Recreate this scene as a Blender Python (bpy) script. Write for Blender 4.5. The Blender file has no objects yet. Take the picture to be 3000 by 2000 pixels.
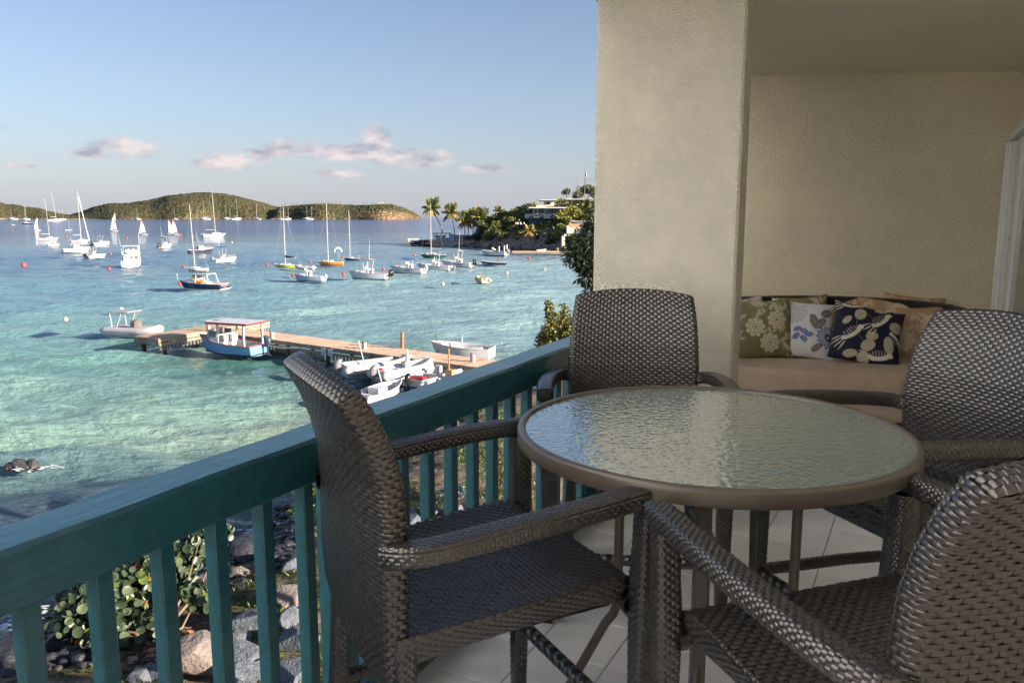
import bpy, math, random
import numpy as np
from mathutils import Vector, Matrix
R = math.radians
random.seed(7); rng = np.random.default_rng(7)
S = bpy.context.scene
COL = S.collection
# ------------------------------------------------------------ camera, sky, sun, exposure
CAMZ = 1.69            # eye height above the balcony floor (floor is z = 0)
SEA = CAMZ - 9.5       # sea level
PITCH = math.atan(369/2333.3)
cd = bpy.data.cameras.new('camera'); cam = bpy.data.objects.new('camera', cd); COL.objects.link(cam)
cd.lens = 28; cd.sensor_width = 36; cd.clip_start = .05; cd.clip_end = 90000
cam.location = (0, 0, CAMZ); cam.rotation_euler = (R(90)-PITCH, 0, 0)
S.camera = cam
SUN_AZ = R(112); SUN_EL = R(15)          # clockwise from +Y (the way the camera looks)
W = bpy.data.worlds.new('World'); S.world = W; W.use_nodes = True
sd = bpy.data.lights.new('sun', 'SUN'); so = bpy.data.objects.new('sun', sd); COL.objects.link(so)
sd.energy = 3.6; sd.angle = R(.6); sd.color = (1, .84, .67)
sv = Vector((math.sin(SUN_AZ)*math.cos(SUN_EL), math.cos(SUN_AZ)*math.cos(SUN_EL), math.sin(SUN_EL)))
so.rotation_euler = sv.to_track_quat('Z', 'Y').to_euler(); so.location = (30, -20, 30)
S.view_settings.view_transform = 'Standard'; S.view_settings.look = 'None'
S.view_settings.gamma = 1; S.view_settings.use_curve_mapping = False
S.view_settings.exposure = 2.0
S.render.engine = 'CYCLES'
S.cycles.max_bounces = 8; S.cycles.diffuse_bounces = 5

def build_world():
    nt = W.node_tree; N = nt.nodes; L = nt.links
    for n in list(N): N.remove(n)
    out = N.new('ShaderNodeOutputWorld'); bg = N.new('ShaderNodeBackground')
    bg.inputs['Strength'].default_value = .050
    sky = N.new('ShaderNodeTexSky'); sky.sky_type = 'NISHITA'; sky.sun_disc = False
    sky.sun_elevation = SUN_EL; sky.sun_rotation = SUN_AZ
    sky.altitude = 10; sky.air_density = 1.0; sky.dust_density = .35; sky.ozone_density = 2.5
    tc = N.new('ShaderNodeTexCoord'); sp = N.new('ShaderNodeSeparateXYZ')
    L.new(tc.outputs['Generated'], sp.inputs[0])
    def math_(op, a, b=None, c=None):
        m = N.new('ShaderNodeMath'); m.operation = op
        for i, v in enumerate((a, b, c)):
            if v is None: continue
            if isinstance(v, (int, float)): m.inputs[i].default_value = v
            else: L.new(v, m.inputs[i])
        return m.outputs[0]
    az = math_('ARCTAN2', sp.outputs[0], sp.outputs[1]); el = sp.outputs[2]
    comb = N.new('ShaderNodeCombineXYZ'); L.new(az, comb.inputs[0]); L.new(el, comb.inputs[1])
    # low fair-weather clouds far out over the sea: (azimuth, elevation, half width, half height)
    cl = [(-.445,.0735,.040,.0145),(-.475,.0675,.026,.0085),(-.545,.0515,.018,.003),
          (-.325,.0640,.042,.014),(-.352,.0590,.026,.009),(-.305,.0710,.028,.008),
          (-.262,.0780,.040,.012),(-.236,.0740,.034,.010),(-.196,.0745,.050,.013),(-.163,.0870,.022,.024),(-.178,.0800,.025,.014),
          (-.150,.0690,.055,.010),(-.108,.0660,.040,.013),(-.120,.0720,.016,.011),(-.085,.0720,.014,.009),(-.21,.0500,.040,.006),(-.030,.0560,.035,.006),(-.6,.09,.05,.008),(.25,.08,.07,.014),(.5,.07,.06,.012),(-.9,.08,.08,.016),(-1.3,.09,.1,.018),(.85,.09,.1,.018)]
    tot = None
    for (a, e, w, h) in cl:
        dx = math_('DIVIDE', math_('SUBTRACT', az, a), w); dy = math_('DIVIDE', math_('SUBTRACT', el, e), h)
        r2 = math_('ADD', math_('MULTIPLY', dx, dx), math_('MULTIPLY', dy, dy))
        g = math_('EXPONENT', math_('MULTIPLY', r2, -1.0))
        tot = g if tot is None else math_('MAXIMUM', tot, g)
    nz = N.new('ShaderNodeTexNoise'); nz.inputs['Scale'].default_value = 1; nz.inputs['Detail'].default_value = 7; nz.inputs['Roughness'].default_value = .62
    mp = N.new('ShaderNodeMapping'); mp.inputs['Scale'].default_value = (30, 62, 1)
    L.new(comb.outputs[0], mp.inputs[0]); L.new(mp.outputs[0], nz.inputs[0])
    dens = math_('MULTIPLY', tot, math_('ADD', math_('MULTIPLY', nz.outputs[0], 2.2), -.35))
    mr = N.new('ShaderNodeMapRange'); mr.interpolation_type = 'SMOOTHSTEP'
    mr.inputs['From Min'].default_value = .20; mr.inputs['From Max'].default_value = .74; mr.inputs['To Max'].default_value = .9
    L.new(dens, mr.inputs[0])
    # cloud colour: rosy white where thick and high, grey violet below
    nz2 = N.new('ShaderNodeTexNoise'); nz2.inputs['Scale'].default_value = 1; nz2.inputs['Detail'].default_value = 3
    mp2 = N.new('ShaderNodeMapping'); mp2.inputs['Scale'].default_value = (22, 60, 1); mp2.inputs['Location'].default_value = (3, -.35, 0)
    L.new(comb.outputs[0], mp2.inputs[0]); L.new(mp2.outputs[0], nz2.inputs[0])
    cr = N.new('ShaderNodeValToRGB'); cr.color_ramp.elements[0].position = .36; cr.color_ramp.elements[1].position = .60
    cr.color_ramp.elements[0].color = (2.1, 2.1, 2.6, 1); cr.color_ramp.elements[1].color = (4.6, 4.0, 3.95, 1)
    L.new(nz2.outputs[0], cr.inputs[0])
    hs = N.new('ShaderNodeHueSaturation'); hs.inputs['Saturation'].default_value = .92; hs.inputs['Value'].default_value = 1.0
    tn = N.new('ShaderNodeMix'); tn.data_type = 'RGBA'; tn.blend_type = 'MULTIPLY'; tn.inputs[0].default_value = 1; tn.inputs[7].default_value = (.79, .77, .84, 1)
    L.new(sky.outputs[0], tn.inputs[6]); L.new(tn.outputs[2], hs.inputs['Color'])
    mx = N.new('ShaderNodeMix'); mx.data_type = 'RGBA'
    # pale violet air low over the horizon, the same all round
    hz = math_('MULTIPLY', math_('EXPONENT', math_('MULTIPLY', math_('ABSOLUTE', el), -8.0)), .88)
    mh = N.new('ShaderNodeMix'); mh.data_type = 'RGBA'; mh.inputs[7].default_value = (2.45, 2.62, 3.15, 1)
    L.new(hz, mh.inputs[0]); L.new(hs.outputs[0], mh.inputs[6])
    L.new(mr.outputs[0], mx.inputs[0]); L.new(mh.outputs[2], mx.inputs[6]); L.new(cr.outputs[0], mx.inputs[7])
    L.new(mx.outputs[2], bg.inputs[0]); L.new(bg.outputs[0], out.inputs[0])
build_world()

# ------------------------------------------------------------ helpers
def at(px, py, z):
    """Point at world height z that the 3000x2000 photograph shows at (px, py)."""
    f = 2333.3; x = (px-1500)/f; y = -(py-1000)/f
    r = (x, math.cos(PITCH)+y*math.sin(PITCH), -math.sin(PITCH)+y*math.cos(PITCH))
    k = (z-CAMZ)/r[2]
    return Vector((r[0]*k, r[1]*k, z))
def atY(px, py, Y):
    f = 2333.3; x = (px-1500)/f; y = -(py-1000)/f
    r = (x, math.cos(PITCH)+y*math.sin(PITCH), -math.sin(PITCH)+y*math.cos(PITCH))
    k = Y/r[1]
    return Vector((r[0]*k, Y, CAMZ+r[2]*k))
A0 = R(27.5); DD = Vector((math.sin(A0), math.cos(A0), 0)); NN = Vector((math.cos(A0), -math.sin(A0), 0))
def bal(off, t, z=0): return NN*off + DD*t + Vector((0, 0, z))   # balcony coordinates: across, along the railing

_m = {}
def M(name, col, rough=.6, metal=0., var=.12, vs=6., bump=0., bs=40., spec=.5, coat=0., dark=None, det=3, world=False, trans=0., aniso=None):
    if name in _m: return _m[name]
    m = bpy.data.materials.new(name); m.use_nodes = True; nt = m.node_tree; N = nt.nodes; L = nt.links
    b = N['Principled BSDF']; b.inputs['Roughness'].default_value = rough; b.inputs['Metallic'].default_value = metal
    b.inputs['Specular IOR Level'].default_value = spec; b.inputs['Coat Weight'].default_value = coat
    b.inputs['Coat Roughness'].default_value = .15
    b.inputs['Base Color'].default_value = (*col, 1)
    if trans: b.inputs['Transmission Weight'].default_value = trans
    if var or bump:
        if world:
            g = N.new('ShaderNodeNewGeometry'); src = g.outputs['Position']
        else:
            g = N.new('ShaderNodeTexCoord'); src = g.outputs['Object']
        if aniso:
            mp = N.new('ShaderNodeMapping'); mp.inputs['Scale'].default_value = aniso; L.new(src, mp.inputs[0]); src = mp.outputs[0]
    if var:
        n = N.new('ShaderNodeTexNoise'); n.inputs['Scale'].default_value = vs; n.inputs['Detail'].default_value = det+2; n.inputs['Roughness'].default_value = .65
        L.new(src, n.inputs['Vector'])
        r = N.new('ShaderNodeValToRGB'); d = dark or tuple(c*(1-var*2) for c in col)
        r.color_ramp.elements[0].color = (*d, 1); r.color_ramp.elements[1].color = (*[min(1, c*(1+var)) for c in col], 1)
        r.color_ramp.elements[0].position = .3; r.color_ramp.elements[1].position = .7
        L.new(n.outputs[0], r.inputs[0]); L.new(r.outputs[0], b.inputs['Base Color'])
    if bump:
        n2 = N.new('ShaderNodeTexNoise'); n2.inputs['Scale'].default_value = bs; n2.inputs['Detail'].default_value = det
        L.new(src, n2.inputs['Vector'])
        bp = N.new('ShaderNodeBump'); bp.inputs['Strength'].default_value = min(1, bump); bp.inputs['Distance'].default_value = .3/bs*max(1, bump)
        L.new(n2.outputs[0], bp.inputs['Height']); L.new(bp.outputs[0], b.inputs['Normal'])
    _m[name] = m
    return m

def tag(o, label=None, cat=None, group=None, kind=None):
    if label: o['label'] = label
    if cat: o['category'] = cat
    if group: o['group'] = group
    if kind: o['kind'] = kind
    return o
def empty(name, loc, rz=0., label=None, cat=None, group=None, kind=None):
    o = bpy.data.objects.new(name, None); COL.objects.link(o); o.empty_display_size = .2
    o.location = loc; o.rotation_euler = (0, 0, rz)
    return tag(o, label, cat, group, kind)
def link_mesh(name, me, parent=None, loc=(0, 0, 0), rot=(0, 0, 0)):
    o = bpy.data.objects.new(name, me); COL.objects.link(o); o.location = loc; o.rotation_euler = rot
    if parent is not None: o.parent = parent
    return o
def kids(o): return [c for c in COL.objects if c.parent == o]
def copy_tree(o, kidmap, parent=None):
    c = o.copy(); COL.objects.link(c); c.parent = parent
    for ch in kidmap.get(o.name, []): copy_tree(ch, kidmap, c)
    return c
def kid_map():
    k = {}
    for o in COL.objects:
        if o.parent is not None: k.setdefault(o.parent.name, []).append(o)
    return k

class MB:
    """collects shapes and links them as one mesh object"""
    def __init__(s): s.v = []; s.f = []; s.mi = []; s.n = 0
    def add(s, V, F, mi=0):
        V = np.asarray(V, float).reshape(-1, 3); s.v.append(V)
        for f in F: s.f.append(tuple(int(i)+s.n for i in f)); s.mi.append(mi)
        s.n += len(V); return s
    def addq(s, V, F, mi=0):
        V = np.asarray(V, float).reshape(-1, 3); s.v.append(V); F = np.asarray(F)+s.n
        s.f.extend(map(tuple, F.tolist())); s.mi.extend([mi]*len(F)); s.n += len(V); return s
    def box(s, c, d, rz=0., mi=0, rot=None, bev=0.):
        x, y, z = (k/2 for k in d)
        if bev > 0:
            b = min(bev, x*.9, y*.9, z*.9); P = []
            for sz in (-1, 1):
                for (ax, ay, az) in ((x-b, y-b, z), (x, y-b, z-b), (x-b, y, z-b)): P.append((ax, ay, az*sz))
            V = []; 
            for sx in (-1, 1):
                for sy in (-1, 1):
                    for sz in (-1, 1):
                        V += [(sx*(x-b), sy*(y-b), sz*z), (sx*x, sy*(y-b), sz*(z-b)), (sx*(x-b), sy*y, sz*(z-b))]
            def i(sx, sy, sz, k): return (((sx > 0)*2+(sy > 0))*2+(sz > 0))*3+k
            F = []
            for sz in (-1, 1): F.append([i(-1,-1,sz,0), i(1,-1,sz,0), i(1,1,sz,0), i(-1,1,sz,0)][::sz])
            for sx in (-1, 1): F.append([i(sx,-1,-1,1), i(sx,1,-1,1), i(sx,1,1,1), i(sx,-1,1,1)][::sx])
            for sy in (-1, 1): F.append([i(-1,sy,-1,2), i(-1,sy,1,2), i(1,sy,1,2), i(1,sy,-1,2)][::sy])
            for sx in (-1, 1):
                for sz in (-1, 1): F.append([i(sx,-1,sz,0), i(sx,-1,sz,1), i(sx,1,sz,1), i(sx,1,sz,0)][::sx*sz])
                for sy in (-1, 1): F.append([i(sx,sy,-1,1), i(sx,sy,-1,2), i(sx,sy,1,2), i(sx,sy,1,1)][::-sx*sy*-1])
            for sy in (-1, 1):
                for sz in (-1, 1): F.append([i(-1,sy,sz,0), i(-1,sy,sz,2), i(1,sy,sz,2), i(1,sy,sz,0)][::-sy*sz])
            for sx in (-1, 1):
                for sy in (-1, 1):
                    for sz in (-1, 1): F.append([i(sx,sy,sz,0), i(sx,sy,sz,1), i(sx,sy,sz,2)][::sx*sy*sz])
        else:
            V = [(-x,-y,-z),(x,-y,-z),(x,y,-z),(-x,y,-z),(-x,-y,z),(x,-y,z),(x,y,z),(-x,y,z)]
            F = [(0,3,2,1),(4,5,6,7),(0,1,5,4),(1,2,6,5),(2,3,7,6),(3,0,4,7)]
        V = np.array(V)
        if rot is not None: V = V @ np.array(rot.to_3x3()).T
        elif rz:
            ca, sa = math.cos(rz), math.sin(rz); V = np.c_[V[:,0]*ca-V[:,1]*sa, V[:,0]*sa+V[:,1]*ca, V[:,2]]
        return s.add(V+np.array(c), F, mi)
    def bar(s, a, b, w, h, mi=0, bev=0.):
        """box from a to b, w wide (sideways) and h high"""
        a = Vector(a); b = Vector(b); d = b-a; L_ = d.length; x = d.normalized()
        up = Vector((0, 0, 1)) if abs(x.z) < .98 else Vector((0, 1, 0))
        y = up.cross(x).normalized(); z = x.cross(y)
        m = Matrix((x, y, z)).transposed()
        return s.box((a+b)/2, (L_, w, h), rot=m, mi=mi, bev=bev)
    def tube(s, pts, r, n=8, mi=0, cap=True, sq=None):
        pts = [Vector(p) for p in pts]; k = len(pts); rr = r if hasattr(r, '__len__') else [r]*k
        V = []; prev = None
        for i, p in enumerate(pts):
            t = (pts[min(i+1, k-1)]-pts[max(i-1, 0)]).normalized()
            if prev is None:
                u = Vector((0, 0, 1)) if abs(t.z) < .9 else Vector((1, 0, 0)); u = (u-t*u.dot(t)).normalized()
            else: u = (prev-t*prev.dot(t)).normalized()
            prev = u; w = t.cross(u)
            for j in range(n):
                a = 2*math.pi*(j+.5)/n; V.append(p+(u*math.cos(a)+w*math.sin(a))*rr[i])
        F = [(i*n+j, i*n+(j+1) % n, (i+1)*n+(j+1) % n, (i+1)*n+j) for i in range(k-1) for j in range(n)]
        if cap: F += [tuple(range(n))[::-1], tuple(range((k-1)*n, k*n))]
        return s.add([tuple(v) for v in V], F, mi)
    def lathe(s, prof, c=(0, 0, 0), n=24, mi=0, closed=False):
        c = np.array(c); k = len(prof); V = []
        for (r, z) in prof:
            for j in range(n): a = 2*math.pi*j/n; V.append((c[0]+r*math.cos(a), c[1]+r*math.sin(a), c[2]+z))
        F = []
        for i in range(k-1+(1 if closed else 0)):
            for j in range(n): i2 = (i+1) % k; F.append((i*n+j, i*n+(j+1) % n, i2*n+(j+1) % n, i2*n+j))
        return s.add(V, F, mi)
    def ball(s, c, r, n=10, m=7, mi=0, sc=(1, 1, 1)):
        pr = [(math.sin(math.pi*i/m), -math.cos(math.pi*i/m)) for i in range(m+1)]
        V = []
        for (a, z) in pr:
            for j in range(n): t = 2*math.pi*j/n; V.append((c[0]+r*sc[0]*a*math.cos(t), c[1]+r*sc[1]*a*math.sin(t), c[2]+r*sc[2]*z))
        F = [(i*n+j, i*n+(j+1) % n, (i+1)*n+(j+1) % n, (i+1)*n+j) for i in range(m) for j in range(n)]
        return s.add(V, F, mi)
    def grid(s, fn, nu, nv, mi=0, flip=False, closeu=False):
        u, v = np.meshgrid(np.linspace(0, 1, nu+1), np.linspace(0, 1, nv+1), indexing='ij')
        V = fn(u.ravel(), v.ravel())
        i, j = np.meshgrid(np.arange(nu), np.arange(nv), indexing='ij'); a = (i*(nv+1)+j).ravel()
        F = np.c_[a, a+nv+1, a+nv+2, a+1]
        if flip: F = F[:, ::-1]
        return s.addq(V, F, mi)
    def slab(s, poly, z0, z1, mi=0):
        """upright prism over a polygon (list of xy, counter-clockwise)"""
        n = len(poly); V = [(p[0], p[1], z0) for p in poly]+[(p[0], p[1], z1) for p in poly]
        F = [tuple(range(n))[::-1], tuple(range(n, 2*n))]+[(i, (i+1) % n, n+(i+1) % n, n+i) for i in range(n)]
        return s.add(V, F, mi)
    def mesh(s, name, mats, smooth=False, attr=None):
        me = bpy.data.meshes.new(name)
        V = np.concatenate(s.v) if s.v else np.zeros((0, 3))
        me.from_pydata(V.tolist(), [], s.f)
        for m in (mats if isinstance(mats, (list, tuple)) else [mats]): me.materials.append(m)
        me.polygons.foreach_set('material_index', s.mi)
        if smooth: me.polygons.foreach_set('use_smooth', [True]*len(s.f))
        me.update(); return me
    def build(s, name, mats, parent=None, smooth=False, loc=(0, 0, 0), rot=(0, 0, 0)):
        return link_mesh(name, s.mesh(name, mats, smooth), parent, loc, rot)

def smooth_by_angle(o, deg=40):
    me = o.data
    try: me.shade_smooth(); me.set_sharp_from_angle(angle=R(deg))
    except Exception: pass
    return o

def np_noise(P, scale, seed=0, octs=4):
    """cheap smooth value noise from sums of rotated sines; P (N,3) -> about [-1,1]"""
    r = np.random.default_rng(seed); out = np.zeros(len(P)); amp = 1; tot = 0
    for o in range(octs):
        for k in range(4):
            d = r.normal(size=3); d /= np.linalg.norm(d); ph = r.uniform(0, 6.28)
            q = r.normal(size=3); q /= np.linalg.norm(q)
            out += amp*np.sin(P@d*scale*2**o*6.28+ph+1.7*np.sin(P@q*scale*2**o*3.9+ph*2))
            tot += amp*.6
        amp *= .55
    return out/tot

# ------------------------------------------------------------ woven resin wicker
def weave(mb, fn, lu, lv, su=.034, sv=.0098, t=.0026, mi=0, off=0.):
    """covers the surface fn(u,v)->(N,3), u,v in 0..1, about lu x lv metres, with interlaced strands that run along u"""
    nu = max(2, int(round(lu/su))); nv = max(2, int(round(lv/sv)))
    s_ = np.array([0, .13, .5, .87, 1.]); hs = np.array([-.9, .55, 1., .55, -.9])
    q_ = np.array([.02, .5, .98]); hq = np.array([-.42, 0., -.42])
    cells_u = []; cells_v = []
    for j in range(nv):
        sh = .5*(j % 2); i = np.arange(-1 if j % 2 else 0, nu)
        cells_u.append(i+sh); cells_v.append(np.full(len(i), j, float))
    cu = np.concatenate(cells_u); cv = np.concatenate(cells_v); n = len(cu)
    uu = (cu[:, None, None]-.12+s_[None, :, None]*1.24+0*q_[None, None, :])/nu
    vv = (cv[:, None, None]+q_[None, None, :]+0*s_[None, :, None])/nv
    uu = np.clip(uu, 0, 1); vv = np.clip(vv, 0, 1)
    u = uu.ravel(); v = vv.ravel()
    e = 1e-3
    P = fn(u, v)
    du = fn(np.minimum(u+e, 1), v)-fn(np.maximum(u-e, 0), v); dv = fn(u, np.minimum(v+e, 1))-fn(u, np.maximum(v-e, 0))
    nn = np.cross(du, dv); nn /= np.maximum(np.linalg.norm(nn, axis=1), 1e-9)[:, None]
    h = (hs[None, :, None]+hq[None, None, :]+0*uu)
    h = h+rng.uniform(-.12, .12, size=(n, 1, 1))
    P = P+nn*(h.ravel()*t+off)[:, None]
    base = (np.arange(n)*15)[:, None, None]
    a = (base+(np.arange(4)*3)[None, :, None]+np.arange(2)[None, None, :]).ravel()
    F = np.c_[a, a+3, a+4, a+1]
    mb.addq(P, F, mi)
def weave_surface(mb, fn, lu, lv, **k):
    weave(mb, fn, lu, lv, **k)
    gu = max(2, int(lu/.03)); gv = max(2, int(lv/.03))
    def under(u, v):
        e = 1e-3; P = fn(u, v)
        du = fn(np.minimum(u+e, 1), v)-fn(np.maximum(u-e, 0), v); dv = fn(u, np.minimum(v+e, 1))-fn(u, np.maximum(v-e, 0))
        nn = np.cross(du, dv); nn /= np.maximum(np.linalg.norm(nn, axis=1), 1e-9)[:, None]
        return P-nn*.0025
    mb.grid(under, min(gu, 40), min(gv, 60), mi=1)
def sweep(path, a, b, rnd=.3):
    """closed rounded-rectangle tube along path; a,b half sizes (scalars or arrays along path). u runs round, v along."""
    path = np.array(path, float); k = len(path)
    seg = np.r_[0, np.cumsum(np.linalg.norm(np.diff(path, axis=0), axis=1))]; T = seg/seg[-1]
    a = np.broadcast_to(a, k).astype(float); b = np.broadcast_to(b, k).astype(float)
    tan = np.gradient(path, axis=0); tan /= np.linalg.norm(tan, axis=1)[:, None]
    up = np.array([0, 1., 0]) if abs(tan[:, 2]).mean() > .75 else np.array([0, 0, 1.])
    X = np.cross(tan, up); X /= np.linalg.norm(X, axis=1)[:, None]; Y = np.cross(X, tan)
    def fn(u, v):
        c = np.stack([np.interp(v, T, path[:, i]) for i in range(3)], 1)
        xx = np.stack([np.interp(v, T, X[:, i]) for i in range(3)], 1); yy = np.stack([np.interp(v, T, Y[:, i]) for i in range(3)], 1)
        aa = np.interp(v, T, a); bb = np.interp(v, T, b)
        th = -u*2*np.pi; p = rnd
        cx = np.sign(np.cos(th))*np.abs(np.cos(th))**p; sy = np.sign(np.sin(th))*np.abs(np.sin(th))**p
        # even spacing round a rounded box
        return c+xx*(cx*aa)[:, None]+yy*(sy*bb)[:, None]
    return fn, seg[-1]
def box_sweep(path, a, b, r=.012, upv=None):
    """like sweep but with an exact rounded-rectangle section and even spacing"""
    path = np.array(path, float); k = len(path)
    seg = np.r_[0, np.cumsum(np.linalg.norm(np.diff(path, axis=0), axis=1))]; T = seg/seg[-1]
    a = np.broadcast_to(a, k).astype(float); b = np.broadcast_to(b, k).astype(float)
    tan = np.gradient(path, axis=0); tan /= np.linalg.norm(tan, axis=1)[:, None]
    up = np.array(upv, float) if upv is not None else (np.array([0, 1., 0]) if abs(tan[:, 2]).mean() > .75 else np.array([0, 0, 1.]))
    X = np.cross(tan, up); X /= np.linalg.norm(X, axis=1)[:, None]; Y = np.cross(X, tan)
    A, B = a.mean(), b.mean(); pts = []
    for (cx, cy, st) in ((1, 1, 0), (-1, 1, 90), (-1, -1, 180), (1, -1, 270)):
        for q in np.linspace(0, 90, 5): pts.append((cx*(A-r)+r*math.cos(R(st+q)), cy*(B-r)+r*math.sin(R(st+q))))
    pts.append(pts[0]); pts = np.array(pts)[::-1]; ps = np.r_[0, np.cumsum(np.linalg.norm(np.diff(pts, axis=0), axis=1))]; per = ps[-1]; ps /= per
    def fn(u, v):
        c = np.stack([np.interp(v, T, path[:, i]) for i in range(3)], 1)
        xx = np.stack([np.interp(v, T, X[:, i]) for i in range(3)], 1); yy = np.stack([np.interp(v, T, Y[:, i]) for i in range(3)], 1)
        sx = np.interp(v, T, a)/A; sy = np.interp(v, T, b)/B
        return c+xx*(np.interp(u, ps, pts[:, 0])*sx)[:, None]+yy*(np.interp(u, ps, pts[:, 1])*sy)[:, None]
    return fn, seg[-1], per
# ------------------------------------------------------------ building and balcony
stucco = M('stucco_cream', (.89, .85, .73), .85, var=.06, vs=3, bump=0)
def stucco_bump(m, sc=125, st=.75):
    nt = m.node_tree; N = nt.nodes; L = nt.links; b = N['Principled BSDF']
    g = N.new('ShaderNodeTexCoord'); n = N.new('ShaderNodeTexNoise'); n.inputs['Scale'].default_value = sc; n.inputs['Detail'].default_value = 2.5; n.inputs['Distortion'].default_value = .15
    r = N.new('ShaderNodeMapRange'); r.inputs[1].default_value = .38; r.inputs[2].default_value = .66
    n2 = N.new('ShaderNodeTexNoise'); n2.inputs['Scale'].default_value = 3; n2.inputs['Detail'].default_value = 6
    a = N.new('ShaderNodeMath'); a.operation = 'ADD'
    mu = N.new('ShaderNodeMath'); mu.operation = 'MULTIPLY'; mu.inputs[1].default_value = 1.2
    bp = N.new('ShaderNodeBump'); bp.inputs['Strength'].default_value = st; bp.inputs['Distance'].default_value = .020
    L.new(g.outputs['Object'], n.inputs[0]); L.new(g.outputs['Object'], n2.inputs[0]); L.new(n.outputs[0], r.inputs[0]); L.new(n2.outputs[0], mu.inputs[0])
    L.new(r.outputs[0], a.inputs[0]); L.new(mu.outputs[0], a.inputs[1]); L.new(a.outputs[0], bp.inputs['Height']); L.new(bp.outputs[0], b.inputs['Normal'])
stucco_bump(stucco)
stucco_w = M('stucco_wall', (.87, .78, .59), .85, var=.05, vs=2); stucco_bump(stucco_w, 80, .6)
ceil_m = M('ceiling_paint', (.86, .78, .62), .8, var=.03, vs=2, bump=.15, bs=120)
ext_m = M('exterior_render', (.55, .52, .44), .9, var=.1, vs=2, bump=.3, bs=60)
HC = 2.88                                  # ceiling height
BW = bal(0, 0)                             # back wall runs from corner K to the door wall
K = Vector((2.12, 7.15, 0)); kd = Vector((.994, -.105, 0)).normalized(); kn = Vector((.105, .994, 0)).normalized()
OFF_R = .585                                # door wall
def wall_poly(a, b, th, z0, z1, name, mat, side):
    """wall from a to b, thickness th to the given side"""
    d = (b-a).normalized(); n_ = Vector((-d.y, d.x, 0))*side*th
    p = [a, b, b+n_, a+n_]
    if side < 0: p = p[::-1]
    mb = MB(); mb.slab([(q.x, q.y) for q in p], z0, z1); return mb.build(name, mat)
KR = None
# where the back wall meets the door wall
tt = (OFF_R-K.dot(NN))/(kd.dot(NN)); KR = K+kd*tt
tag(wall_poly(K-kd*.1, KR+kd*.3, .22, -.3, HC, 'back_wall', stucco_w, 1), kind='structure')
# door wall: solid beside the corner, the doorway, then solid again back past the camera
tR = KR.dot(DD)
tD1, tD0 = tR-.10, tR-2.75
for (t0, t1, z0, z1, nm) in ((tD1, tR, -.3, HC, 'door_wall'), (-7.5, tD0, -.3, HC, 'door_wall'), (tD0, tD1, 2.27, HC, 'door_lintel')):
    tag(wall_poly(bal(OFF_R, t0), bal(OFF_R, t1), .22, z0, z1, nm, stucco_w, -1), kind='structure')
# wing wall (column) at the end of the railing
COL_T = 4.18
def balbox(mb, o0, o1, t0, t1, z0, z1, mi=0, bev=0.):
    c = bal((o0+o1)/2, (t0+t1)/2, (z0+z1)/2)
    m = Matrix((NN, DD, Vector((0, 0, 1)))).transposed()
    return mb.box(c, (o1-o0, t1-t0, z1-z0), rot=m, mi=mi, bev=bev)
mb = MB(); balbox(mb, -1.665, -.875, COL_T, COL_T+.185, -.3, HC, bev=.012)
tag(mb.build('column', stucco), 'rough cream stucco pier between the sea view and the sofa nook', 'column')
# short outer wall beyond the opening, and ceiling
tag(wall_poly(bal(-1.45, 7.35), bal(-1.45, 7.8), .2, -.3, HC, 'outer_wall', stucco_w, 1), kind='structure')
mb = MB(); balbox(mb, -1.76, 1.2, 2.3, 9.0, HC, HC+.3)
tag(mb.build('ceiling', ceil_m), kind='structure')
# floor slab and tiles laid parallel to the railing
slab_m = M('concrete', (.42, .4, .36), .9, var=.1, bump=.2)
mb = MB(); balbox(mb, -1.70, 1.2, -8, 9.0, -.32, -.012)
floor = tag(mb.build('floor', M('grout', (.44, .33, .22), .9, var=.15, vs=30)), kind='structure')
tile_m = M('tile_glaze', (.88, .88, .89), .15, var=.05, vs=2.2, det=6)
TS = .305; t0b = -1.545
mb = MB(); mb.box((0, 0, 0), (TS-.004, TS-.004, .012), bev=.0018); tile_me = mb.mesh('tile', tile_m)
base_t = 4.0
# anchor the grid so a joint crossing falls at the measured crossing
ga = at(1654.5, 1795.6, 0); goff = ga.dot(NN); gt = ga.dot(DD)
no0 = math.ceil((t0b-goff)/TS)-1
for i in range(no0, no0+9):
    for j in range(-9, 21):
        o_ = goff+(i+.5)*TS; t_ = gt+(j+.5)*TS
        if t_ < -1.2 or t_ > 7.6 or o_ > OFF_R+.1 or o_-TS/2 < -1.90: continue
        p = bal(o_, t_, -.006+rng.uniform(-.0004, .0004))
        if (p-K).dot(kn) > .1: continue
        ob = link_mesh('tile', tile_me, floor, p, (0, 0, math.atan2(NN.y, NN.x)+rng.uniform(-.002, .002)))
        w = None
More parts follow.
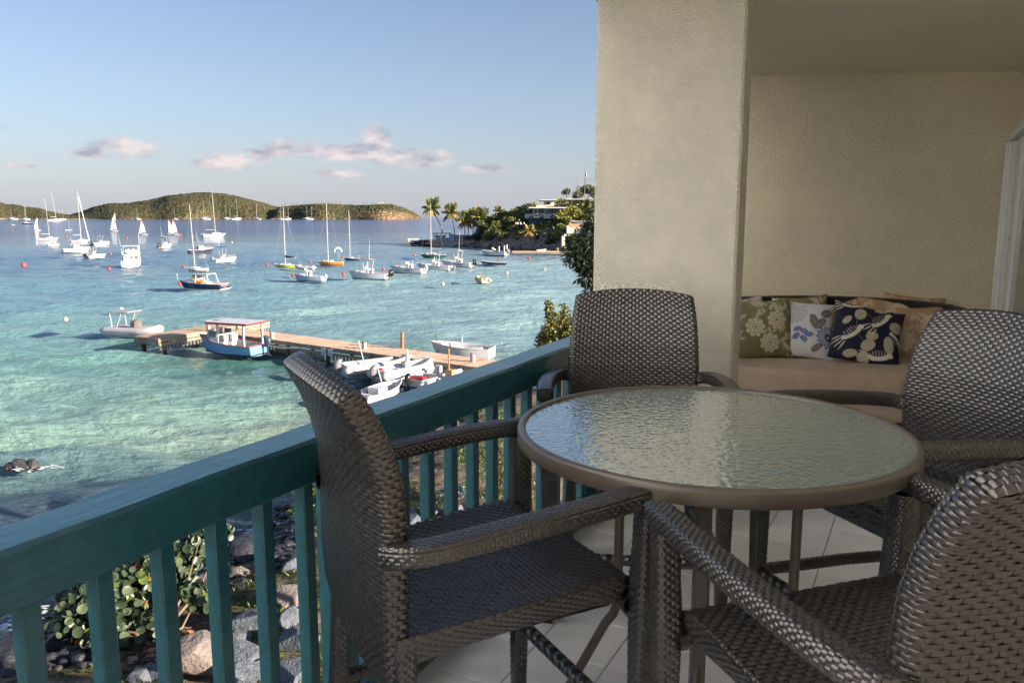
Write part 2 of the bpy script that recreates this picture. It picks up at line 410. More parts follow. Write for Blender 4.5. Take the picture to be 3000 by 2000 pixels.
# ---- railing
teal = M('teal_paint', (.020, .112, .150), .30, var=.13, vs=24, bump=.35, bs=14, aniso=None, coat=.25, spec=.6)
def grain(m):
    nt = m.node_tree; N = nt.nodes; L = nt.links; b = N['Principled BSDF']
    g = N.new('ShaderNodeTexCoord'); mp = N.new('ShaderNodeMapping'); mp.inputs['Rotation'].default_value = (0, 0, A0)
    mp2 = N.new('ShaderNodeMapping'); mp2.inputs['Scale'].default_value = (60, 3.2, 60)
    n = N.new('ShaderNodeTexNoise'); n.inputs['Scale'].default_value = 1; n.inputs['Detail'].default_value = 5
    w = N.new('ShaderNodeTexNoise'); w.inputs['Scale'].default_value = 5; w.inputs['Detail'].default_value = 2
    ad = N.new('ShaderNodeMath'); ad.operation = 'MULTIPLY_ADD'; ad.inputs[1].default_value = 2.2
    bp = N.new('ShaderNodeBump'); bp.inputs['Strength'].default_value = .55; bp.inputs['Distance'].default_value = .004
    L.new(g.outputs['Object'], mp.inputs[0]); L.new(mp.outputs[0], mp2.inputs[0]); L.new(mp2.outputs[0], n.inputs[0]); L.new(g.outputs['Object'], w.inputs[0])
    L.new(w.outputs[0], ad.inputs[0]); L.new(n.outputs[0], ad.inputs[2]); L.new(ad.outputs[0], bp.inputs['Height']); L.new(bp.outputs[0], b.inputs['Normal'])
grain(teal)
RAILO, RAILI = -1.705, -1.567
def railing(t0, t1, name, label):
    rl = empty(name, bal(-1.63, (t0+t1)/2, 0), 0, label, 'railing')
    org = rl.location
    def part(nm, mbx): 
        mbx.v = [v-np.array(org) for v in mbx.v]; return mbx.build(nm, teal, rl)
    m1 = MB(); n_ = 90
    # hand rail: slightly uneven, hand painted timber
    def hr(u, v):
        t = t0+(t1-t0)*u; ang = v*8
        sec = np.array([(RAILI, .913), (RAILI, 1.030), (RAILI-.008, 1.0405), (RAILO+.010, 1.042), (RAILO, 1.032), (RAILO, .918), (RAILO+.008, .910), (RAILI-.008, .907), (RAILI, .913)])
        o = np.interp(ang, range(9), sec[:, 0]); z = np.interp(ang, range(9), sec[:, 1])
        wob = .0022*np.sin(t*7.1)+.0016*np.sin(t*17+1)+.001*np.sin(t*41)
        o = o+wob*np.where(o > -1.63, 1, -1); z = z+.0015*np.sin(t*9+2)
        return np.stack([NN.x*o+DD.x*t, NN.y*o+DD.y*t, z], 1)
    m1.grid(hr, n_, 8, flip=False)
    hp = part('hand_rail', m1); smooth_by_angle(hp, 35)
    m2 = MB(); balbox(m2, -1.70, -1.566, t0, t1, .025, .144, bev=.004); part('bottom_rail', m2)
    mbb = MB(); balbox(mbb, -.022, .022, -.022, .022, 0, .766, bev=.004)
    # local mesh centred on its own foot, rotated to the railing already
    bm = mbb.mesh('baluster', teal)
    k = math.ceil((t0+.05-.895)/.1685)
    while True:
        t = .895+.1685*k+.022
        if t > t1-.03: break
        k += 1
        if any(abs(t-pt) < .075 for pt in POSTS): continue
        p = bal(-1.63, t, .1435)-org; link_mesh('baluster', bm, rl, p)
    for pt in POSTS:
        if t0 <= pt <= t1:
            m3 = MB(); balbox(m3, -1.678, -1.59, pt-.045, pt+.045, -.25, .909, bev=.005); part('post', m3)
    return rl
POSTS = [-.55, 1.908, 4.05, 4.45]
railing(-5.5, COL_T-.004, 'railing', 'teal painted timber railing with square balusters along the balcony edge')
railing(COL_T+.19, 7.34, 'railing', 'short teal railing closing the opening behind the stucco pier')
# ---- sliding door on the right
white_al = M('white_aluminium', (.72, .72, .70), .35, var=.04, vs=5)
glass_m = M('window_glass', (.6, .68, .68), .03, var=0, trans=.92)
warm_m = M('interior_paint', (.72, .6, .42), .8, var=.03)
dr = empty('sliding_door', bal(OFF_R, (tD0+tD1)/2, 0), 0, 'white framed sliding glass door at the right end of the back wall', 'door')
def dpart(nm, mbx, mat):
    mbx.v = [v-np.array(dr.location) for v in mbx.v]; return mbx.build(nm, mat, dr)
mbd = MB()
balbox(mbd, OFF_R-.055, OFF_R-.004, tD1-.02, tD1+.075, 0, 2.30, bev=.004); balbox(mbd, OFF_R-.075, OFF_R-.056, tD1-.005, tD1+.02, 0, 2.29)
balbox(mbd, OFF_R-.07, OFF_R-.056, tD1+.05, tD1+.064, 0, 2.29)
balbox(mbd, OFF_R-.055, OFF_R-.004, tD0-.06, tD1+.075, 2.302, 2.37, bev=.004)
dpart('door_frame', mbd, white_al)
mbd = MB(); balbox(mbd, OFF_R-.03, OFF_R+.05, tD1-.16, tD1-.024, .02, 2.296, bev=.004); dpart('fixed_stile', mbd, white_al)
mbd = MB(); balbox(mbd, OFF_R+.0, OFF_R+.14, tD1-.42, tD1-.165, .02, 2.29); dpart('screen_pocket', mbd, M('dark_bronze', (.03, .028, .022), .4, var=.1))
mbd = MB(); balbox(mbd, OFF_R-.02, OFF_R+.03, tD1-.50, tD1-.425, .02, 2.296, bev=.004); dpart('door_stile', mbd, M('cream_frame', (.6, .52, .38), .5, var=.04))
mbd = MB(); balbox(mbd, OFF_R-.01, OFF_R+.03, tD1-.60, tD1-.505, .02, 2.296, bev=.004); dpart('door_stile', mbd, white_al)
mbd = MB(); balbox(mbd, OFF_R+.01, OFF_R+.02, tD0+.05, tD1-.605, .08, 2.25); dpart('pane', mbd, glass_m)
screw = MB(); screw.ball((0, 0, 0), .008, 8, 5); sm = screw.mesh('screw', M('dark_bronze', (.03, .028, .022)))
for k in range(7): link_mesh('screw', sm, dr, bal(OFF_R-.002, tD1-.21, .3+.3*k)-dr.location)
# rooms behind the door and the storeys below (they also shade the balcony and the garden)
mb = MB(); balbox(mb, 1.5, 9.5, -12, 9.4, -8.2, -.35); balbox(mb, -1.55, 1.5, -12, 9.4, -8.2, -3.2); balbox(mb, -.2, 1.5, -12, 9.4, -3.2, -.35)
tag(mb.build('lower_storeys', ext_m), 'cream rendered lower storeys of the building under the balcony', 'building')
mb = MB()
for z0, z1 in ((-.3, HC+.4),): balbox(mb, 5.6, 5.8, -8, 9.2, z0, z1); balbox(mb, 1.0, 5.8, 9.0, 9.2, z0, z1); balbox(mb, .97, 5.8, -8.2, -8, z0, z1)
balbox(mb, 1.21, 5.8, -8, 9.2, HC+.02, HC+.3); balbox(mb, 1.21, 5.6, -8, 9, -.34, -.02)
tag(mb.build('apartment_room', warm_m), kind='structure')

# unseen white wing added behind the camera to bounce sunlight onto the balcony
wing = empty('bounce_wing', (-8.8, -8.0, SEA), R(-15), 'added white rendered wing behind the balcony that bounces sunlight onto it', 'building')
mb = MB(); mb.box((-4, 0, 11.5), (8, 24, 23)); mb.build('wall', M('white_render', (.80, .85, .90), .85, var=.04, vs=1, bump=.2), wing)
for fl_ in range(6):
    for k in range(4):
        mb = MB(); mb.box((.03, -9.3+6.2*k, 3+3.1*fl_), (.1, 1.3, 1.4)); w_ = mb.build('window', white_al, wing)
        mb = MB(); mb.box((.06, -9.3+6.2*k, 3+3.1*fl_), (.06, 1.1, 1.2)); mb.build('pane', glass_m, w_)
# ------------------------------------------------------------ wicker chairs
wick = M('resin_wicker', (.028, .025, .025), .31, var=.3, vs=160, det=1, spec=.95, coat=.35)
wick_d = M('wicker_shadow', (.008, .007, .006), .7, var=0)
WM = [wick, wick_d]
def make_chair():
    t = empty('bar_chair', (0, 0, 0), 0, 'x', 'chair')
    # backrest
    zz = np.array([.50, .58, .66, .76, .88, .98, 1.08, 1.17, 1.25, 1.325]); yy = np.array([-.300, -.338, -.358, -.368, -.370, -.372, -.382, -.402, -.430, -.468])
    aa = np.array([.245, .275, .292, .302, .306, .304, .300, .295, .288, .278])
    f0, ln, per = box_sweep(np.c_[0*zz, yy, zz], aa, .029, .014)
    def fb(u, v):
        P = f0(u, v); x = P[:, 0]/.3; P[:, 1] += .045*x**2*(.4+.6*np.minimum(v*1.4, 1)); P[:, 2] -= .034*x**2*np.clip((v-.55)/.45, 0, 1)**1.5
        return P
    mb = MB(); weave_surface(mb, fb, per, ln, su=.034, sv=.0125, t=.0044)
    def cap(u, v):
        x = (u*2-1)*.276; q = (v*2-1)
        bul = .009*np.sqrt(np.maximum(0, 1-q**2*.96))*np.clip((1-np.abs(u*2-1))*14, 0, 1)**.5
        y = -.468+q*.0275*.89+.045*(x/.3)**2-bul*.45; z = 1.3240+q*.0275*.45-.034*(x/.3)**2+bul*.9
        return np.stack([x, y, z], 1)
    weave_surface(mb, cap, .56, .062, su=.019, sv=.0140, t=.0035)
    mb.build('backrest', WM, t, True)
    # seat: top, rolled front, side faces, underside
    def prof(v):
        # v 0..1: rear top -> front top -> roll -> underside front
        ys = np.array([-.345, -.25, -.1, .05, .18, .262, .292, .303, .300, .290]); zs = np.array([.703, .707, .716, .728, .742, .750, .745, .731, .696, .668])
        s_ = np.r_[0, np.cumsum(np.hypot(np.diff(ys), np.diff(zs)))]; s_ /= s_[-1]
        return np.interp(v, s_, ys), np.interp(v, s_, zs)
    def fs(u, v):
        y, z = prof(v); x = (1-2*u)*.325*-1
        hw = .325-.02*np.clip((-y)/.35, 0, 1)
        x = (u*2-1)*hw
        z = z+.010*(np.abs(u*2-1)**3)*np.clip((.25-y)/.1, 0, 1)
        return np.stack([x, y, z], 1)
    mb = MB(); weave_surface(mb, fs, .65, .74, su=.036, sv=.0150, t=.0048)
    for sx in (-1, 1):
        def side(u, v, sx=sx):
            y = -.345+.635*u; hw = .325-.02*np.clip((-y)/.35, 0, 1); drop = .080-.022*np.sin(np.pi*np.clip(u, 0, 1))
            zt = np.interp(y, [-.345, -.1, .05, .2, .29], [.711, .722, .733, .748, .748]); hw = hw-.012*(1-(v if sx < 0 else 1-v))*0-.02*(v if sx < 0 else 1-v)
            return np.stack([sx*(hw+.004*np.sin(v*3.14)), y, zt-.002-drop*(1-v if sx > 0 else v)], 1)
        weave_surface(mb, side, .63, .085, su=.034, sv=.0100, t=.003)
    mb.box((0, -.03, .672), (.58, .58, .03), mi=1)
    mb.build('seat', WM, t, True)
    # legs
    for sx in (-1, 1):
        z = np.linspace(.012, .955, 16); x = sx*np.interp(z, [0, .6, .76, .955], [.352, .352, .356, .362]); y = np.interp(z, [0, .955], [.318, .325])
        a = np.interp(z, [0, .25, .62, .72, .80, .955], [.021, .026, .031, .036, .031, .030])
        fl, ln, per = box_sweep(np.c_[x, y, z], a, a*.95, .010)
        mb = MB(); weave_surface(mb, fl, per, ln, su=.022, sv=.0105); mb.box((x[0], y[0], .006), (.036, .036, .012), mi=1)
        # fillet where the leg meets the seat rail
        mb.build('leg', WM, t, True)
        z = np.linspace(.012, .70, 12); x = sx*np.interp(z, [0, .7], [.300, .280]); y = np.interp(z, [0, .3, .7], [-.360, -.335, -.315])
        fl, ln, per = box_sweep(np.c_[x, y, z], .024, .024, .009)
        mb = MB(); weave_surface(mb, fl, per, ln, su=.022, sv=.0105); mb.box((x[0], y[0], .006), (.036, .036, .012), mi=1)
        mb.build('leg', WM, t, True)
        # arm: leaves the back sideways, bends forward and ends flat over the front leg
        pts = np.array([(.285, -.350, .922), (.315, -.342, .929), (.340, -.322, .935), (.357, -.288, .940), (.367, -.235, .946), (.377, -.12, .957), (.383, 0, .967), (.383, .15, .978), (.376, .27, .984), (.370, .357, .984)])
        tt_ = np.linspace(0, 1, 26); sg = np.r_[0, np.cumsum(np.linalg.norm(np.diff(pts, axis=0), axis=1))]; sg /= sg[-1]
        pp = np.stack([np.interp(tt_, sg, pts[:, i]) for i in range(3)], 1); pp[1:-1] = (pp[:-2]+pp[1:-1]*2+pp[2:])/4
        pp[:, 0] *= sx
        fa, ln, per = box_sweep(pp, .031, .025, .011, (0, 0, 1))
        mb = MB(); weave_surface(mb, fa, per, ln, su=.0215, sv=.0105)
        def endcap(u, v, sx=sx):
            return np.stack([sx*.370+(u*2-1)*.026, .3585+0*u+.004*(1-(2*v-1)**2), .984+(v*2-1)*.021], 1)
        weave_surface(mb, endcap, .062, .05, su=.02, sv=.0105)
        mb.build('arm', WM, t, True)
        # side stretcher
        fg, ln, per = box_sweep([(sx*.350, .315, .290), (sx*.34, .1, .286), (sx*.33, -.1, .284), (sx*.300, -.335, .280)], .019, .019, .009)
        mb = MB(); weave_surface(mb, fg, per, ln, su=.02, sv=.012); mb.build('stretcher', WM, t, True)
    mb = MB(); mb.tube([(-.33, .318, .29), (0, .322, .288), (.33, .318, .29)], .021, 10)
    for k in range(14): xk = -.30+k*.046; mb.tube([(xk-.019, .32, .289), (xk+.019, .32, .289)], [.0235, .0225], 10)
    mb.build('footrest', wick, t, True)
    fg, ln, per = box_sweep([(-.34, .283, .672), (0, .278, .668), (.34, .283, .672)], .014, .016, .006)
    mb = MB(); weave_surface(mb, fg, per, ln, su=.022, sv=.0105); mb.build('seat_rail', WM, t, True)
    return t
chair0 = make_chair()
KM = kid_map()
def put_chair(x, y, rz, label, first=False):
    c = chair0 if first else copy_tree(chair0, KM)
    c.location = (x, y, 0); c.rotation_euler = (0, 0, R(rz)); c['label'] = label; c['group'] = 'wicker bar chairs round the glass table'
put_chair(-.10, 2.143, -62.9, 'dark wicker bar chair with its back to the railing, nearest the water', True)
put_chair(.54, 3.41, 173.4, 'dark wicker bar chair behind the table, in front of the stucco pier')
put_chair(1.40, 2.78, 109, 'dark wicker bar chair right of the table, before the sofa')
put_chair(.814, 1.626, 18.7, 'dark wicker bar chair nearest the camera at the lower right')

# ------------------------------------------------------------ table
TX, TY = .629, 2.466
tb = empty('bar_table', (TX, TY, 0), 0, 'round bar height table with pebbled glass top and taupe metal rim', 'table')
taupe = M('taupe_metal', (.095, .079, .064), .34, var=.05, vs=20, spec=.55)
mb = MB(); mb.lathe([(.585, 1.016), (.587, 1.024), (.592, 1.0285), (.602, 1.030), (.609, 1.026), (.6125, 1.018), (.6125, .984), (.609, .979), (.596, .979), (.596, 1.004), (.585, 1.006)], n=128, closed=True)
o = mb.build('table_rim', taupe, tb); smooth_by_angle(o, 50)
pg = bpy.data.materials.new('pebbled_glass'); pg.use_nodes = True
nt = pg.node_tree; N = nt.nodes; L = nt.links; b = N['Principled BSDF']
b.inputs['Base Color'].default_value = (.16, .235, .225, 1); b.inputs['Roughness'].default_value = .05; b.inputs['IOR'].default_value = 2.7
b.inputs['Transmission Weight'].default_value = .30
g = N.new('ShaderNodeTexCoord'); mp = N.new('ShaderNodeMapping'); mp.inputs['Scale'].default_value = (56, 56, 56); L.new(g.outputs['Object'], mp.inputs[0])
nn_ = N.new('ShaderNodeTexNoise'); nn_.inputs['Scale'].default_value = .8; nn_.inputs['Detail'].default_value = 2; L.new(mp.outputs[0], nn_.inputs[0])
mxv = N.new('ShaderNodeMix'); mxv.data_type = 'RGBA'; mxv.inputs[0].default_value = .25; L.new(mp.outputs[0], mxv.inputs[6]); L.new(nn_.outputs['Color'], mxv.inputs[7])
vo = N.new('ShaderNodeTexVoronoi'); vo.feature = 'SMOOTH_F1'; vo.inputs['Smoothness'].default_value = .7; vo.inputs['Scale'].default_value = 1.35; L.new(mxv.outputs[2], vo.inputs[0])
bp = N.new('ShaderNodeBump'); bp.inputs['Strength'].default_value = .55; bp.inputs['Distance'].default_value = .0034; bp.invert = True
L.new(vo.outputs['Distance'], bp.inputs['Height']); L.new(bp.outputs[0], b.inputs['Normal'])
mb = MB(); mb.lathe([(0.0001, 1.020), (.587, 1.020), (.587, 1.0125), (0.0001, 1.0125)], n=96)
mb.build('glass_top', pg, tb)
mb = MB(); mb.lathe([(.0001, .978), (.13, .978), (.15, .970), (.15, .962), (.0001, .955)], n=40); smooth_by_angle(mb.build('hub_plate', taupe, tb), 40)
for k in range(4):
    a = R(164+90*k); ca, sa = math.cos(a), math.sin(a)
    prof_ = [(.13, .966), (.265, .962), (.28, .94), (.28, .42), (.283, .38), (.295, .345), (.32, .31), (.44, .06), (.455, .03), (.47, .012)]
    mb = MB(); mb.tube([(ca*r_, sa*r_, z_) for r_, z_ in prof_], [.016]*9+[.017], 12)
    mb.build('table_leg', taupe, tb, True)
mb = MB(); mb.bar((-.077, -.27, .955), (-.077, -.27, .01), .042, .042, bev=.006); mb.build('table_leg', taupe, tb)
mb = MB()
pr_ = [(.268+.011*math.cos(2*math.pi*i/8), .43+.011*math.sin(2*math.pi*i/8)) for i in range(8)]
mb.lathe(pr_, n=64, closed=True); mb.build('ring', taupe, tb, True)

# ------------------------------------------------------------ daybed sofa in the nook
SX, SY = 2.62, 6.62
sofa = empty('daybed_sofa', (SX, SY, 0), R(-6), 'dark wicker sofa with curved back and thick tan mattress against the back wall', 'sofa')
tan_m = M('tan_canvas', (.56, .44, .34), .8, var=.06, vs=4, bump=.25, bs=220, dark=(.50, .38, .29))
def backf(u, v):
    a = np.radians(200-220*u); rx = 1.06; ry = .42
    zt = .87+.10*np.sin(np.clip((u), 0, 1)*np.pi)**.8
    r_ = 1+.05*v
    return np.stack([rx*r_*np.cos(a), ry*r_*np.sin(a)+.02, .10+(zt-.10)*v], 1)
mb = MB(); weave_surface(mb, lambda u, v: backf(1-u, v), 3.2, .8, su=.03, sv=.014)
mb.grid(lambda u, v: backf(u, v)*np.array([1.045, 1.07, 1]), 48, 6, mi=0)
def rimf(u, v):
    P = backf(u, np.ones_like(v)); th = (v*2-1); P[:, :2] *= (1.025+.028*th)[:, None]; P[:, 2] += .012*np.sqrt(np.maximum(0, 1-th**2)); return P
weave_surface(mb, rimf, 3.2, .06, su=.03, sv=.014)
mb.build('backrest', WM, sofa, True)
mb = MB(); mb.slab([(.98*math.cos(a), .62*math.sin(a) if math.sin(a) < 0 else .5*math.sin(a)) for a in np.linspace(0, 2*math.pi, 40, endpoint=False)], .03, .11); mb.build('base', WM, sofa)
def matf(u, v):
    a = 2*np.pi*u; c_, s_ = np.cos(a), np.sin(a)
    pr = np.array([(0, .500), (.60, .512), (.82, .515), (.885, .508), (.90, .498), (.905, .505), (.93, .512), (.965, .500), (.995, .462), (1.01, .38), (1.01, .30), (1.0, .235), (.985, .225), (1.0, .21), (1.005, .16), (.985, .115), (.9, .11)])
    s0 = np.r_[0, np.cumsum(np.hypot(np.diff(pr[:, 0]), np.diff(pr[:, 1])))]; s0 /= s0[-1]
    r_ = np.interp(v, s0, pr[:, 0]); z_ = np.interp(v, s0, pr[:, 1])
    ry = np.where(s_ < 0, .66, .47)
    pucker = .006*np.sin(a*46)*np.exp(-((r_-.89)/.03)**2)*(z_ > .48)
    wr = .006*np.sin(a*23+3*np.sin(a*5))*np.exp(-((z_-.4)/.12)**2)
    r_ = r_*(1+wr)
    ax = np.sign(c_)*np.abs(c_)**.72*.96; ay = np.sign(s_)*np.abs(s_)**.72
    return np.stack([r_*ax, r_*ay*ry, z_+pucker], 1)
mb = MB(); mb.grid(matf, 220, 60, flip=True); mb.build('mattress', tan_m, sofa, True)

# ------------------------------------------------------------ pillows with printed covers
def ell(X, Y, cx, cy, a, b, th):
    c, s = math.cos(th), math.sin(th); x = (X-cx)*c+(Y-cy)*s; y = -(X-cx)*s+(Y-cy)*c
    return (x/a)**2+(y/b)**2, x/a, y/b
def print_floral(X, Y, base, fg, dk, seed, nfl=3, scale=1.):
    r = np.random.default_rng(seed); C = np.tile(np.array(base, float), (len(X), 1))
    def mixc(m, col): C[:] = C*(1-m[:, None])+np.array(col)*m[:, None]
    for k in range(26):
        cx, cy = r.uniform(-1, 1, 2); th = r.uniform(0, 6.28); s = scale*r.uniform(.8, 1.2)
        for q in (-1, 1):
            d, x, y = ell(X, Y, cx+.08*q*math.sin(th), cy+.08*q*math.cos(th), .13*s, .050*s, th+q*.5)
            mixc((d < 1)*.9, fg); mixc(((np.abs(y) < .16) & (d < .8))*.7, dk); mixc(((d > .75) & (d < 1))*.5, base)
        dd, x, y = ell(X, Y, cx, cy, .2*s, .2*s, th); mixc(((np.abs(dd-1+.4*x) < .07) & (x > 0))*.6, fg)
    for k in range(nfl):
        a = 2.1*k+seed; cx, cy = .55*math.cos(a)+r.uniform(-.2, .2), .55*math.sin(a)+r.uniform(-.2, .2); s = .36*scale
        rr = np.hypot(X-cx, Y-cy)/s; th = np.arctan2(Y-cy, X-cx)
        for ring, npet in ((1., 9), (.68, 7), (.38, 5)):
            pet = ring*(.78+.22*np.abs(np.cos(th*npet/2+ring*3)))
            mixc((rr < pet)*1., fg); mixc((np.abs(rr-pet+.035) < .03)*.75, dk)
        mixc((rr < .12)*1., dk)
    return C
def print_blue(X, Y):
    C = np.tile(np.array((.74, .75, .80)), (len(X), 1))
    def mixc(m, col): C[:] = C*(1-m[:, None])+np.array(col)*m[:, None]
    # grey petal fan with blue heart
    for k in range(8):
        th = -1.9+k*.32; d, x, y = ell(X, Y, -.45+.30*math.cos(th), .62+.30*math.sin(th), .30, .085, th); mixc((d < 1)*.75, (.52, .52, .56)); mixc((d > .8)*(d < 1)*.8, (.8, .8, .84))
    d, x, y = ell(X, Y, -.45, .72, .19, .16, 0); mixc((d < 1)*.9, (.70, .72, .8)); th = np.arctan2(y, x); mixc(((d < 1) & (np.abs(np.sin(th*5+d*6)) < .4))*.95, (.04, .06, .28))
    # taupe leaves
    for cx, cy, a, b, t_ in ((.30, .22, .30, .15, 1.9), (.52, .18, .26, .13, .9), (.72, .58, .22, .15, .5), (-.62, -.62, .2, .10, .6), (.38, -.70, .22, .10, .7), (-.75, .02, .16, .08, 1.)):
        d, x, y = ell(X, Y, cx, cy, a, b, t_); mixc((d < 1)*1., (.22, .19, .165)); mixc(((d < .85) & ((np.abs(y) < .05) | (np.abs(np.sin(x*9+np.abs(y)*4)) < .12)))*.8, (.5, .48, .46))
    # blue spotted petals
    for cx, cy, t_ in ((-.26, -.12, .3), (-.05, -.18, -.4), (.12, -.28, .1), (-.30, -.38, .9), (-.05, -.45, -.8)):
        d, x, y = ell(X, Y, cx, cy, .14, .095, t_); mixc((d < 1)*1., (.03, .10, .33)); mixc(((d < .75) & (np.sin(x*9)*np.sin(y*7) > .25))*.9, (.6, .68, .85))
    # blue daisy at the corner
    rr = np.hypot(X-.78, Y+.30)/.42; th = np.arctan2(Y+.30, X-.78); pet = .72+.28*np.abs(np.cos(th*7))
    mixc((rr < pet)*.8, (.30, .38, .50)); mixc((np.abs(rr-pet+.06) < .05)*1., (.02, .05, .2)); mixc((rr < .3)*1., (.02, .03, .12)); mixc((rr < .14)*1., (.5, .5, .55))
    return C
def print_birds(X, Y):
    C = np.tile(np.array((.010, .011, .035)), (len(X), 1)); cr = (.66, .60, .48); gd = (.33, .25, .13)
    def mixc(m, col): C[:] = C*(1-m[:, None])+np.array(col)*m[:, None]
    for cx, cy, a, b, t_ in ((-.30, .55, .24, .17, 1.2), (-.68, .25, .18, .10, 1.0), (.10, -.18, .20, .15, .5), (.02, -.52, .24, .18, .8), (.80, .32, .22, .20, 0), (-.42, -.85, .20, .12, .1), (-.05, -.9, .18, .14, 0), (.62, -.35, .16, .30, .1), (.3, .9, .2, .12, .3)):
        d, x, y = ell(X, Y, cx, cy, a, b, t_); mixc((d < 1)*1., gd); mixc(((d < .9) & (np.abs(np.sin(x*8+y*3)) > .45))*.9, cr)
    for cx, cy, s, t_ in ((.30, .45, 1., .9), (-.50, -.18, 1., .8), (.38, -.78, .9, .3), (.85, -.1, .7, 2.4), (-.55, .88, .8, .2)):
        d, x, y = ell(X, Y, cx, cy, .36*s, .14*s, t_); d2, x2, y2 = ell(X, Y, cx-.09*s*math.sin(t_), cy+.09*s*math.cos(t_), .30*s, .12*s, t_)
        mixc((d < 1)*1., (.75, .71, .60)); mixc((d2 < .8)*1., (.05, .03, .05)); mixc(((d2 < .8) & (np.abs(np.sin(x2*10)) < .35))*.8, cr)
        hx, hy = cx+.36*s*math.cos(t_), cy+.36*s*math.sin(t_); mixc((np.hypot(X-hx, Y-hy) < .085*s)*1., (.75, .71, .60))
        for q in (-.35, -.12, .12, .35):
            d3, x3, y3 = ell(X, Y, cx-.50*s*math.cos(t_+q), cy-.50*s*math.sin(t_+q), .17*s, .022*s, t_+q); mixc((d3 < 1)*1., cr)
    d, x, y = ell(X, Y, -.1, .1, .5, .9, .2); mixc((np.abs(d-.35) < .02)*.7, gd)
    return C
def attr_mat(name, rough=.75):
    m = bpy.data.materials.new(name); m.use_nodes = True; N = m.node_tree.nodes; L = m.node_tree.links
    b = N['Principled BSDF']; b.inputs['Roughness'].default_value = rough
    a = N.new('ShaderNodeAttribute'); a.attribute_name = 'Col'; L.new(a.outputs['Color'], b.inputs['Base Color'])
    g = N.new('ShaderNodeTexCoord'); n = N.new('ShaderNodeTexNoise'); n.inputs['Scale'].default_value = 7; n.inputs['Detail'].default_value = 4
    n2 = N.new('ShaderNodeTexNoise'); n2.inputs['Scale'].default_value = 500; ad = N.new('ShaderNodeMath'); ad.operation = 'MULTIPLY_ADD'; ad.inputs[1].default_value = .04
    bp = N.new('ShaderNodeBump'); bp.inputs['Strength'].default_value = .5; bp.inputs['Distance'].default_value = .03
    L.new(g.outputs['Object'], n.inputs[0]); L.new(g.outputs['Object'], n2.inputs[0]); L.new(n2.outputs[0], ad.inputs[0]); L.new(n.outputs[0], ad.inputs[2]); L.new(ad.outputs[0], bp.inputs['Height']); L.new(bp.outputs[0], b.inputs['Normal'])
    return m
pill_m = attr_mat('printed_cotton')
def pillow(px, py, Y, half, col_fn, label, spin=0., lean=22., yaw=-6., seed=0, th=.085):
    n = 110; ax = np.linspace(-1, 1, n+1)
    X, Yg = np.meshgrid(ax, ax, indexing='ij'); X = X.ravel(); Yg = Yg.ravel()
    r = np.random.default_rng(seed)
    prof_ = np.sqrt(np.maximum(0, (1-np.abs(X)**2.6)*(1-np.abs(Yg)**2.6)))
    P = np.stack([X, Yg, X*0], 1); wr = np_noise(P, .5, seed, 3)
    x = X*(1-.085*(1-Yg**2))*half; y = Yg*(1-.085*(1-X**2))*half
    fold = .012*wr*(1-prof_*.6)*prof_**.5
    Vf = np.stack([x, y, prof_*th+fold], 1); Vb = np.stack([x, y, -prof_*th+fold], 1)
    droop = .02*wr; Vf[:, 2] += droop*(X**2*Yg**2); Vb[:, 2] += droop*(X**2*Yg**2)
    i, j = np.meshgrid(np.arange(n), np.arange(n), indexing='ij'); a = (i*(n+1)+j).ravel(); F = np.c_[a, a+n+1, a+n+2, a+1]
    mb = MB(); mb.addq(Vf, F); mb.addq(Vb[::1], F[:, ::-1])
    me = mb.mesh('throw_pillow', pill_m, True)
    C = col_fn(X, Yg); C = np.concatenate([C, C]); C = np.c_[C, np.ones(len(C))].astype(np.float32)
    at_ = me.color_attributes.new('Col', 'FLOAT_COLOR', 'POINT'); at_.data.foreach_set('color', C.ravel())
    o = link_mesh('throw_pillow', me, None, atY(px, py, Y))
    # face (+Z of the mesh) looks to the camera, leaning back
    m = Matrix.Rotation(R(yaw), 4, 'Z') @ Matrix.Rotation(R(90-lean), 4, 'X') @ Matrix.Rotation(R(spin), 4, 'Z')
    o.rotation_euler = m.to_euler()
    tag(o, label, 'pillow', 'throw pillows on the sofa'); return o
OL = ((.20, .185, .085), (.62, .56, .40), (.15, .13, .06)); PE = ((.46, .285, .165), (.68, .58, .40), (.42, .25, .14)); LI = ((.5, .42, .42), (.3, .12, .12), (.7, .66, .62))
fl = lambda c, s, n=3, sc=1.: (lambda X, Y: print_floral(X, Y, c[0], c[1], c[2], s, n, sc))
pillow(2175, 945, 6.95, .22, fl(LI, 3), 'pale rose patterned pillow half hidden behind the leftmost olive pillow', 8, 14, 4, 1)
pillow(2236, 964, 6.66, .262, fl(OL, 5), 'olive green floral pillow at the left end of the sofa, in front', 3, 20, 3, 2)
pillow(2355, 942, 6.95, .23, fl(OL, 9), 'olive green floral pillow peeking out behind the white and blue one', 4, 12, 0, 3)
pillow(2352, 966, 6.70, .265, print_blue, 'white pillow with blue and grey flowers', -6, 30, -4, 4)
pillow(2470, 960, 6.98, .235, fl(PE, 11), 'peach floral pillow behind the left side of the navy bird pillow', 14, 10, -3, 5)
pillow(2600, 958, 6.92, .26, fl(PE, 14), 'peach floral pillow behind the right top of the navy bird pillow', -2, 12, -6, 6)
pillow(2668, 948, 6.90, .255, fl(PE, 17), 'peach floral pillow standing tall at the back right of the sofa', -6, 10, -10, 7)
pillow(2700, 985, 6.70, .27, fl(PE, 20), 'peach floral pillow at the right, beside the chair back', 4, 20, -12, 8)
pillow(2538, 982, 6.48, .282, print_birds, 'dark navy pillow printed with cream birds and leaves', -14, 38, -6, 9)
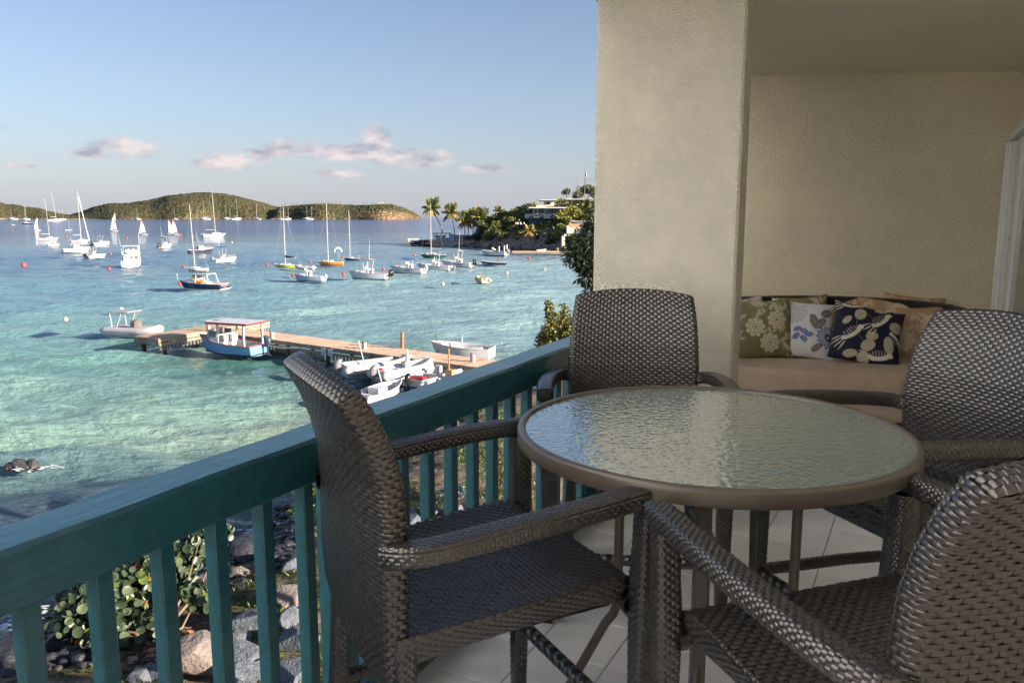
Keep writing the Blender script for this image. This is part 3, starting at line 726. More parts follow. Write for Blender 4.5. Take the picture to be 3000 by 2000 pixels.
# ------------------------------------------------------------ sea
def s2l(c): c = np.array(c)/255.; return np.where(c < .04045, c/12.92, ((c+.055)/1.055)**2.4)
wpts = [((100,672),(56,108,166)),((800,672),(56,110,170)),((1300,655),(56,108,168)),((1300,700),(80,148,178)),((800,645),(50,98,160)),((100,645),(50,98,158)),((100,760),(66,132,164)),((700,760),(84,152,176)),
 ((1150,740),(104,165,180)),((1450,740),(118,175,182)),((1600,780),(140,208,205)),((100,860),(82,165,178)),((700,860),(100,178,184)),((1200,860),(124,192,192)),((1600,880),(145,214,208)),
 ((100,960),(98,182,172)),((250,1050),(92,178,160)),((700,1060),(46,140,120)),((1000,960),(112,186,182)),((1500,960),(134,200,195)),((960,1060),(50,130,110)),((1150,1120),(70,110,105)),
 ((100,1150),(116,190,168)),((400,1200),(126,196,165)),((700,1150),(110,188,165)),((100,1260),(124,196,162)),((500,1260),(140,200,162)),((800,1240),(138,186,152)),((1000,1230),(90,130,105)),
 ((100,1340),(78,138,140)),((400,1350),(72,132,134)),((650,1330),(80,138,132)),((100,1450),(52,86,104)),((300,1400),(58,104,116)),((100,1800),(50,70,72)),((600,1650),(52,72,72)),((880,1500),(60,80,72)),((1400,1190),(60,90,85)),((-600,900),(90,170,178)),((-600,680),(68,106,150)),((2400,900),(150,214,208))]
wp = []; wc = []
for (p, c) in wpts:
    q = at(p[0], p[1], SEA); d_ = math.hypot(q.x, q.y); wp.append((math.atan2(q.x, q.y)*1.3, math.log(d_))); wc.append(s2l(c))
wp = np.array(wp); wc = np.array(wc)
r_in, r_out = 9., 60000.
rr = [r_in]
while rr[-1] < 300: rr.append(rr[-1]*1.0062)
while rr[-1] < r_out: rr.append(rr[-1]*1.05)
rr = np.array(rr); aa_ = np.radians(np.concatenate([np.linspace(-85, -42, 60)[:-1], np.linspace(-42, 12, 330), np.linspace(12, 85, 60)[1:]]))
RRg, AAg = np.meshgrid(rr, aa_, indexing='ij'); X = (RRg*np.sin(AAg)).ravel(); Y = (RRg*np.cos(AAg)).ravel(); Rv = RRg.ravel()
H = np.zeros_like(X); wr_ = np.random.default_rng(3)
for k in range(46):
    lam = .55*(1.115**k) if k < 24 else wr_.uniform(.8, 9); th = R(99)+wr_.normal(0, .30); ph = wr_.uniform(0, 6.28)
    spacing = Rv*.0062*1.2; fade = np.clip((lam/spacing-2.2)/2.5, 0, 1)
    amp = lam*.0115*wr_.uniform(.6, 1.3)
    s_ = (X*math.cos(th)+Y*math.sin(th))*2*math.pi/lam+ph+.7*np.sin((X*math.sin(th)-Y*math.cos(th))*2*math.pi/(lam*4.3)+ph*3)
    H += fade*amp*(1-2*np.abs(np.sin(s_/2)))*1.0
H *= np.clip(1.15-Rv/900, .25, 1)
ang = np.c_[np.arctan2(X, Y)*1.3, np.log(Rv)]
Wt = np.zeros(len(X)); Cw = np.zeros((len(X), 3))
for p, c in zip(wp, wc):
    w_ = 1/(((ang-p)**2).sum(1)+.004)**1.7; Wt += w_; Cw += w_[:, None]*c
Cw /= Wt[:, None]
patch = np_noise(np.c_[X/60, Y/25, X*0], .5, 5, 4)*np.clip(Rv/60, .3, 1)
Cw *= (1+.07*patch)[:, None]; Cw *= (1-.0*Rv)[:, None]; lum_ = Cw@np.array((.3, .59, .11)); Cw = (Cw*.70+lum_[:, None]*.30)*np.array((1.08, .95, 1.06))
nr, na = len(rr), len(aa_)
i, j = np.meshgrid(np.arange(nr-1), np.arange(na-1), indexing='ij'); a = (i*na+j).ravel()
F = np.c_[a, a+1, a+na+1, a+na][:, ::-1]
me = bpy.data.meshes.new('sea'); me.vertices.add(len(X)); me.vertices.foreach_set('co', np.c_[X, Y, SEA+H].ravel())
me.loops.add(len(F)*4); me.loops.foreach_set('vertex_index', F.ravel()); me.polygons.add(len(F)); me.polygons.foreach_set('loop_start', np.arange(len(F))*4); me.polygons.foreach_set('loop_total', np.full(len(F), 4)); me.update(calc_edges=True)
ca = me.color_attributes.new('Col', 'FLOAT_COLOR', 'POINT'); ca.data.foreach_set('color', np.c_[Cw, np.ones(len(Cw))].astype(np.float32).ravel())
me.polygons.foreach_set('use_smooth', [True]*len(F))
WATER_GAIN = .84
wm = bpy.data.materials.new('sea_water'); wm.use_nodes = True; N = wm.node_tree.nodes; L = wm.node_tree.links; b = N['Principled BSDF']
b.inputs['Roughness'].default_value = .09; b.inputs['IOR'].default_value = 1.45; b.inputs['Specular IOR Level'].default_value = .8
at_ = N.new('ShaderNodeAttribute'); at_.attribute_name = 'Col'; vm = N.new('ShaderNodeVectorMath'); vm.operation = 'SCALE'; vm.inputs['Scale'].default_value = WATER_GAIN
L.new(at_.outputs['Color'], vm.inputs[0]); L.new(vm.outputs[0], b.inputs['Base Color'])
g = N.new('ShaderNodeNewGeometry')
# sky reflection is turned down with distance so the far water stays blue
sy = N.new('ShaderNodeSeparateXYZ'); L.new(g.outputs['Position'], sy.inputs[0]); ry_ = N.new('ShaderNodeMapRange'); ry_.inputs[1].default_value = 60; ry_.inputs[2].default_value = 420; ry_.inputs[3].default_value = 1.0; ry_.inputs[4].default_value = .05
L.new(sy.outputs[1], ry_.inputs[0]); L.new(ry_.outputs[0], b.inputs['Specular IOR Level'])
def wave_tex(scale, rot, det=4, rough=.6):
    mp = N.new('ShaderNodeMapping'); mp.inputs['Rotation'].default_value = (0, 0, R(rot)); mp.inputs['Scale'].default_value = scale
    n = N.new('ShaderNodeTexNoise'); n.inputs['Scale'].default_value = 1; n.inputs['Detail'].default_value = det; n.inputs['Roughness'].default_value = rough; n.inputs['Distortion'].default_value = .0
    L.new(g.outputs['Position'], mp.inputs[0]); L.new(mp.outputs[0], n.inputs[0]); return n
n1 = wave_tex((.85, 2.5, 1), -7, 5, .62); n2 = wave_tex((.13, .42, 1), 6, 3); n3 = wave_tex((.018, .09, 1), -4, 3)
def bump(n, dist, st, prev=None):
    bp = N.new('ShaderNodeBump'); bp.inputs['Strength'].default_value = st; bp.inputs['Distance'].default_value = dist
    L.new(n.outputs[0], bp.inputs['Height']); 
    if prev: L.new(prev.outputs[0], bp.inputs['Normal'])
    return bp
b1 = bump(n1, .42, 1); b2 = bump(n2, .22, .5, b1); b3 = bump(n3, .3, .4, b2)
L.new(b3.outputs[0], b.inputs['Normal'])
me.materials.append(wm)
sea = bpy.data.objects.new('sea', me); COL.objects.link(sea); sea['kind'] = 'structure'

# ------------------------------------------------------------ far islands
def ridge(px, tab): return np.interp(px, [t[0] for t in tab], [t[1] for t in tab])
RT = [(-900,560),(-500,560),(-250,572),(-60,590),(0,593),(23,601),(50,601),(76,607),(119,611),(145,620),(172,626),(205,630),(239,621),(277,607),(325,597),(383,596),(450,586),(496,574),(565,568),(607,566),(666,570),(699,577),(737,586),(775,596),(800,604),(833,610),(845,640)]
RH = [(790,640),(815,609),(833,606),(867,603),(900,600),(961,598),(1026,602),(1083,602),(1119,600),(1151,601),(1188,612),(1212,623),(1230,634),(1236,641)]
def hills(name, tab, x0, x1, nx, D0, depth, seed, cliffx=None, peak=.5):
    nv = 46; px = np.linspace(x0, x1, nx); v = np.r_[np.linspace(0, .12, 12), np.linspace(.135, 1, nv-12)]
    PX, V = np.meshgrid(px, v, indexing='ij'); yr = ridge(PX, tab)
    front = D0*(1+.02*np.sin(PX/97.)+.012*np.sin(PX/31.))
    dist = front+V*depth
    ridge_h = (630.5-yr)/2362.*(front+depth*peak)+9.5        # height above the sea
    prof_ = np.where(V < peak, np.sin(np.clip(V/peak, 0, 1)*math.pi/2)**.75, np.cos(np.clip((V-peak)/(1-peak), 0, 1)*math.pi/2))
    ux = (PX-1500)/2362.; X = dist*ux; Y = dist
    h = ridge_h*prof_
    P = np.c_[X.ravel(), Y.ravel(), 0*X.ravel()]
    nz_ = np_noise(P/170., 1, seed, 3).reshape(X.shape); nf = np_noise(P/26., 1, seed+1, 3).reshape(X.shape); nf2 = np_noise(P/11., 1, seed+2, 2).reshape(X.shape)
    edge = np.clip(V/.1, 0, 1)
    h = h*(1+.10*nz_*np.sin(np.pi*np.clip(V/peak, 0, 1)))+edge*np.clip(h/12, 0, 1)*(2.0*np.abs(nf)+1.5*np.abs(nf2))
    cl = np.zeros_like(PX)
    if cliffx is not None:
        cl = np.clip((PX-cliffx[0])/(cliffx[1]-cliffx[0]), 0, 1)*np.clip(1-(V-.10)/.06, 0, 1)*(.6+.8*np.clip(nf+.35, 0, 1))
    shore = np.clip(1-V/.012, 0, 1)
    h = np.where(V <= 0, -1, h)
    mb = MB(); F = []
    ii, jj = np.meshgrid(np.arange(nx-1), np.arange(len(v)-1), indexing='ij'); a = (ii*len(v)+jj).ravel(); F = np.c_[a, a+len(v), a+len(v)+1, a+1]
    mb.addq(np.c_[X.ravel(), Y.ravel(), SEA+h.ravel()], F)
    me = mb.mesh(name, hill_m, True)
    rocky = np.clip(cl, 0, 1)
    low = np.clip(1-h/5., 0, 1)*np.clip(nf*1.2+.1+ (PX > 330)*.3, 0, 1); low = np.where((PX > 300), low, 0)
    beach = np.clip(1-h/1.8, 0, 1)*((PX < 300) | ((PX > 770) & (PX < 830)))
    gc = np.array((.085, .098, .048)); rc = np.array((.29, .20, .13)); bc = np.array((.55, .42, .30)); gr = np.array((.13, .115, .06))
    dry = np.clip(.5+.9*np_noise(P/90., 1, seed+5, 3).reshape(X.shape), 0, 1)
    C = gc*(1-dry[..., None])+gr*dry[..., None]
    C = C*(1+.5*nf2[..., None]); C = C*(1-rocky[..., None])+rc*rocky[..., None]*(1+.4*nf2[..., None]); C = C*(1-low[..., None]*.8)+rc*.8*low[..., None]*.8; C = C*(1-beach[..., None])+bc*beach[..., None]
    C = np.clip(C, .008, 1).reshape(-1, 3)
    ca = me.color_attributes.new('Col', 'FLOAT_COLOR', 'POINT'); ca.data.foreach_set('color', np.c_[C, np.ones(len(C))].astype(np.float32).ravel())
    o = link_mesh(name, me); o['kind'] = 'structure'; return o
hill_m = bpy.data.materials.new('scrub_hill'); hill_m.use_nodes = True; N = hill_m.node_tree.nodes; L = hill_m.node_tree.links; b = N['Principled BSDF']; b.inputs['Roughness'].default_value = .9; b.inputs['Specular IOR Level'].default_value = .1
a_ = N.new('ShaderNodeAttribute'); a_.attribute_name = 'Col'
g = N.new('ShaderNodeNewGeometry'); n = N.new('ShaderNodeTexNoise'); n.inputs['Scale'].default_value = .14; n.inputs['Detail'].default_value = 4; L.new(g.outputs['Position'], n.inputs[0])
cr = N.new('ShaderNodeValToRGB'); cr.color_ramp.elements[0].position = .35; cr.color_ramp.elements[1].position = .65; cr.color_ramp.elements[0].color = (.45, .45, .5, 1); cr.color_ramp.elements[1].color = (1.35, 1.3, 1.2, 1); L.new(n.outputs[0], cr.inputs[0])
mu = N.new('ShaderNodeMix'); mu.data_type = 'RGBA'; mu.blend_type = 'MULTIPLY'; mu.inputs[0].default_value = 1; L.new(a_.outputs['Color'], mu.inputs[6]); L.new(cr.outputs[0], mu.inputs[7]); L.new(mu.outputs[2], b.inputs['Base Color'])
bp = N.new('ShaderNodeBump'); bp.inputs['Distance'].default_value = 7; bp.inputs['Strength'].default_value = 1; L.new(n.outputs[0], bp.inputs['Height']); L.new(bp.outputs[0], b.inputs['Normal'])
hills('island_hill', RT, -900, 845, 620, 1990, 900, 11)
hills('headland', RH, 790, 1236, 240, 1930, 420, 21, cliffx=(1040, 1100), peak=.45)
# house and palms along the headland ridge
white = M('white_gelcoat', (.70, .69, .68), .28, var=.03, vs=2); cream = M('cream_wall', (.62, .53, .38), .8, var=.06, vs=1)
hq = atY(1117, 600, 2120); hs_ = empty('ridge_house', (hq.x, hq.y, hq.z-3), .2, 'small pale house on the headland ridge across the bay', 'house')
mb = MB(); mb.box((0, 0, 3.2), (14, 9, 6.4)).box((4, 0, 7.4), (6, 7, 3)); mb.build('wall', M('pink_render', (.68, .55, .45), .8, var=.05), hs_)
mb = MB(); mb.slab([(-8, -5.5), (8, -5.5), (8, 5.5), (-8, 5.5)], 6.4, 6.9); mb.box((4, 0, 9.1), (7, 8, .5)); mb.build('roof', M('pale_roof', (.6, .5, .42), .8), hs_)
for k in range(3):
    mb = MB(); mb.box((-4+4*k, -4.55, 3.4), (1.6, .12, 2)); mb.build('window', M('dark_opening', (.03, .03, .035), .3, var=0), hs_)
frond_g = M('palm_green', (.14, .16, .045), .55, var=.3, vs=2); frond_y = M('palm_yellow', (.52, .35, .09), .6, var=.3, vs=2); trunk_m = M('palm_trunk', (.27, .22, .17), .85, var=.2, vs=4)
ORD = 'first second third fourth fifth sixth seventh eighth ninth tenth eleventh twelfth thirteenth fourteenth fifteenth sixteenth seventeenth eighteenth nineteenth twentieth twenty-first twenty-second twenty-third twenty-fourth twenty-fifth twenty-sixth twenty-seventh'.split()
far_px = [825, 836, 846, 858, 869, 880, 893, 908, 917, 929, 943, 951, 960, 972, 984, 995, 1010, 1022, 1034, 1046, 1063, 1072, 1081, 1088, 1096, 1105, 1128]
mb = MB(); 
for q in range(9):
    a = q*.698; mb.add([(0, 0, 5.5), (math.cos(a)*1.4, math.sin(a)*1.4, 6.0), (math.cos(a+.2)*2.9, math.sin(a+.2)*2.9, 4.8), (math.cos(a+.35)*1.3, math.sin(a+.35)*1.3, 5.5)], [(0, 1, 2, 3)])
fc = mb.mesh('crown', frond_g); mb = MB(); mb.tube([(0, 0, -3), (0, 0, 5.6)], .22, 5); ftk = mb.mesh('trunk', trunk_m)
for k, px in enumerate(far_px):
    q = atY(px, float(ridge(px, RH)) if px > 815 else 606, 2118)
    e_ = empty('ridge_palm', (q.x, q.y, q.z-.5), k*1.3, ORD[k]+' tiny palm from the left on the skyline of the headland ridge', 'palm tree', 'palms along the headland ridge')
    e_.scale = (1.15+.3*math.sin(k*2.2),)*3
    link_mesh('crown', fc, e_); link_mesh('trunk', ftk, e_)
# ------------------------------------------------------------ boats: shared materials
navy = M('navy_paint', (.015, .03, .085), .25, var=.05); bwhite = white; grey_t = M('grey_tube', (.42, .42, .46), .5, var=.08); off = M('offwhite_tube', (.66, .61, .55), .5, var=.07, vs=3)
black = M('black_cowl', (.02, .02, .022), .25, var=.1); teak = M('teak_deck', (.42, .27, .15), .6, var=.15, vs=8); red = M('red_paint', (.45, .03, .03), .4, var=.1); orange = M('orange_paint', (.72, .24, .015), .35, var=.05)
lime = M('lime_paint', (.40, .45, .03), .35, var=.05); dgreen = M('green_paint', (.012, .11, .075), .3, var=.05); alu = M('mast_aluminium', (.62, .60, .56), .4, .2, var=.05); wire = M('rigging_wire', (.25, .25, .25), .5, var=0)
wind = M('tinted_window', (.02, .018, .02), .08, var=0); bluecv = M('blue_canvas', (.03, .16, .50), .7, var=.08); navycv = M('navy_canvas', (.012, .014, .03), .7, var=.1); tancv = M('tan_canvas_top', (.55, .42, .28), .8, var=.06); bottom = M('bottom_paint', (.03, .035, .05), .6, var=.1)
buoyred = M('buoy_red', (.50, .075, .075), .45, var=.12, vs=5); lblue = M('light_blue_paint', (.17, .36, .66), .4, var=.08); sailm = M('sailcloth', (.82, .80, .76), .7, var=.04); yel = M('pale_yellow_tube', (.66, .52, .24), .5, var=.1); wood = M('raw_wood', (.42, .20, .08), .6, var=.2)
redsail = M('red_sail', (.75, .06, .04), .7, var=.05); brown = M('brown_dark', (.09, .04, .025), .5, var=.1); greycv = M('grey_canvas', (.16, .14, .13), .7, var=.1); sign_w = M('sign_white', (.74, .76, .82), .5, var=.03); ink = M('ink', (.06, .07, .12), .6, var=0); graycowl = M('grey_cowl', (.22, .22, .24), .3, var=.1)

def loft(mb, st, mi=0, close_end=True):
    """st: list of section point lists (same count)"""
    n = len(st[0]); V = [p for s_ in st for p in s_]
    F = [(i*n+j, (i+1)*n+j, (i+1)*n+j+1, i*n+j+1) for i in range(len(st)-1) for j in range(n-1)]
    mb.add(V, F, mi); return mb
def hull_parts(root, L_, B, fs, fb, mh, mt=None, md=None, open_=False, well=None, full=.62, rake=.10, stern=.85, draft=.12, stripe=None, floor=.12, mi_in=None):
    """boat shell: bow at +x, waterline z=0. fs/fb freeboard at stern/bow."""
    ns = 15; s_ = np.linspace(0, 1, ns); mt = mt or bwhite; md = md or bwhite
    hb = np.where(s_ < .4, stern+(1-stern)*np.sin(s_/.4*math.pi/2), np.clip(1-((s_-.4)/.6)**2.4, 0, 1))*B/2
    hb[-1] = .012
    z = fs+(fb-fs)*s_**1.8
    xg = -L_/2+L_*s_; xw = -L_/2+L_*(s_*(1-rake)+.0); 
    wlb = hb*np.where(s_ < .55, .90, np.clip(.90-(s_-.55)*1.0, .35, .9))
    def section(i, sg): return [(xw[i], 0, -draft), (xw[i], sg*wlb[i]*.96, -draft*.4), (xw[i]+.0, sg*wlb[i], .03), (xw[i]+(xg[i]-xw[i])*.55, sg*(wlb[i]+(hb[i]-wlb[i])*.6), z[i]*.55), (xg[i], sg*hb[i], z[i])]
    mb = MB()
    for sg in (1, -1):
        st = [section(i, sg) for i in range(ns)]
        if sg < 0: st = [s2[::-1] for s2 in st]
        loft(mb, st, 0)
    a = section(0, 1); c = section(0, -1)
    tr = [a[4], a[3], a[2], a[1], a[0], c[1], c[2], c[3], c[4]]; mb.add(tr, [tuple(range(9))[::-1]], 0)
    h = mb.build('hull', [mh], root); smooth_by_angle(h, 35)
    # boot stripe / bottom
    mb = MB()
    for sg in (1, -1):
        st = [[(xw[i]+.0, sg*(wlb[i]*.97+.012), -.05), (xw[i]+.0, sg*(wlb[i]+.014), .05+.02*s_[i])] for i in range(ns)]
        if sg < 0: st = [q[::-1] for q in st]
        loft(mb, st, 0)
    mb.box((-L_/2-.01, 0, 0), (.02, wlb[0]*2, .1)); mb.build('boot_stripe', bottom if stripe is None else stripe, root)
    # gunwale rail
    mb = MB()
    for sg in (1, -1): mb.tube([(xg[i], sg*hb[i], z[i]+.01) for i in range(ns)], max(.03, L_*.0055), 5)
    mb.tube([(xg[0], -hb[0], z[0]+.01), (xg[0], hb[0], z[0]+.01)], max(.03, L_*.0055), 5); mb.build('rub_rail', mt, root)
    mb = MB()
    i0 = 0 if not open_ else max(1, int(ns*well[1])) if well else ns-2
    # deck: full where closed, side decks beside the well
    wl0, wl1 = (well if well else (0.0, .88)) if open_ else (2, 2)
    side = .16*B/2+.05
    for i in range(ns-1):
        sm = (s_[i]+s_[i+1])/2
        zz = (z[i]-.03, z[i+1]-.03)
        if open_ and wl0 <= sm <= wl1:
            for sg in (1, -1):
                o_ = [(xg[i], sg*hb[i], zz[0]), (xg[i+1], sg*hb[i+1], zz[1]), (xg[i+1], sg*max(hb[i+1]-side, .0), zz[1]), (xg[i], sg*max(hb[i]-side, 0), zz[0])]
                mb.add(o_, [(0, 1, 2, 3) if sg < 0 else (3, 2, 1, 0)])
                w_ = [(xg[i], sg*max(hb[i]-side, 0), zz[0]), (xg[i+1], sg*max(hb[i+1]-side, 0), zz[1]), (xg[i+1], sg*max(hb[i+1]-side-.04, 0), floor), (xg[i], sg*max(hb[i]-side-.04, 0), floor)]
                mb.add(w_, [(0, 1, 2, 3) if sg < 0 else (3, 2, 1, 0)])
        else: mb.add([(xg[i], -hb[i], zz[0]), (xg[i+1], -hb[i+1], zz[1]), (xg[i+1], 0, zz[1]+.04*hb[i+1]), (xg[i+1], hb[i+1], zz[1]), (xg[i], hb[i], zz[0]), (xg[i], 0, zz[0]+.04*hb[i])], [(0, 1, 2, 5), (5, 2, 3, 4)])
    dk = mb.build('deck', md, root)
    if open_:
        mb = MB(); P = []
        idx = [i for i in range(ns) if wl0-.04 <= s_[i] <= wl1+.04]
        V = [(xg[i], -max(hb[i]-side, .01), floor) for i in idx]+[(xg[i], max(hb[i]-side, .01), floor) for i in idx[::-1]]
        mb.add(V, [tuple(range(len(V)))]); i1 = idx[-1]; mb.box((xg[i1]+.02, 0, (z[i1]+floor)/2-.02), (.03, 2*max(hb[i1]-side, .05), z[i1]-floor-.04)); i1 = idx[0]
        mb.box((xg[i1]+.05, 0, (z[i1]+floor)/2-.02), (.06, 2*max(hb[i1]-side, .05), z[i1]-floor-.02)); mb.build('cockpit_floor', mi_in or md, root)
    return dict(hb=hb, z=z, x=xg, s=s_)
def outboard(root, x, y, z, s=1., mat=None, tilt=0.):
    mat = mat or black; mb = MB(); rt = Matrix.Rotation(R(-tilt), 3, 'Y')
    def T(p): q = rt @ Vector(p); return (x+q.x*s, y+q.y*s, z+q.z*s)
    prof_ = [(-.34, .16, .10, .06), (-.36, .17, .13, .30), (-.30, .16, .15, .48), (-.20, .10, .10, .58)]
    st = []
    for (xc, hx, hy, zz) in prof_:
        st.append([T((xc+hx*math.cos(a)*1.25, hy*math.sin(a)*1.2, zz)) for a in np.linspace(0, 2*math.pi, 11)])
    loft(mb, st); mb.add([st[-1][k] for k in range(10)], [tuple(range(10))]); mb.add([st[0][k] for k in range(10)], [tuple(range(10))[::-1]])
    o = mb.build('outboard_motor', mat, root); smooth_by_angle(o, 50)
    mb = MB(); 
    a, b_ = T((-.34, 0, .08)), T((-.38, 0, -.52)); mb.tube([a, T((-.35, 0, -.2)), b_], [.085*s, .06*s, .05*s], 6); mb.tube([T((-.30, 0, -.5)), T((-.55, 0, -.52))], [.06*s, .03*s], 6); mb.bar(T((-.05, 0, .0)), T((-.3, 0, .0)), .16*s, .1*s)
    mb.build('lower_unit', mat if mat is not bwhite else bwhite, o); return o
def pole(mb, a, b_, r=.02, n=5): mb.tube([a, b_], r, n)
def text_part(root, s, size, loc, rot, mat, name='lettering', font_shear=0.):
    c = bpy.data.curves.new('t', 'FONT'); c.body = s; c.size = size; c.align_x = 'CENTER'; c.align_y = 'CENTER'; c.extrude = .004; c.shear = font_shear; c.resolution_u = 2
    o = bpy.data.objects.new('t', c); COL.objects.link(o)
    me = bpy.data.meshes.new_from_object(o.evaluated_get(bpy.context.evaluated_depsgraph_get())); bpy.data.objects.remove(o)
    me.materials.clear(); me.materials.append(mat)
    return link_mesh(name, me, root, loc, rot)
def boat_root(name, px, py, phi, label, cat='boat', group=None, sc=1.):
    """phi: heading in degrees, anticlockwise from straight away from the viewer"""
    p = at(px, py, SEA); los = math.atan2(p.y, p.x)
    e_ = empty(name, (p.x, p.y, SEA), los+R(phi), label, cat, group); e_.scale = (sc, sc, sc*1.22 if cat in ('motorboat', 'sailboat') else sc); return e_

def sloop(px, py, phi, L_, B, mast, col, label, cover=None, boom=True, group=None, cabin=True, mastx=.06, jib=False, dk=None, spreader=.5, lean=0., outb=False, far=False, mizzen=None, strip=None):
    t = boat_root('sailboat', px, py, phi, label, 'sailboat', group)
    g_ = hull_parts(t, L_, B, L_*.085, L_*.115, col, md=dk or bwhite, stern=.62, rake=.14, stripe=strip)
    z0 = L_*.09; mx_ = L_*mastx
    if cabin:
        mb = MB(); hh = L_*.05
        st = []
        for s_ in (-.14, -.10, .10, .22, .26):
            w_ = B*.30*(1-.9*max(0, s_-.05)); h_ = hh*(0.2 if s_ in (-.14, .26) else 1)
            st.append([(L_*s_, -w_, z0), (L_*s_, -w_*.85, z0+h_), (L_*s_, 0, z0+h_*1.15), (L_*s_, w_*.85, z0+h_), (L_*s_, w_, z0)])
        loft(mb, [q[::-1] for q in st]); cb = mb.build('cabin', bwhite, t); smooth_by_angle(cb, 30)
        if not far:
            for sg in (1, -1):
                for q in (-.02, .1): mb = MB(); mb.box((L_*q, sg*(B*.30*.93), z0+hh*.55), (L_*.07, .02, hh*.4)); mb.build('window', wind, cb)
    if cabin and not far:
        mb = MB(); mb.box((-L_*.28, 0, z0-.02), (L_*.2, B*.36, .04)); mb.build('cockpit', greycv, t)
    mb = MB(); r_ = max(.055, mast*.0075); top = (mx_-mast*math.tan(R(lean)), 0, z0+mast)
    mb.tube([(mx_, 0, z0-.1), top], [r_, r_*.7], 7); mo = mb.build('mast', alu, t)
    if spreader:
        mb = MB(); q = spreader; xx = mx_-mast*q*math.tan(R(lean)); mb.tube([(xx-.05, -B*.33, z0+mast*q-.03), (xx, 0, z0+mast*q), (xx-.05, B*.33, z0+mast*q-.03)], r_*.5, 5); mb.build('spreader', alu, mo)
    if not far:
        mb = MB(); wr2 = .010
        for e2 in ((L_*.47, 0, L_*.11), (-L_*.48, 0, L_*.09), (mx_-.1, B*.45, z0), (mx_-.1, -B*.45, z0)): mb.tube([top, e2], wr2, 3, cap=False)
        mb.build('rigging', wire, t)
    if boom:
        mb = MB(); zb = z0+mast*.095+.25; mb.tube([(mx_-.1, 0, zb), (mx_-L_*.40, 0, zb-.03)], r_*.9, 6); mb.build('boom', alu, t)
        if cover: mb = MB(); mb.tube([(mx_, 0, zb+.35), (mx_-.3, 0, zb+.16), (mx_-L_*.2, 0, zb+.12), (mx_-L_*.39, 0, zb+.06)], [.10, .19, .15, .08], 8); mb.build('sail_cover', cover, t, True)
    if jib:
        mb = MB(); mb.tube([(L_*.47, 0, L_*.12), (L_*.47*.10+top[0]*.90, 0, L_*.12+(top[2])*.86)], r_*1.1, 6); mb.build('furled_jib', sailm, t)
    if not far:
        mb = MB(); hb0 = g_['hb'][0]
        mb.tube([(-L_*.49, -hb0*.8, g_['z'][0]), (-L_*.49, -hb0*.8, g_['z'][0]+.55), (-L_*.49, hb0*.8, g_['z'][0]+.55), (-L_*.49, hb0*.8, g_['z'][0])], .018, 4); mb.build('stern_rail', alu, t)
        mb = MB(); mb.box((-L_*.505, 0, g_['z'][0]*.45), (.06, L_*.055, g_['z'][0]*1.1)); mb.build('rudder', col, t)
    if mizzen:
        mb = MB(); mb.tube([(-L_*.33, 0, z0), (-L_*.33, 0, z0+mizzen)], r_*.7, 6); mb.build('mizzen_mast', alu, t)
    return t, g_
def dinghy_sail(px, py, phi, L_, h, label, main=None, jib=None, tip=None, name='sailing_dinghy'):
    t = boat_root(name, px, py, phi, label, 'sailboat'); hull_parts(t, L_, L_*.36, .28, .36, bwhite)
    mb = MB(); mb.tube([(L_*.12, 0, .2), (L_*.10, 0, h)], .05, 6); mb.build('mast', alu, t)
    mb = MB(); mb.tube([(L_*.11, 0, .75), (-L_*.38, L_*.06, .72)], .04, 5); mb.build('boom', black, t)
    def sail(a, b_, c_, belly, mat, nm):
        a, b_, c_ = map(np.array, (a, b_, c_))
        def fn(u, v):
            P = a*(1-v)[:, None]+(b_*(1-u)[:, None]+c_*u[:, None])*v[:, None]; P[:, 1] += belly*np.sin(np.pi*u)*v*np.sin(np.pi*np.clip(v, 0, .95)); P[:, 0] -= .10*L_*np.sin(np.pi*v)*u; return P
        m2 = MB(); m2.grid(fn, 6, 8); return m2.build(nm, mat, t, True)
    if main: sail((L_*.10, 0, h), (L_*.11, 0, .85), (-L_*.38, L_*.06, .82), .18, main, 'mainsail')
    if jib: sail((L_*.12, 0, h*.82), (L_*.46, 0, .45), (L_*.14, .1, .6), .12, jib, 'jib')
    if tip: sail((L_*.10, .02, h+.02), (L_*.105, .02, h*.84), (-L_*.015, .02+.03, h*.84), .02, tip, 'sail_tip')
    mb = MB(); mb.ball((-L_*.2, 0, .62), .19, 8, 6, sc=(1, 1, 1.5)); mb.ball((-L_*.2, 0, 1.0), .11, 8, 6)
    for sg in (1, -1): mb.tube([(-L_*.2, sg*.15, .45), (-L_*.05, sg*.18, .38)], .07, 5)
    mb.build('sailor', ink, t)
    return t
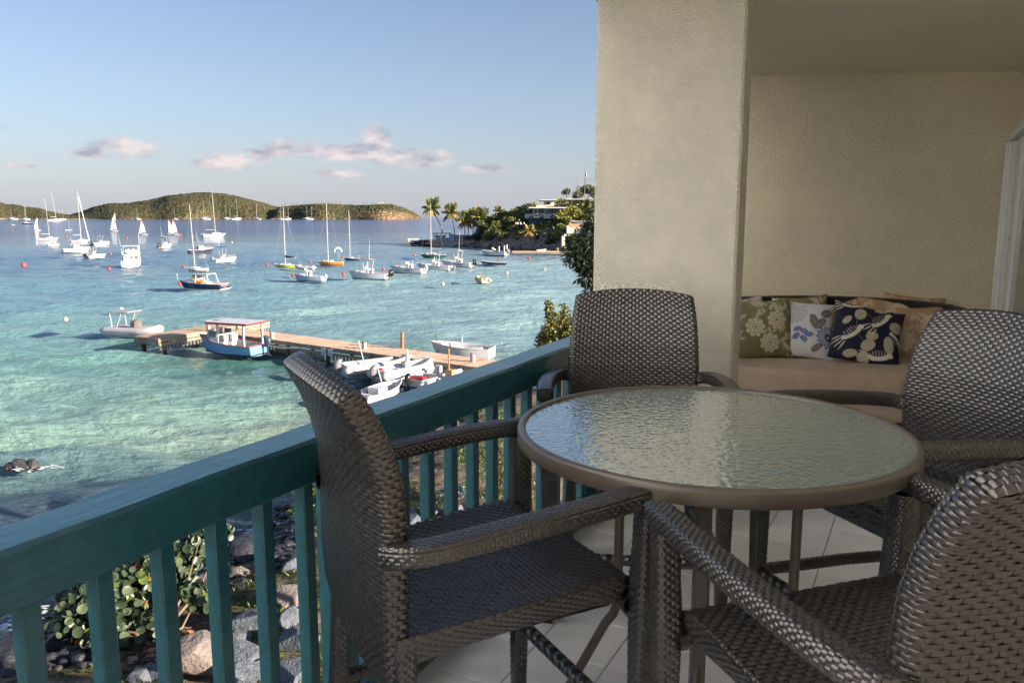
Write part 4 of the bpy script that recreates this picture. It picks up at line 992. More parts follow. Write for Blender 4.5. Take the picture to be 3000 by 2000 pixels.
def console_boat(px, py, phi, L_, B, label, top=None, tophi=2.0, toplen=.30, motors=1, mcol=None, hull=None, pole_h=0., tilt=0., cabin=False, name='motorboat', rail=False, rods=False, strip=None, text=None, seats=True, cover=None, xc=-.04):
    t = boat_root(name, px, py, phi, label, 'motorboat'); hm = hull or bwhite
    g_ = hull_parts(t, L_, B, L_*.085+.12, L_*.12+.2, hm, open_=not cabin, well=(.06, .70), floor=.18, md=bwhite, stripe=strip)
    zf = .18; fz = g_['z'][0]
    if not cabin:
        mb = MB(); mb.box((L_*xc, 0, zf+.55), (L_*.10, B*.30, 1.1), bev=.06); mb.box((L_*(xc+.045), 0, zf+1.2), (L_*.02, B*.3, .3), bev=.02); cs = mb.build('console', bwhite, t)
        mb = MB(); mb.box((L_*(xc+.055), 0, zf+1.28), (.03, B*.27, .30), rot=Matrix.Rotation(R(-18), 3, 'Y')); mb.build('windscreen', wind, cs)
        mb = MB(); mb.box((L_*(xc-.11), 0, zf+.36), (L_*.05, B*.28, .72), bev=.05); mb.box((L_*(xc-.13), 0, zf+.85), (.08, B*.28, .35), bev=.03); mb.build('seat', bwhite if not cover else cover, t)
    else:
        mb = MB(); z1 = g_['z'][6]
        st = []
        for s_, h_, w_ in ((-.14, .0, .40), (-.12, .75, .38), (.04, .80, .38), (.10, .35, .36), (.30, .15, .25), (.34, .0, .2)):
            st.append([(L_*s_, -B*w_, z1-.05), (L_*s_, -B*w_*.9, z1+h_), (L_*s_, B*w_*.9, z1+h_), (L_*s_, B*w_, z1-.05)])
        loft(mb, [q[::-1] for q in st]); mb.add(st[0], [(0, 1, 2, 3)]); cb = mb.build('cabin', bwhite, t)
        mb = MB(); 
        for sg in (1, -1): mb.box((L_*-.03, sg*B*.355, z1+.5), (L_*.12, .03, .28))
        mb.box((L_*.068, 0, z1+.52), (.04, B*.6, .3), rot=Matrix.Rotation(R(-40), 3, 'Y')); mb.build('window', wind, cb)
        mb = MB(); mb.box((-L_*.141, B*.08, z1+.35), (.02, B*.25, .62)); mb.build('door', brown, cb)
    if top:
        tl, tw = L_*toplen, B*.42; zt = zf+tophi
        mb = MB(); st = []
        for k in range(7):
            s_ = k/6*2-1; zz = zt+.06*(1-s_*s_)
            st.append([(L_*(xc-.02)+s_*tl/2, y_, zz-.05*abs(y_/tw)**2) for y_ in np.linspace(-tw, tw, 7)])
        loft(mb, [q[::-1] for q in st]); loft(mb, [[(p[0], p[1], p[2]-.06) for p in q] for q in st]); hd = mb.build('hardtop', top, t); smooth_by_angle(hd, 40)
        mb = MB()
        for sg in (1, -1):
            for q in (-.10, .07): mb.tube([(L_*(xc+q*.55), sg*B*.17, zf+.2), (L_*(xc+q), sg*tw*.8, zt-.03)], .028, 5)
        mb.build('frame', alu, t)
    if pole_h:
        mb = MB(); z_ = zf+(tophi if top else 1.1); mb.tube([(L_*(xc-.08), B*.2, z_-.1), (L_*(xc-.08)-.10*pole_h, B*.25, z_+pole_h)], [.035, .012], 5); mb.build('antenna', bwhite, t)
    if rail:
        mb = MB(); P = [(g_['x'][i], g_['hb'][i]*.9, g_['z'][i]+.38) for i in range(7, 14)]; Q = [(p[0], -p[1], p[2]) for p in P[::-1]]
        mb.tube(P+Q, .016, 4)
        for p in P[::2]+Q[::2]: mb.tube([(p[0], p[1], p[2]-.4), p], .013, 4)
        mb.build('bow_rail', alu, t)
    if rods:
        mb = MB()
        for k in range(4): mb.tube([(L_*(xc-.12), (k-1.5)*.35, zf+tophi-.1), (L_*(xc-.20), (k-1.5)*.4, zf+tophi+.55)], .014, 4)
        mb.build('rod_holder', bwhite, t)
    ys = {1: [0], 2: [-.33, .33], 3: [-.55, 0, .55]}[motors] if motors else []
    for y_ in ys: outboard(t, -L_/2, y_, fz*.75, 1.35 if L_ > 5.5 else .9, mcol or black, tilt)
    if text:
        tx, sz, tc = text; i = 5; th = -math.atan2(g_['hb'][6]-g_['hb'][4], g_['x'][6]-g_['x'][4])
        text_part(t, tx, sz, (g_['x'][i], g_['hb'][i]*1.0+.03, g_['z'][i]*.6), (R(82), 0, R(180)), tc, font_shear=.2)
    return t, g_
def rib(px, py, phi, L_, B, label, tube=None, motor=None, msc=1., seat=True, name='inflatable_boat', wheel=False, bimini=False):
    t = boat_root(name, px, py, phi, label, 'inflatable boat'); tm = tube or off; r_ = B*.165
    for sg in (1, -1):
        pts = [(-L_/2-.25, sg*(B/2-r_), r_+.05), (-L_/2, sg*(B/2-r_), r_+.05), (-L_*.1, sg*(B/2-r_), r_+.06), (L_*.2, sg*(B/2-r_)*.95, r_+.10), (L_*.35, sg*(B/2-r_)*.72, r_+.20), (L_*.44, sg*(B/2-r_)*.40, r_+.28), (L_*.47, 0, r_+.32)]
        # smooth
        P = np.array(pts); tt_ = np.linspace(0, 1, 22); s0 = np.r_[0, np.cumsum(np.linalg.norm(np.diff(P, axis=0), axis=1))]; s0 /= s0[-1]; Q = np.stack([np.interp(tt_, s0, P[:, i]) for i in range(3)], 1); Q[1:-1] = (Q[:-2]+2*Q[1:-1]+Q[2:])/4
        rad = [r_*.45, r_*.9]+[r_]*20; mb = MB(); mb.tube(Q.tolist(), rad, 12); mb.build('tube', tm, t, True)
        mb = MB(); Q2 = Q[2:].copy(); Q2[:, 1] += sg*r_*.96; 
        for i2, q in enumerate(Q2): q[0] += 0
        mb.tube(Q2[:14].tolist(), .02, 4); mb.build('grab_line', greycv, t)
    mb = MB(); mb.slab([(-L_/2, -(B/2-r_)), (L_*.2, -(B/2-r_)), (L_*.42, 0), (L_*.2, B/2-r_), (-L_/2, B/2-r_)], -.05, .14); mb.build('hull', grey_t, t)
    mb = MB(); mb.box((-L_/2+.06, 0, .36), (.07, B-2*r_, .55)); mb.build('transom', bwhite, t)
    if seat: mb = MB(); mb.box((-L_*.12, 0, .38), (.35, B*.5, .42), bev=.05); mb.build('seat', bwhite, t)
    if wheel:
        mb = MB(); mb.box((.05, 0, .55), (.4, .5, .8), bev=.06); mb.build('console', bwhite, t)
        mb = MB(); mb.tube([(-.17+.05*math.sin(a)*0, .2*math.cos(a), .85+.2*math.sin(a)) for a in np.linspace(0, 6.28, 13)], .018, 4, cap=False); mb.build('steering_wheel', black, t)
    if motor: outboard(t, -L_/2, 0, .38, msc, motor)
    return t
def skiff(px, py, phi, L_, B, label, motor=None, hull=None, inn=None, msc=.8, name='skiff', seats=2, tilt=0., fs=None, group=None):
    t = boat_root(name, px, py, phi, label, 'skiff', group); g_ = hull_parts(t, L_, B, fs or .42, (fs or .42)+.28, hull or bwhite, open_=True, well=(.03, .86), floor=.10, mi_in=inn, stern=.8)
    for k in range(seats): mb = MB(); mb.box((-L_*.3+L_*.30*k, 0, .34), (.26, B*.78, .05)); mb.build('thwart', bwhite if inn is None else inn, t)
    if motor: outboard(t, -L_/2, 0, (fs or .42)*.8, msc, motor, tilt)
    return t, g_
def buoy(px, py, d, mat, label, name='mooring_buoy'):
    p = at(px, py, SEA); mb = MB(); mb.ball((0, 0, d*.22), d/2, 12, 9); mb.tube([(0, 0, d*.7), (0, 0, d*.80)], d*.09, 6)
    o = mb.build(name, mat, None, True, loc=(p.x, p.y, SEA)); tag(o, label, 'buoy', 'mooring buoys in the bay'); return o

# ------------------------------------------------------------ far sailboats along the island shore
far = [(36, 643, 60, 12, 10.5, 'small white sloop moored at the far left by the beach'), (76, 643.5, 80, 9, 11.5, 'faint sloop half behind the dark blue ketch at the far left'),
 (600, 641, 75, 13, 14.5, 'white sloop moored below the hill, left of the two catamarans masts', ), (665, 642, 70, 12.5, 12.5, 'white two masted ketch under the island hill'), (694, 643, -75, 12, 19, 'tall masted white catamaran cruiser moored close under the hill'),
 (754, 642, 45, 10, 14, 'white sloop with doubled mast below the right shoulder of the hill'), (823, 643, 20, 9, 13, 'narrow white sloop left of the pair near the headland'), (844, 642.5, -60, 10, 13.5, 'white sloop nearest the start of the headland'), (902, 641, 80, 13, 12, 'white two masted schooner below the headland'),
 (404, 641.5, 85, 7, 11, 'single thin mast standing before the middle of the hill'), (513, 641.5, 80, 6, 9, 'faint small mast under the rising hill'), (675, 643, 80, 6, 9, 'small sloop with short mast beside the tall catamaran cruiser')]
for k, (px, py, phi, L_, mh, lb) in enumerate(far):
    py = max(py, 643.2); D_ = 9.5*2362/(py-630.5); sc = D_/900.
    sloop(px, py, phi, L_*sc*1.0, 3.6*sc, mh*sc, bwhite, lb.replace('tall masted white catamaran cruiser', 'tall masted white cruiser').replace('catamarans masts', 'tallest mast'), boom=True, far=True, spreader=.5 if mh > 12 else 0, mizzen=mh*sc*.95 if 'two masted' in lb or 'schooner' in lb else None)
sloop(80, 657, 80, 11.5, 3.2, 15.5, navy, 'dark blue hulled sloop moored at the far left off the beach', cover=navycv, far=True)
# white catamaran and schooner near the gap in the hills
sloop(163, 647.5, -82, 22, 6, 38, bwhite, 'big white catamaran with a tall raking mast near the beach', cover=bwhite, far=True, lean=6, spreader=.55)
sloop(184, 644.5, -85, 15, 4, 17, bwhite, 'white schooner with two equal masts near the beach', far=True, spreader=0, mizzen=17)
skiff(36, 659.5, 70, 4.5, 1.8, 'tiny white launch far off at the left edge')
# dinghies under sail
dinghy_sail(110, 676, -60, 4.4, 6.6, 'sailing dinghy with one broad white sail, leftmost of the dinghies', main=sailm)
dinghy_sail(201, 674.5, -75, 4.4, 5.6, 'dinghy with bare grey furled sail beside a red buoy', main=None)
dinghy_sail(337, 643.5, -75, 9, 13, 'distant dinghy with yellow sail against the island shore', main=tancv)
dinghy_sail(334, 677, 75, 4.4, 6.9, 'sailing dinghy with slim white mainsail and jib, left of the fishing cruiser', main=sailm, jib=sailm)
dinghy_sail(418, 687.5, 70, 4.2, 6.2, 'sailing dinghy with white sails and red tip, behind the fishing cruiser', main=sailm, jib=sailm, tip=redsail)
dinghy_sail(498, 687.5, 75, 4.2, 6.2, 'left one of two overlapping dinghies with red tipped sails', main=sailm, tip=redsail)
dinghy_sail(511, 688, 70, 4.2, 6.3, 'right one of two overlapping dinghies with red tipped sails', main=sailm, jib=sailm, tip=redsail)
# moored sailboats
sloop(143, 704, -80, 6.8, 2.3, 12.3, bwhite, 'white sloop with bare boom moored at the left', lean=2.6)
sloop(235, 710, -75, 6.2, 2.6, 14.2, bwhite, 'white sloop with blue sail cover and furled jib', cover=bluecv, jib=True)
sloop(628, 694, -68, 10.8, 5.2, 15.5, bwhite, 'white catamaran with navy bimini moored before the hill', cover=navycv, lean=2, jib=False)
sloop(576, 793, 68, 3.85, 1.6, 8.9, bwhite, 'small white open sloop just behind the navy lobster boat', boom=False, lean=-2)
sloop(842, 785, 76, 4.9, 1.7, 8.6, lime, 'lime green hulled day sailer with dark furled sail', cover=black)
sloop(967, 776, 72, 5.2, 1.7, 9.2, orange, 'orange hulled day sailer with bare mast', boom=False)
sloop(1029, 762, 66, 3.6, 1.5, 8.3, navy, 'small navy hulled sloop behind the orange one', strip=dgreen)
sloop(1268, 754.5, 80, 6.0, 1.9, 9.4, dgreen, 'dark green hulled day sailer near the point')
# white curved awning on a pole at the stern of the orange sailer
p = at(1000, 776, SEA); 
aw = empty('stern_awning', (p.x, p.y-.1, SEA+.7), 0, 'small white curved awning on a pole above the orange sailboat stern', 'awning')
mb = MB(); mb.tube([(-.5, 0, -.2), (-.5, 0, 1.9)], .02, 5); mb.tube([(.1, 0, -.2), (-.4, 0, 2.0)], .015, 5); mb.build('pole', alu, aw)
mb = MB(); mb.tube([(-1.3, 0, 1.7), (-1.2, 0, 2.25), (-.8, 0, 2.55), (-.2, 0, 2.5), (.1, 0, 2.1), (.15, 0, 1.75)], [.22, .26, .28, .26, .2, .12], 8); mb.build('canopy', bwhite, aw, True)
# motorboats
console_boat(160, 722, -60, 3.2, 1.7, 'small white console boat just below the bare boomed sloop', top=None, motors=2, mcol=bwhite, pole_h=1.6)
console_boat(225, 738, -76, 6.6, 2.7, 'white cabin cruiser with long open cockpit roof, bow to the right', top=bwhite, tophi=2.3, toplen=.42, motors=0, cabin=True, xc=-.1)
console_boat(297, 719, -58, 5.9, 2.5, 'white hardtop boat with dark outboards right of the blue covered sloop', top=bwhite, tophi=2.3, toplen=.34, motors=2, rail=True)
console_boat(283, 756, -58, 4.6, 2.2, 'white console boat with black canvas top and twin black outboards', top=navycv, tophi=2.35, toplen=.30, motors=2, pole_h=2.4, xc=-.12)
console_boat(486, 727, -28, 6.6, 2.6, 'white console boat seen from astern with twin black outboards', top=bwhite, tophi=2.6, motors=2, pole_h=2.6, rods=True)
console_boat(590, 741, -72, 6.3, 2.6, 'white wheelhouse boat with dark hull behind the small sloop mast', top=bwhite, tophi=2.1, toplen=.5, motors=0, cabin=True, hull=M('plum_hull', (.055, .04, .07), .3, var=.05), pole_h=2.3, rail=True, xc=-.02)
console_boat(660, 768, -60, 5.2, 2.5, 'white boat with bright blue bimini and twin outboards', top=bluecv, tophi=2.4, toplen=.34, motors=2, mcol=graycowl, pole_h=2.8, rail=True, xc=-.08)
console_boat(905, 822, 60, 4.9, 2.0, 'low white speedboat with covered outboard, below the lime sailer', top=None, motors=1, mcol=bwhite, cover=bwhite, hull=M('pale_blue_hull', (.36, .45, .58), .35, var=.05), tilt=20, xc=.05)
console_boat(1078, 816, 64, 6.5, 2.5, 'white console boat with tan top and two black outboards', top=tancv, tophi=2.25, toplen=.30, motors=2, pole_h=2.6, tilt=20, hull=M('bluish_white', (.62, .66, .74), .3, var=.03), text=None, cover=tancv, xc=-.0)
console_boat(1192, 799, 62, 6.2, 2.3, 'white console boat with blue canvas top, name on its side', top=bluecv, tophi=1.75, toplen=.34, motors=1, mcol=bwhite, tilt=15, text=('Legacy II', .42, ink), hull=M('cool_white', (.62, .64, .66), .3, var=.03))
console_boat(1270, 792, 64, 6.6, 2.3, 'white console boat with pipework tower right of the blue topped one', top=bwhite, tophi=2.1, toplen=.34, motors=1, mcol=graycowl, tilt=55, rods=True, hull=M('cool_white', (.62, .64, .66)))
console_boat(1338, 781, 62, 6.4, 2.6, 'largest white console boat with hardtop, tall antenna and two black outboards', top=bwhite, tophi=2.3, toplen=.26, motors=2, pole_h=3.1, rail=True, text=('Sea Boss', .5, M('blue_ink', (.02, .06, .35))), tilt=20)
skiff(1444, 775, 78, 5.0, 1.6, 'small dark hulled skiff with raised outboard near the far dock', motor=graycowl, hull=navy, tilt=50)
rib(1412, 826, 22, 2.9, 1.8, 'pale yellow inflatable dinghy floating alone in the right of the bay', tube=yel, motor=off, msc=.7)
console_boat(1447, 748, 62, 6.8, 2.4, 'white launch with twin grey outboards at the end of the far dock', top=None, motors=2, mcol=graycowl, cover=black, xc=.0)
rib(893, 789, 70, 3.3, 1.6, 'grey inflatable tender tied beside the lime sailer', tube=grey_t)
# ---- flybridge fishing cruiser, seen from astern
t = boat_root('fishing_cruiser', 387, 779, -4, 'white flybridge fishing cruiser seen from astern with orange lifebuoy', 'fishing boat')
g_ = hull_parts(t, 9.5, 3.3, .95, 1.5, bwhite, open_=True, well=(.03, .36), floor=.35, stern=.93)
mb = MB(); mb.box((.6, 0, 1.35), (3.6, 2.7, 1.6), bev=.12); cb = mb.build('cabin', bwhite, t)
for y_, w_, h_, z_ in ((-.75, .32, .26, 1.72), (.05, .30, .45, 1.62), (.92, .55, .36, 1.68)): mb = MB(); mb.box((-1.21, -y_, z_), (.03, w_, h_)); mb.build('window', brown, cb)
mb = MB(); mb.box((.4, 0, 2.22), (4.2, 3.0, .12), bev=.04); mb.box((1.3, 0, 2.65), (1.2, 2.3, .8), bev=.15); mb.tube([(-1.6, -1.35, 2.3), (-1.6, -1.35, 2.8), (-1.6, 1.35, 2.8), (-1.6, 1.35, 2.3)], .03, 5); mb.build('flybridge', bwhite, t)
mb = MB(); mb.box((.4, 0, 3.78), (2.6, 2.75, .12), bev=.05); mb.build('hardtop', bwhite, t)
for sg in (1, -1):
    for x_ in (-.8, 1.5): mb = MB(); mb.tube([(x_, sg*1.3, 2.3), (x_*.95, sg*1.25, 3.75)], .035, 5); mb.build('canopy_pole', alu, t)
    mb = MB(); mb.tube([(1.5, sg*.45, 2.9), (1.4, sg*.4, 3.75)], .03, 5); mb.build('canopy_pole', alu, t)
mb = MB(); mb.tube([(0, -1.45, .9), (-.1, -1.5, 6.1)], [.05, .03], 5); mb.build('outrigger', bwhite, t)
mb = MB(); mb.tube([(0, 1.45, .9), (.1, 1.95, 6.0)], [.035, .015], 5); mb.build('outrigger', bwhite, t)
mb = MB(); mb.tube([(-1.72, -.85+.28*math.cos(a), 2.62+.28*math.sin(a)) for a in np.linspace(0, 6.28, 17)], .07, 6, cap=False); mb.build('lifebuoy', orange, t)
for y_ in (-.45, .45): mb = MB(); mb.box((-.2, y_, 2.75), (.5, .45, .9), bev=.08); mb.build('helm_seat', bwhite, t)
text_part(t, 'FREE  ADVENTURE', .30, (-4.78, 0, .62), (R(90), 0, R(-90)), M('gold_ink', (.30, .22, .18)))
# ---- navy lobster boat
t = boat_root('lobster_boat', 592, 846, 56, 'navy hulled launch with white canopy and wood cabin, name on its stern', 'motorboat')
t.scale = (1, 1, .90); g_ = hull_parts(t, 6.6, 2.6, .80, 1.15, navy, open_=True, well=(.03, .55), floor=.35, stern=.90, md=bwhite, mi_in=teak, stripe=bwhite)
mb = MB(); st = []
for s_, h_, w_ in ((.3, .50, 1.0), (1.3, .46, .9), (2.4, .22, .5), (2.9, .0, .3)): st.append([(s_, -w_, 1.0), (s_, -w_*.85, 1.0+h_), (s_, w_*.85, 1.0+h_), (s_, w_, 1.0)])
loft(mb, [q[::-1] for q in st]); mb.add(st[0], [(0, 1, 2, 3)]); mb.build('cabin_top', bwhite, t)
mb = MB(); mb.box((.25, 0, .95), (.12, 1.7, .9)); mb.box((-.2, .55, .75), (.7, .5, .7), bev=.05); mb.build('dashboard', M('varnished_wood', (.50, .17, .04), .3, var=.2), t)
mb = MB(); mb.box((-.1, -.5, .85), (.5, .5, .8), bev=.1); mb.box((-1.1, -.1, .75), (.5, .5, .7), bev=.1); mb.build('helm_seat', bwhite, t)
mb = MB(); mb.box((.62, 0, 1.72), (.06, 1.75, .5), rot=Matrix.Rotation(R(-20), 3, 'Y')); mb.build('windscreen', M('amber_clear', (.32, .18, .08), .2, var=.2), t)
mb = MB(); st = []
for k in range(7): s_ = k/6; st.append([(-1.5+2.5*s_, y_, 2.28-.18*s_*s_-.10*(y_/1.05)**2-(.28 if k == 6 else 0)) for y_ in np.linspace(-1.05, 1.05, 7)])
loft(mb, [q[::-1] for q in st]); loft(mb, [[(p_[0], p_[1], p_[2]-.07) for p_ in q] for q in st]); smooth_by_angle(mb.build('canopy', bwhite, t), 50)
for sg in (1, -1):
    mb = MB(); mb.bar((-1.75, sg*1.08, .85), (-1.4, sg*1.02, 2.2), .10, .10); mb.build('canopy_post', bwhite, t)
    mb = MB(); mb.bar((.3, sg*.98, 1.1), (.1, sg*1.0, 2.15), .09, .09); mb.build('canopy_post', bwhite, t)
mb = MB(); mb.bar((-1.4, -1.02, 2.2), (-1.4, 1.02, 2.2), .1, .1); mb.build('canopy_bow', bwhite, t)
mb = MB(); mb.tube([(3.1, 0, 1.15), (3.45, 0, 1.2), (3.55, .1, 2.0)], .03, 5); mb.ball((3.55, .1, 2.05), .1, 6, 5); mb.build('bow_pulpit', alu, t)
mb = MB(); mb.box((-3.42, 0, .14), (.30, 2.2, .06)); mb.build('swim_platform', bwhite, t)
text_part(t, 'ROCKFISH', .36, (-3.34, 0, .60), (R(90), 0, R(-90)), M('peach_ink', (.80, .45, .30)), font_shear=.2); text_part(t, 'ST. JOHN', .16, (-3.34, 0, .36), (R(90), 0, R(-90)), M('peach_ink', (.8, .45, .3)))
# ---- buoys
bl = [(69.6,780,.95,'red buoy alone at the far left of the bay'),(194,694,.9,'red buoy between the two white sloops at the left'),(191,674.5,.8,'red buoy under the bare masted dinghy'),(263,730.6,.75,'red buoy left of the black topped console boat'),(324.5,745,.65,'red buoy right of the black topped console boat'),(320,790,.65,'red buoy left of the fishing cruiser stern'),(319.5,714,.6,'red buoy at the bow of the hardtop boat'),(372,696,.7,'small red buoy above the fishing cruiser'),(529,689,1.1,'red buoy right of the red tipped dinghies'),(538,783,.55,'red buoy left of the small open sloop'),(527,834,.55,'red buoy at the bow of the navy launch'),(782.5,777,.55,'red buoy left of the lime sailer bow'),(858.6,809,.55,'red buoy at the bow of the low speedboat'),(908,767,.55,'red buoy between the lime and orange sailers'),(1004,756,.6,'red buoy beside the small navy sloop'),(1006,804.6,.55,'red buoy left of the tan topped boat'),(1123,791,.55,'red buoy right of the tan topped boat'),(1214,750,.65,'red buoy left of the green sailer'),(1166,780,.45,'red buoy behind the bow of the blue topped boat'),(1293.6,777,.5,'red buoy behind the tower boat'),(1388,766,.6,'red buoy right of the largest console boat'),(1461,762,.55,'red buoy behind the dark skiff'),(1549,758,.6,'red buoy in front of the far dock')]
for (x_, y_, d_, lb) in bl: buoy(x_, y_, d_, buoyred, lb)
bw_ = [(680,711,.6,'white buoy right of the catamaran'),(1139,795,.35,'tiny white float right of the tan topped boat'),(1297,835,.55,'white buoy in open turquoise water left of the yellow dinghy'),(1485,802,.5,'white buoy right of the yellow dinghy'),(1596,790,.4,'small white buoy near the big leafy tree'),(356,910,.45,'white buoy above the canopied inflatable'),(193,938,.40,'white buoy alone left of the near dock')]
for (x_, y_, d_, lb) in bw_: buoy(x_, y_, d_, M('buoy_white', (.7, .6, .5), .5, var=.15), lb)
# ------------------------------------------------------------ near shore: garden ground
SH = [(-60, -40), (-26, 2), (-17, 10), (-13.5, 14.0), (-11.6, 16.2), (-10.3, 17.2), (-9.4, 18.4), (-8.6, 20.0), (-7.8, 21.4), (-7.2, 23.4), (-6.7, 25.2), (-5.4, 29.5), (-3.6, 35.2), (-1.9, 38.2), (-.2, 40.6), (2.2, 42.6), (6, 45.5), (10, 51), (14, 60), (19, 80), (26, 110), (34, 150), (36, 200)]
SHA = np.array(SH, float)
def shore_d(X, Y):
    """signed distance inland (+) from the shoreline"""
    best = np.full(X.shape, 1e9); sgn = np.ones(X.shape)
    for a, b_ in zip(SHA[:-1], SHA[1:]):
        d = b_-a; L2 = (d**2).sum(); t = np.clip(((X-a[0])*d[0]+(Y-a[1])*d[1])/L2, 0, 1)
        px_, py_ = a[0]+t*d[0], a[1]+t*d[1]; dd = np.hypot(X-px_, Y-py_)
        cr_ = d[0]*(Y-a[1])-d[1]*(X-a[0])
        m = dd < best; best = np.where(m, dd, best); sgn = np.where(m, np.where(cr_ < 0, 1, -1), sgn)
    return best*sgn
def ground_h(X, Y):
    d = shore_d(X, Y); P = np.c_[X.ravel(), Y.ravel(), 0*X.ravel()]
    n = np_noise(P/3.1, 1, 31, 3).reshape(X.shape)
    return SEA+np.where(d > 0, 1.0*(1-np.exp(-d/2.0))+.07*np.clip(d, 0, 14)+.05*n*np.clip(d, 0, 1), d*.35)
def gz(x, y): return float(ground_h(np.array([[x]]), np.array([[y]]))[0, 0])
def on_ground(px, py):
    z = SEA+.8
    for _ in range(12):
        p = at(px, py, z); z = gz(p.x, p.y)
    return Vector((p.x, p.y, z))
gx = np.r_[np.linspace(-30, -13, 30)[:-1], np.linspace(-13, 6, 170)[:-1], np.linspace(6, 46, 60)]; gy = np.r_[np.linspace(-30, 9, 40)[:-1], np.linspace(9, 48, 330)[:-1], np.linspace(48, 215, 120)]
GX, GY = np.meshgrid(gx, gy, indexing='ij'); GZ = ground_h(GX, GY); DS = shore_d(GX, GY)
GZ = np.where(DS < -1.5, SEA-3, GZ); Pn = np.c_[GX.ravel(), GY.ravel(), 0*GX.ravel()]
GZ = GZ+(.022*np_noise(Pn/.5, 1, 8, 3).reshape(GX.shape))*(DS > 0)
nf = np_noise(Pn/1.6, 1, 41, 4).reshape(GX.shape); nf2 = np_noise(Pn/.35, 1, 43, 3).reshape(GX.shape)
mb = MB(); nx_, ny_ = len(gx), len(gy); ii, jj = np.meshgrid(np.arange(nx_-1), np.arange(ny_-1), indexing='ij'); a = (ii*ny_+jj).ravel(); mb.addq(np.c_[GX.ravel(), GY.ravel(), GZ.ravel()], np.c_[a, a+ny_, a+ny_+1, a+1])
gm = bpy.data.materials.new('garden_soil'); gm.use_nodes = True; N = gm.node_tree.nodes; L = gm.node_tree.links; b = N['Principled BSDF']; b.inputs['Roughness'].default_value = .95; b.inputs['Specular IOR Level'].default_value = .15
a_ = N.new('ShaderNodeAttribute'); a_.attribute_name = 'Col'; g = N.new('ShaderNodeNewGeometry')
n = N.new('ShaderNodeTexNoise'); n.inputs['Scale'].default_value = 9; n.inputs['Detail'].default_value = 7; n.inputs['Roughness'].default_value = .8; L.new(g.outputs['Position'], n.inputs[0])
cr = N.new('ShaderNodeValToRGB'); cr.color_ramp.elements[0].position = .38; cr.color_ramp.elements[1].position = .62; cr.color_ramp.elements[0].color = (.45, .42, .4, 1); cr.color_ramp.elements[1].color = (1.5, 1.5, 1.45, 1); L.new(n.outputs[0], cr.inputs[0])
mu = N.new('ShaderNodeMix'); mu.data_type = 'RGBA'; mu.blend_type = 'MULTIPLY'; mu.inputs[0].default_value = 1; L.new(a_.outputs['Color'], mu.inputs[6]); L.new(cr.outputs[0], mu.inputs[7]); L.new(mu.outputs[2], b.inputs['Base Color'])
bp = N.new('ShaderNodeBump'); bp.inputs['Distance'].default_value = .05; L.new(n.outputs[0], bp.inputs['Height']); L.new(bp.outputs[0], b.inputs['Normal'])
gme = mb.mesh('garden_ground', gm, True)
sand = np.array((.32, .25, .19)); soil = np.array((.11, .075, .058)); grs = np.array((.085, .11, .035)); wet = np.array((.06, .05, .045))
C = np.where((nf > .05)[..., None], sand, soil)*1.; k_ = np.clip(nf*2+.5+.5*(GY > 21), 0, 1)[..., None]; C = soil*(1-k_)+sand*k_
k2 = np.clip((np_noise(Pn/2.3, 1, 47, 4).reshape(GX.shape)-.05)*4, 0, 1)[..., None]*np.clip(DS/1.5, 0, 1)[..., None]*.8; C = C*(1-k2)+grs*k2
k3 = np.clip(1-DS/.5, 0, 1)[..., None]; C = C*(1-k3)+wet*k3
ca = gme.color_attributes.new('Col', 'FLOAT_COLOR', 'POINT'); ca.data.foreach_set('color', np.c_[C.reshape(-1, 3), np.ones(C.shape[0]*C.shape[1])].astype(np.float32).ravel())
link_mesh('garden_ground', gme)['kind'] = 'structure'

# ------------------------------------------------------------ boulders
rock_b = M('blue_grey_stone', (.135, .160, .195), .85, var=.35, vs=3.0, bump=1.2, bs=9, det=6, dark=(.065, .075, .092)); rock_t = M('rust_streaked_stone', (.19, .155, .13), .85, var=.35, vs=2.2, bump=1.2, bs=7, det=6, dark=(.16, .15, .16)); rock_k = M('black_wet_stone', (.050, .052, .062), .5, var=.4, vs=3, bump=1.2, bs=8, det=6)
def ico(sub=3):
    import bmesh
    bm = bmesh.new(); bmesh.ops.create_icosphere(bm, subdivisions=sub, radius=1); V = np.array([v.co[:] for v in bm.verts]); F = [[v.index for v in f.verts] for f in bm.faces]; bm.free(); return V, F
IV, IF = ico(4); IV2, IF2 = ico(2)
def rock_mesh(seed, mat, sc=(1, 1, .7), V=None, F=None, cuts=11, nm='boulder'):
    V = (IV if V is None else V).copy(); F = IF if F is None else F; r = np.random.default_rng(seed)
    for k in range(cuts):
        d = r.normal(size=3); d /= np.linalg.norm(d); c = r.uniform(.50, .80); pr = V@d; m = pr > c; V[m] -= np.outer(pr[m]-c, d)*.96
    V += V*(.055*np_noise(V, .55, seed, 3))[:, None]
    V = V*np.array(sc)*1.28
    mb = MB(); mb.add(V, F); return mb.mesh(nm, mat, False)
def boulder(px, py, wpx, label, mat, seed, sc=(1, .8, .62), group='riprap boulders below the balcony', name='boulder'):
    p = on_ground(px, py); D_ = (p-cam.location).length; r_ = wpx/2333*D_/2*1.12
    o = link_mesh(name, rock_mesh(seed, mat, sc, nm=name), None, (p.x, p.y, p.z+r_*.18), (rng.uniform(-.3, .3), rng.uniform(-.3, .3), rng.uniform(0, 6.3))); o.scale = (r_,)*3
    return tag(o, label, 'boulder', group)
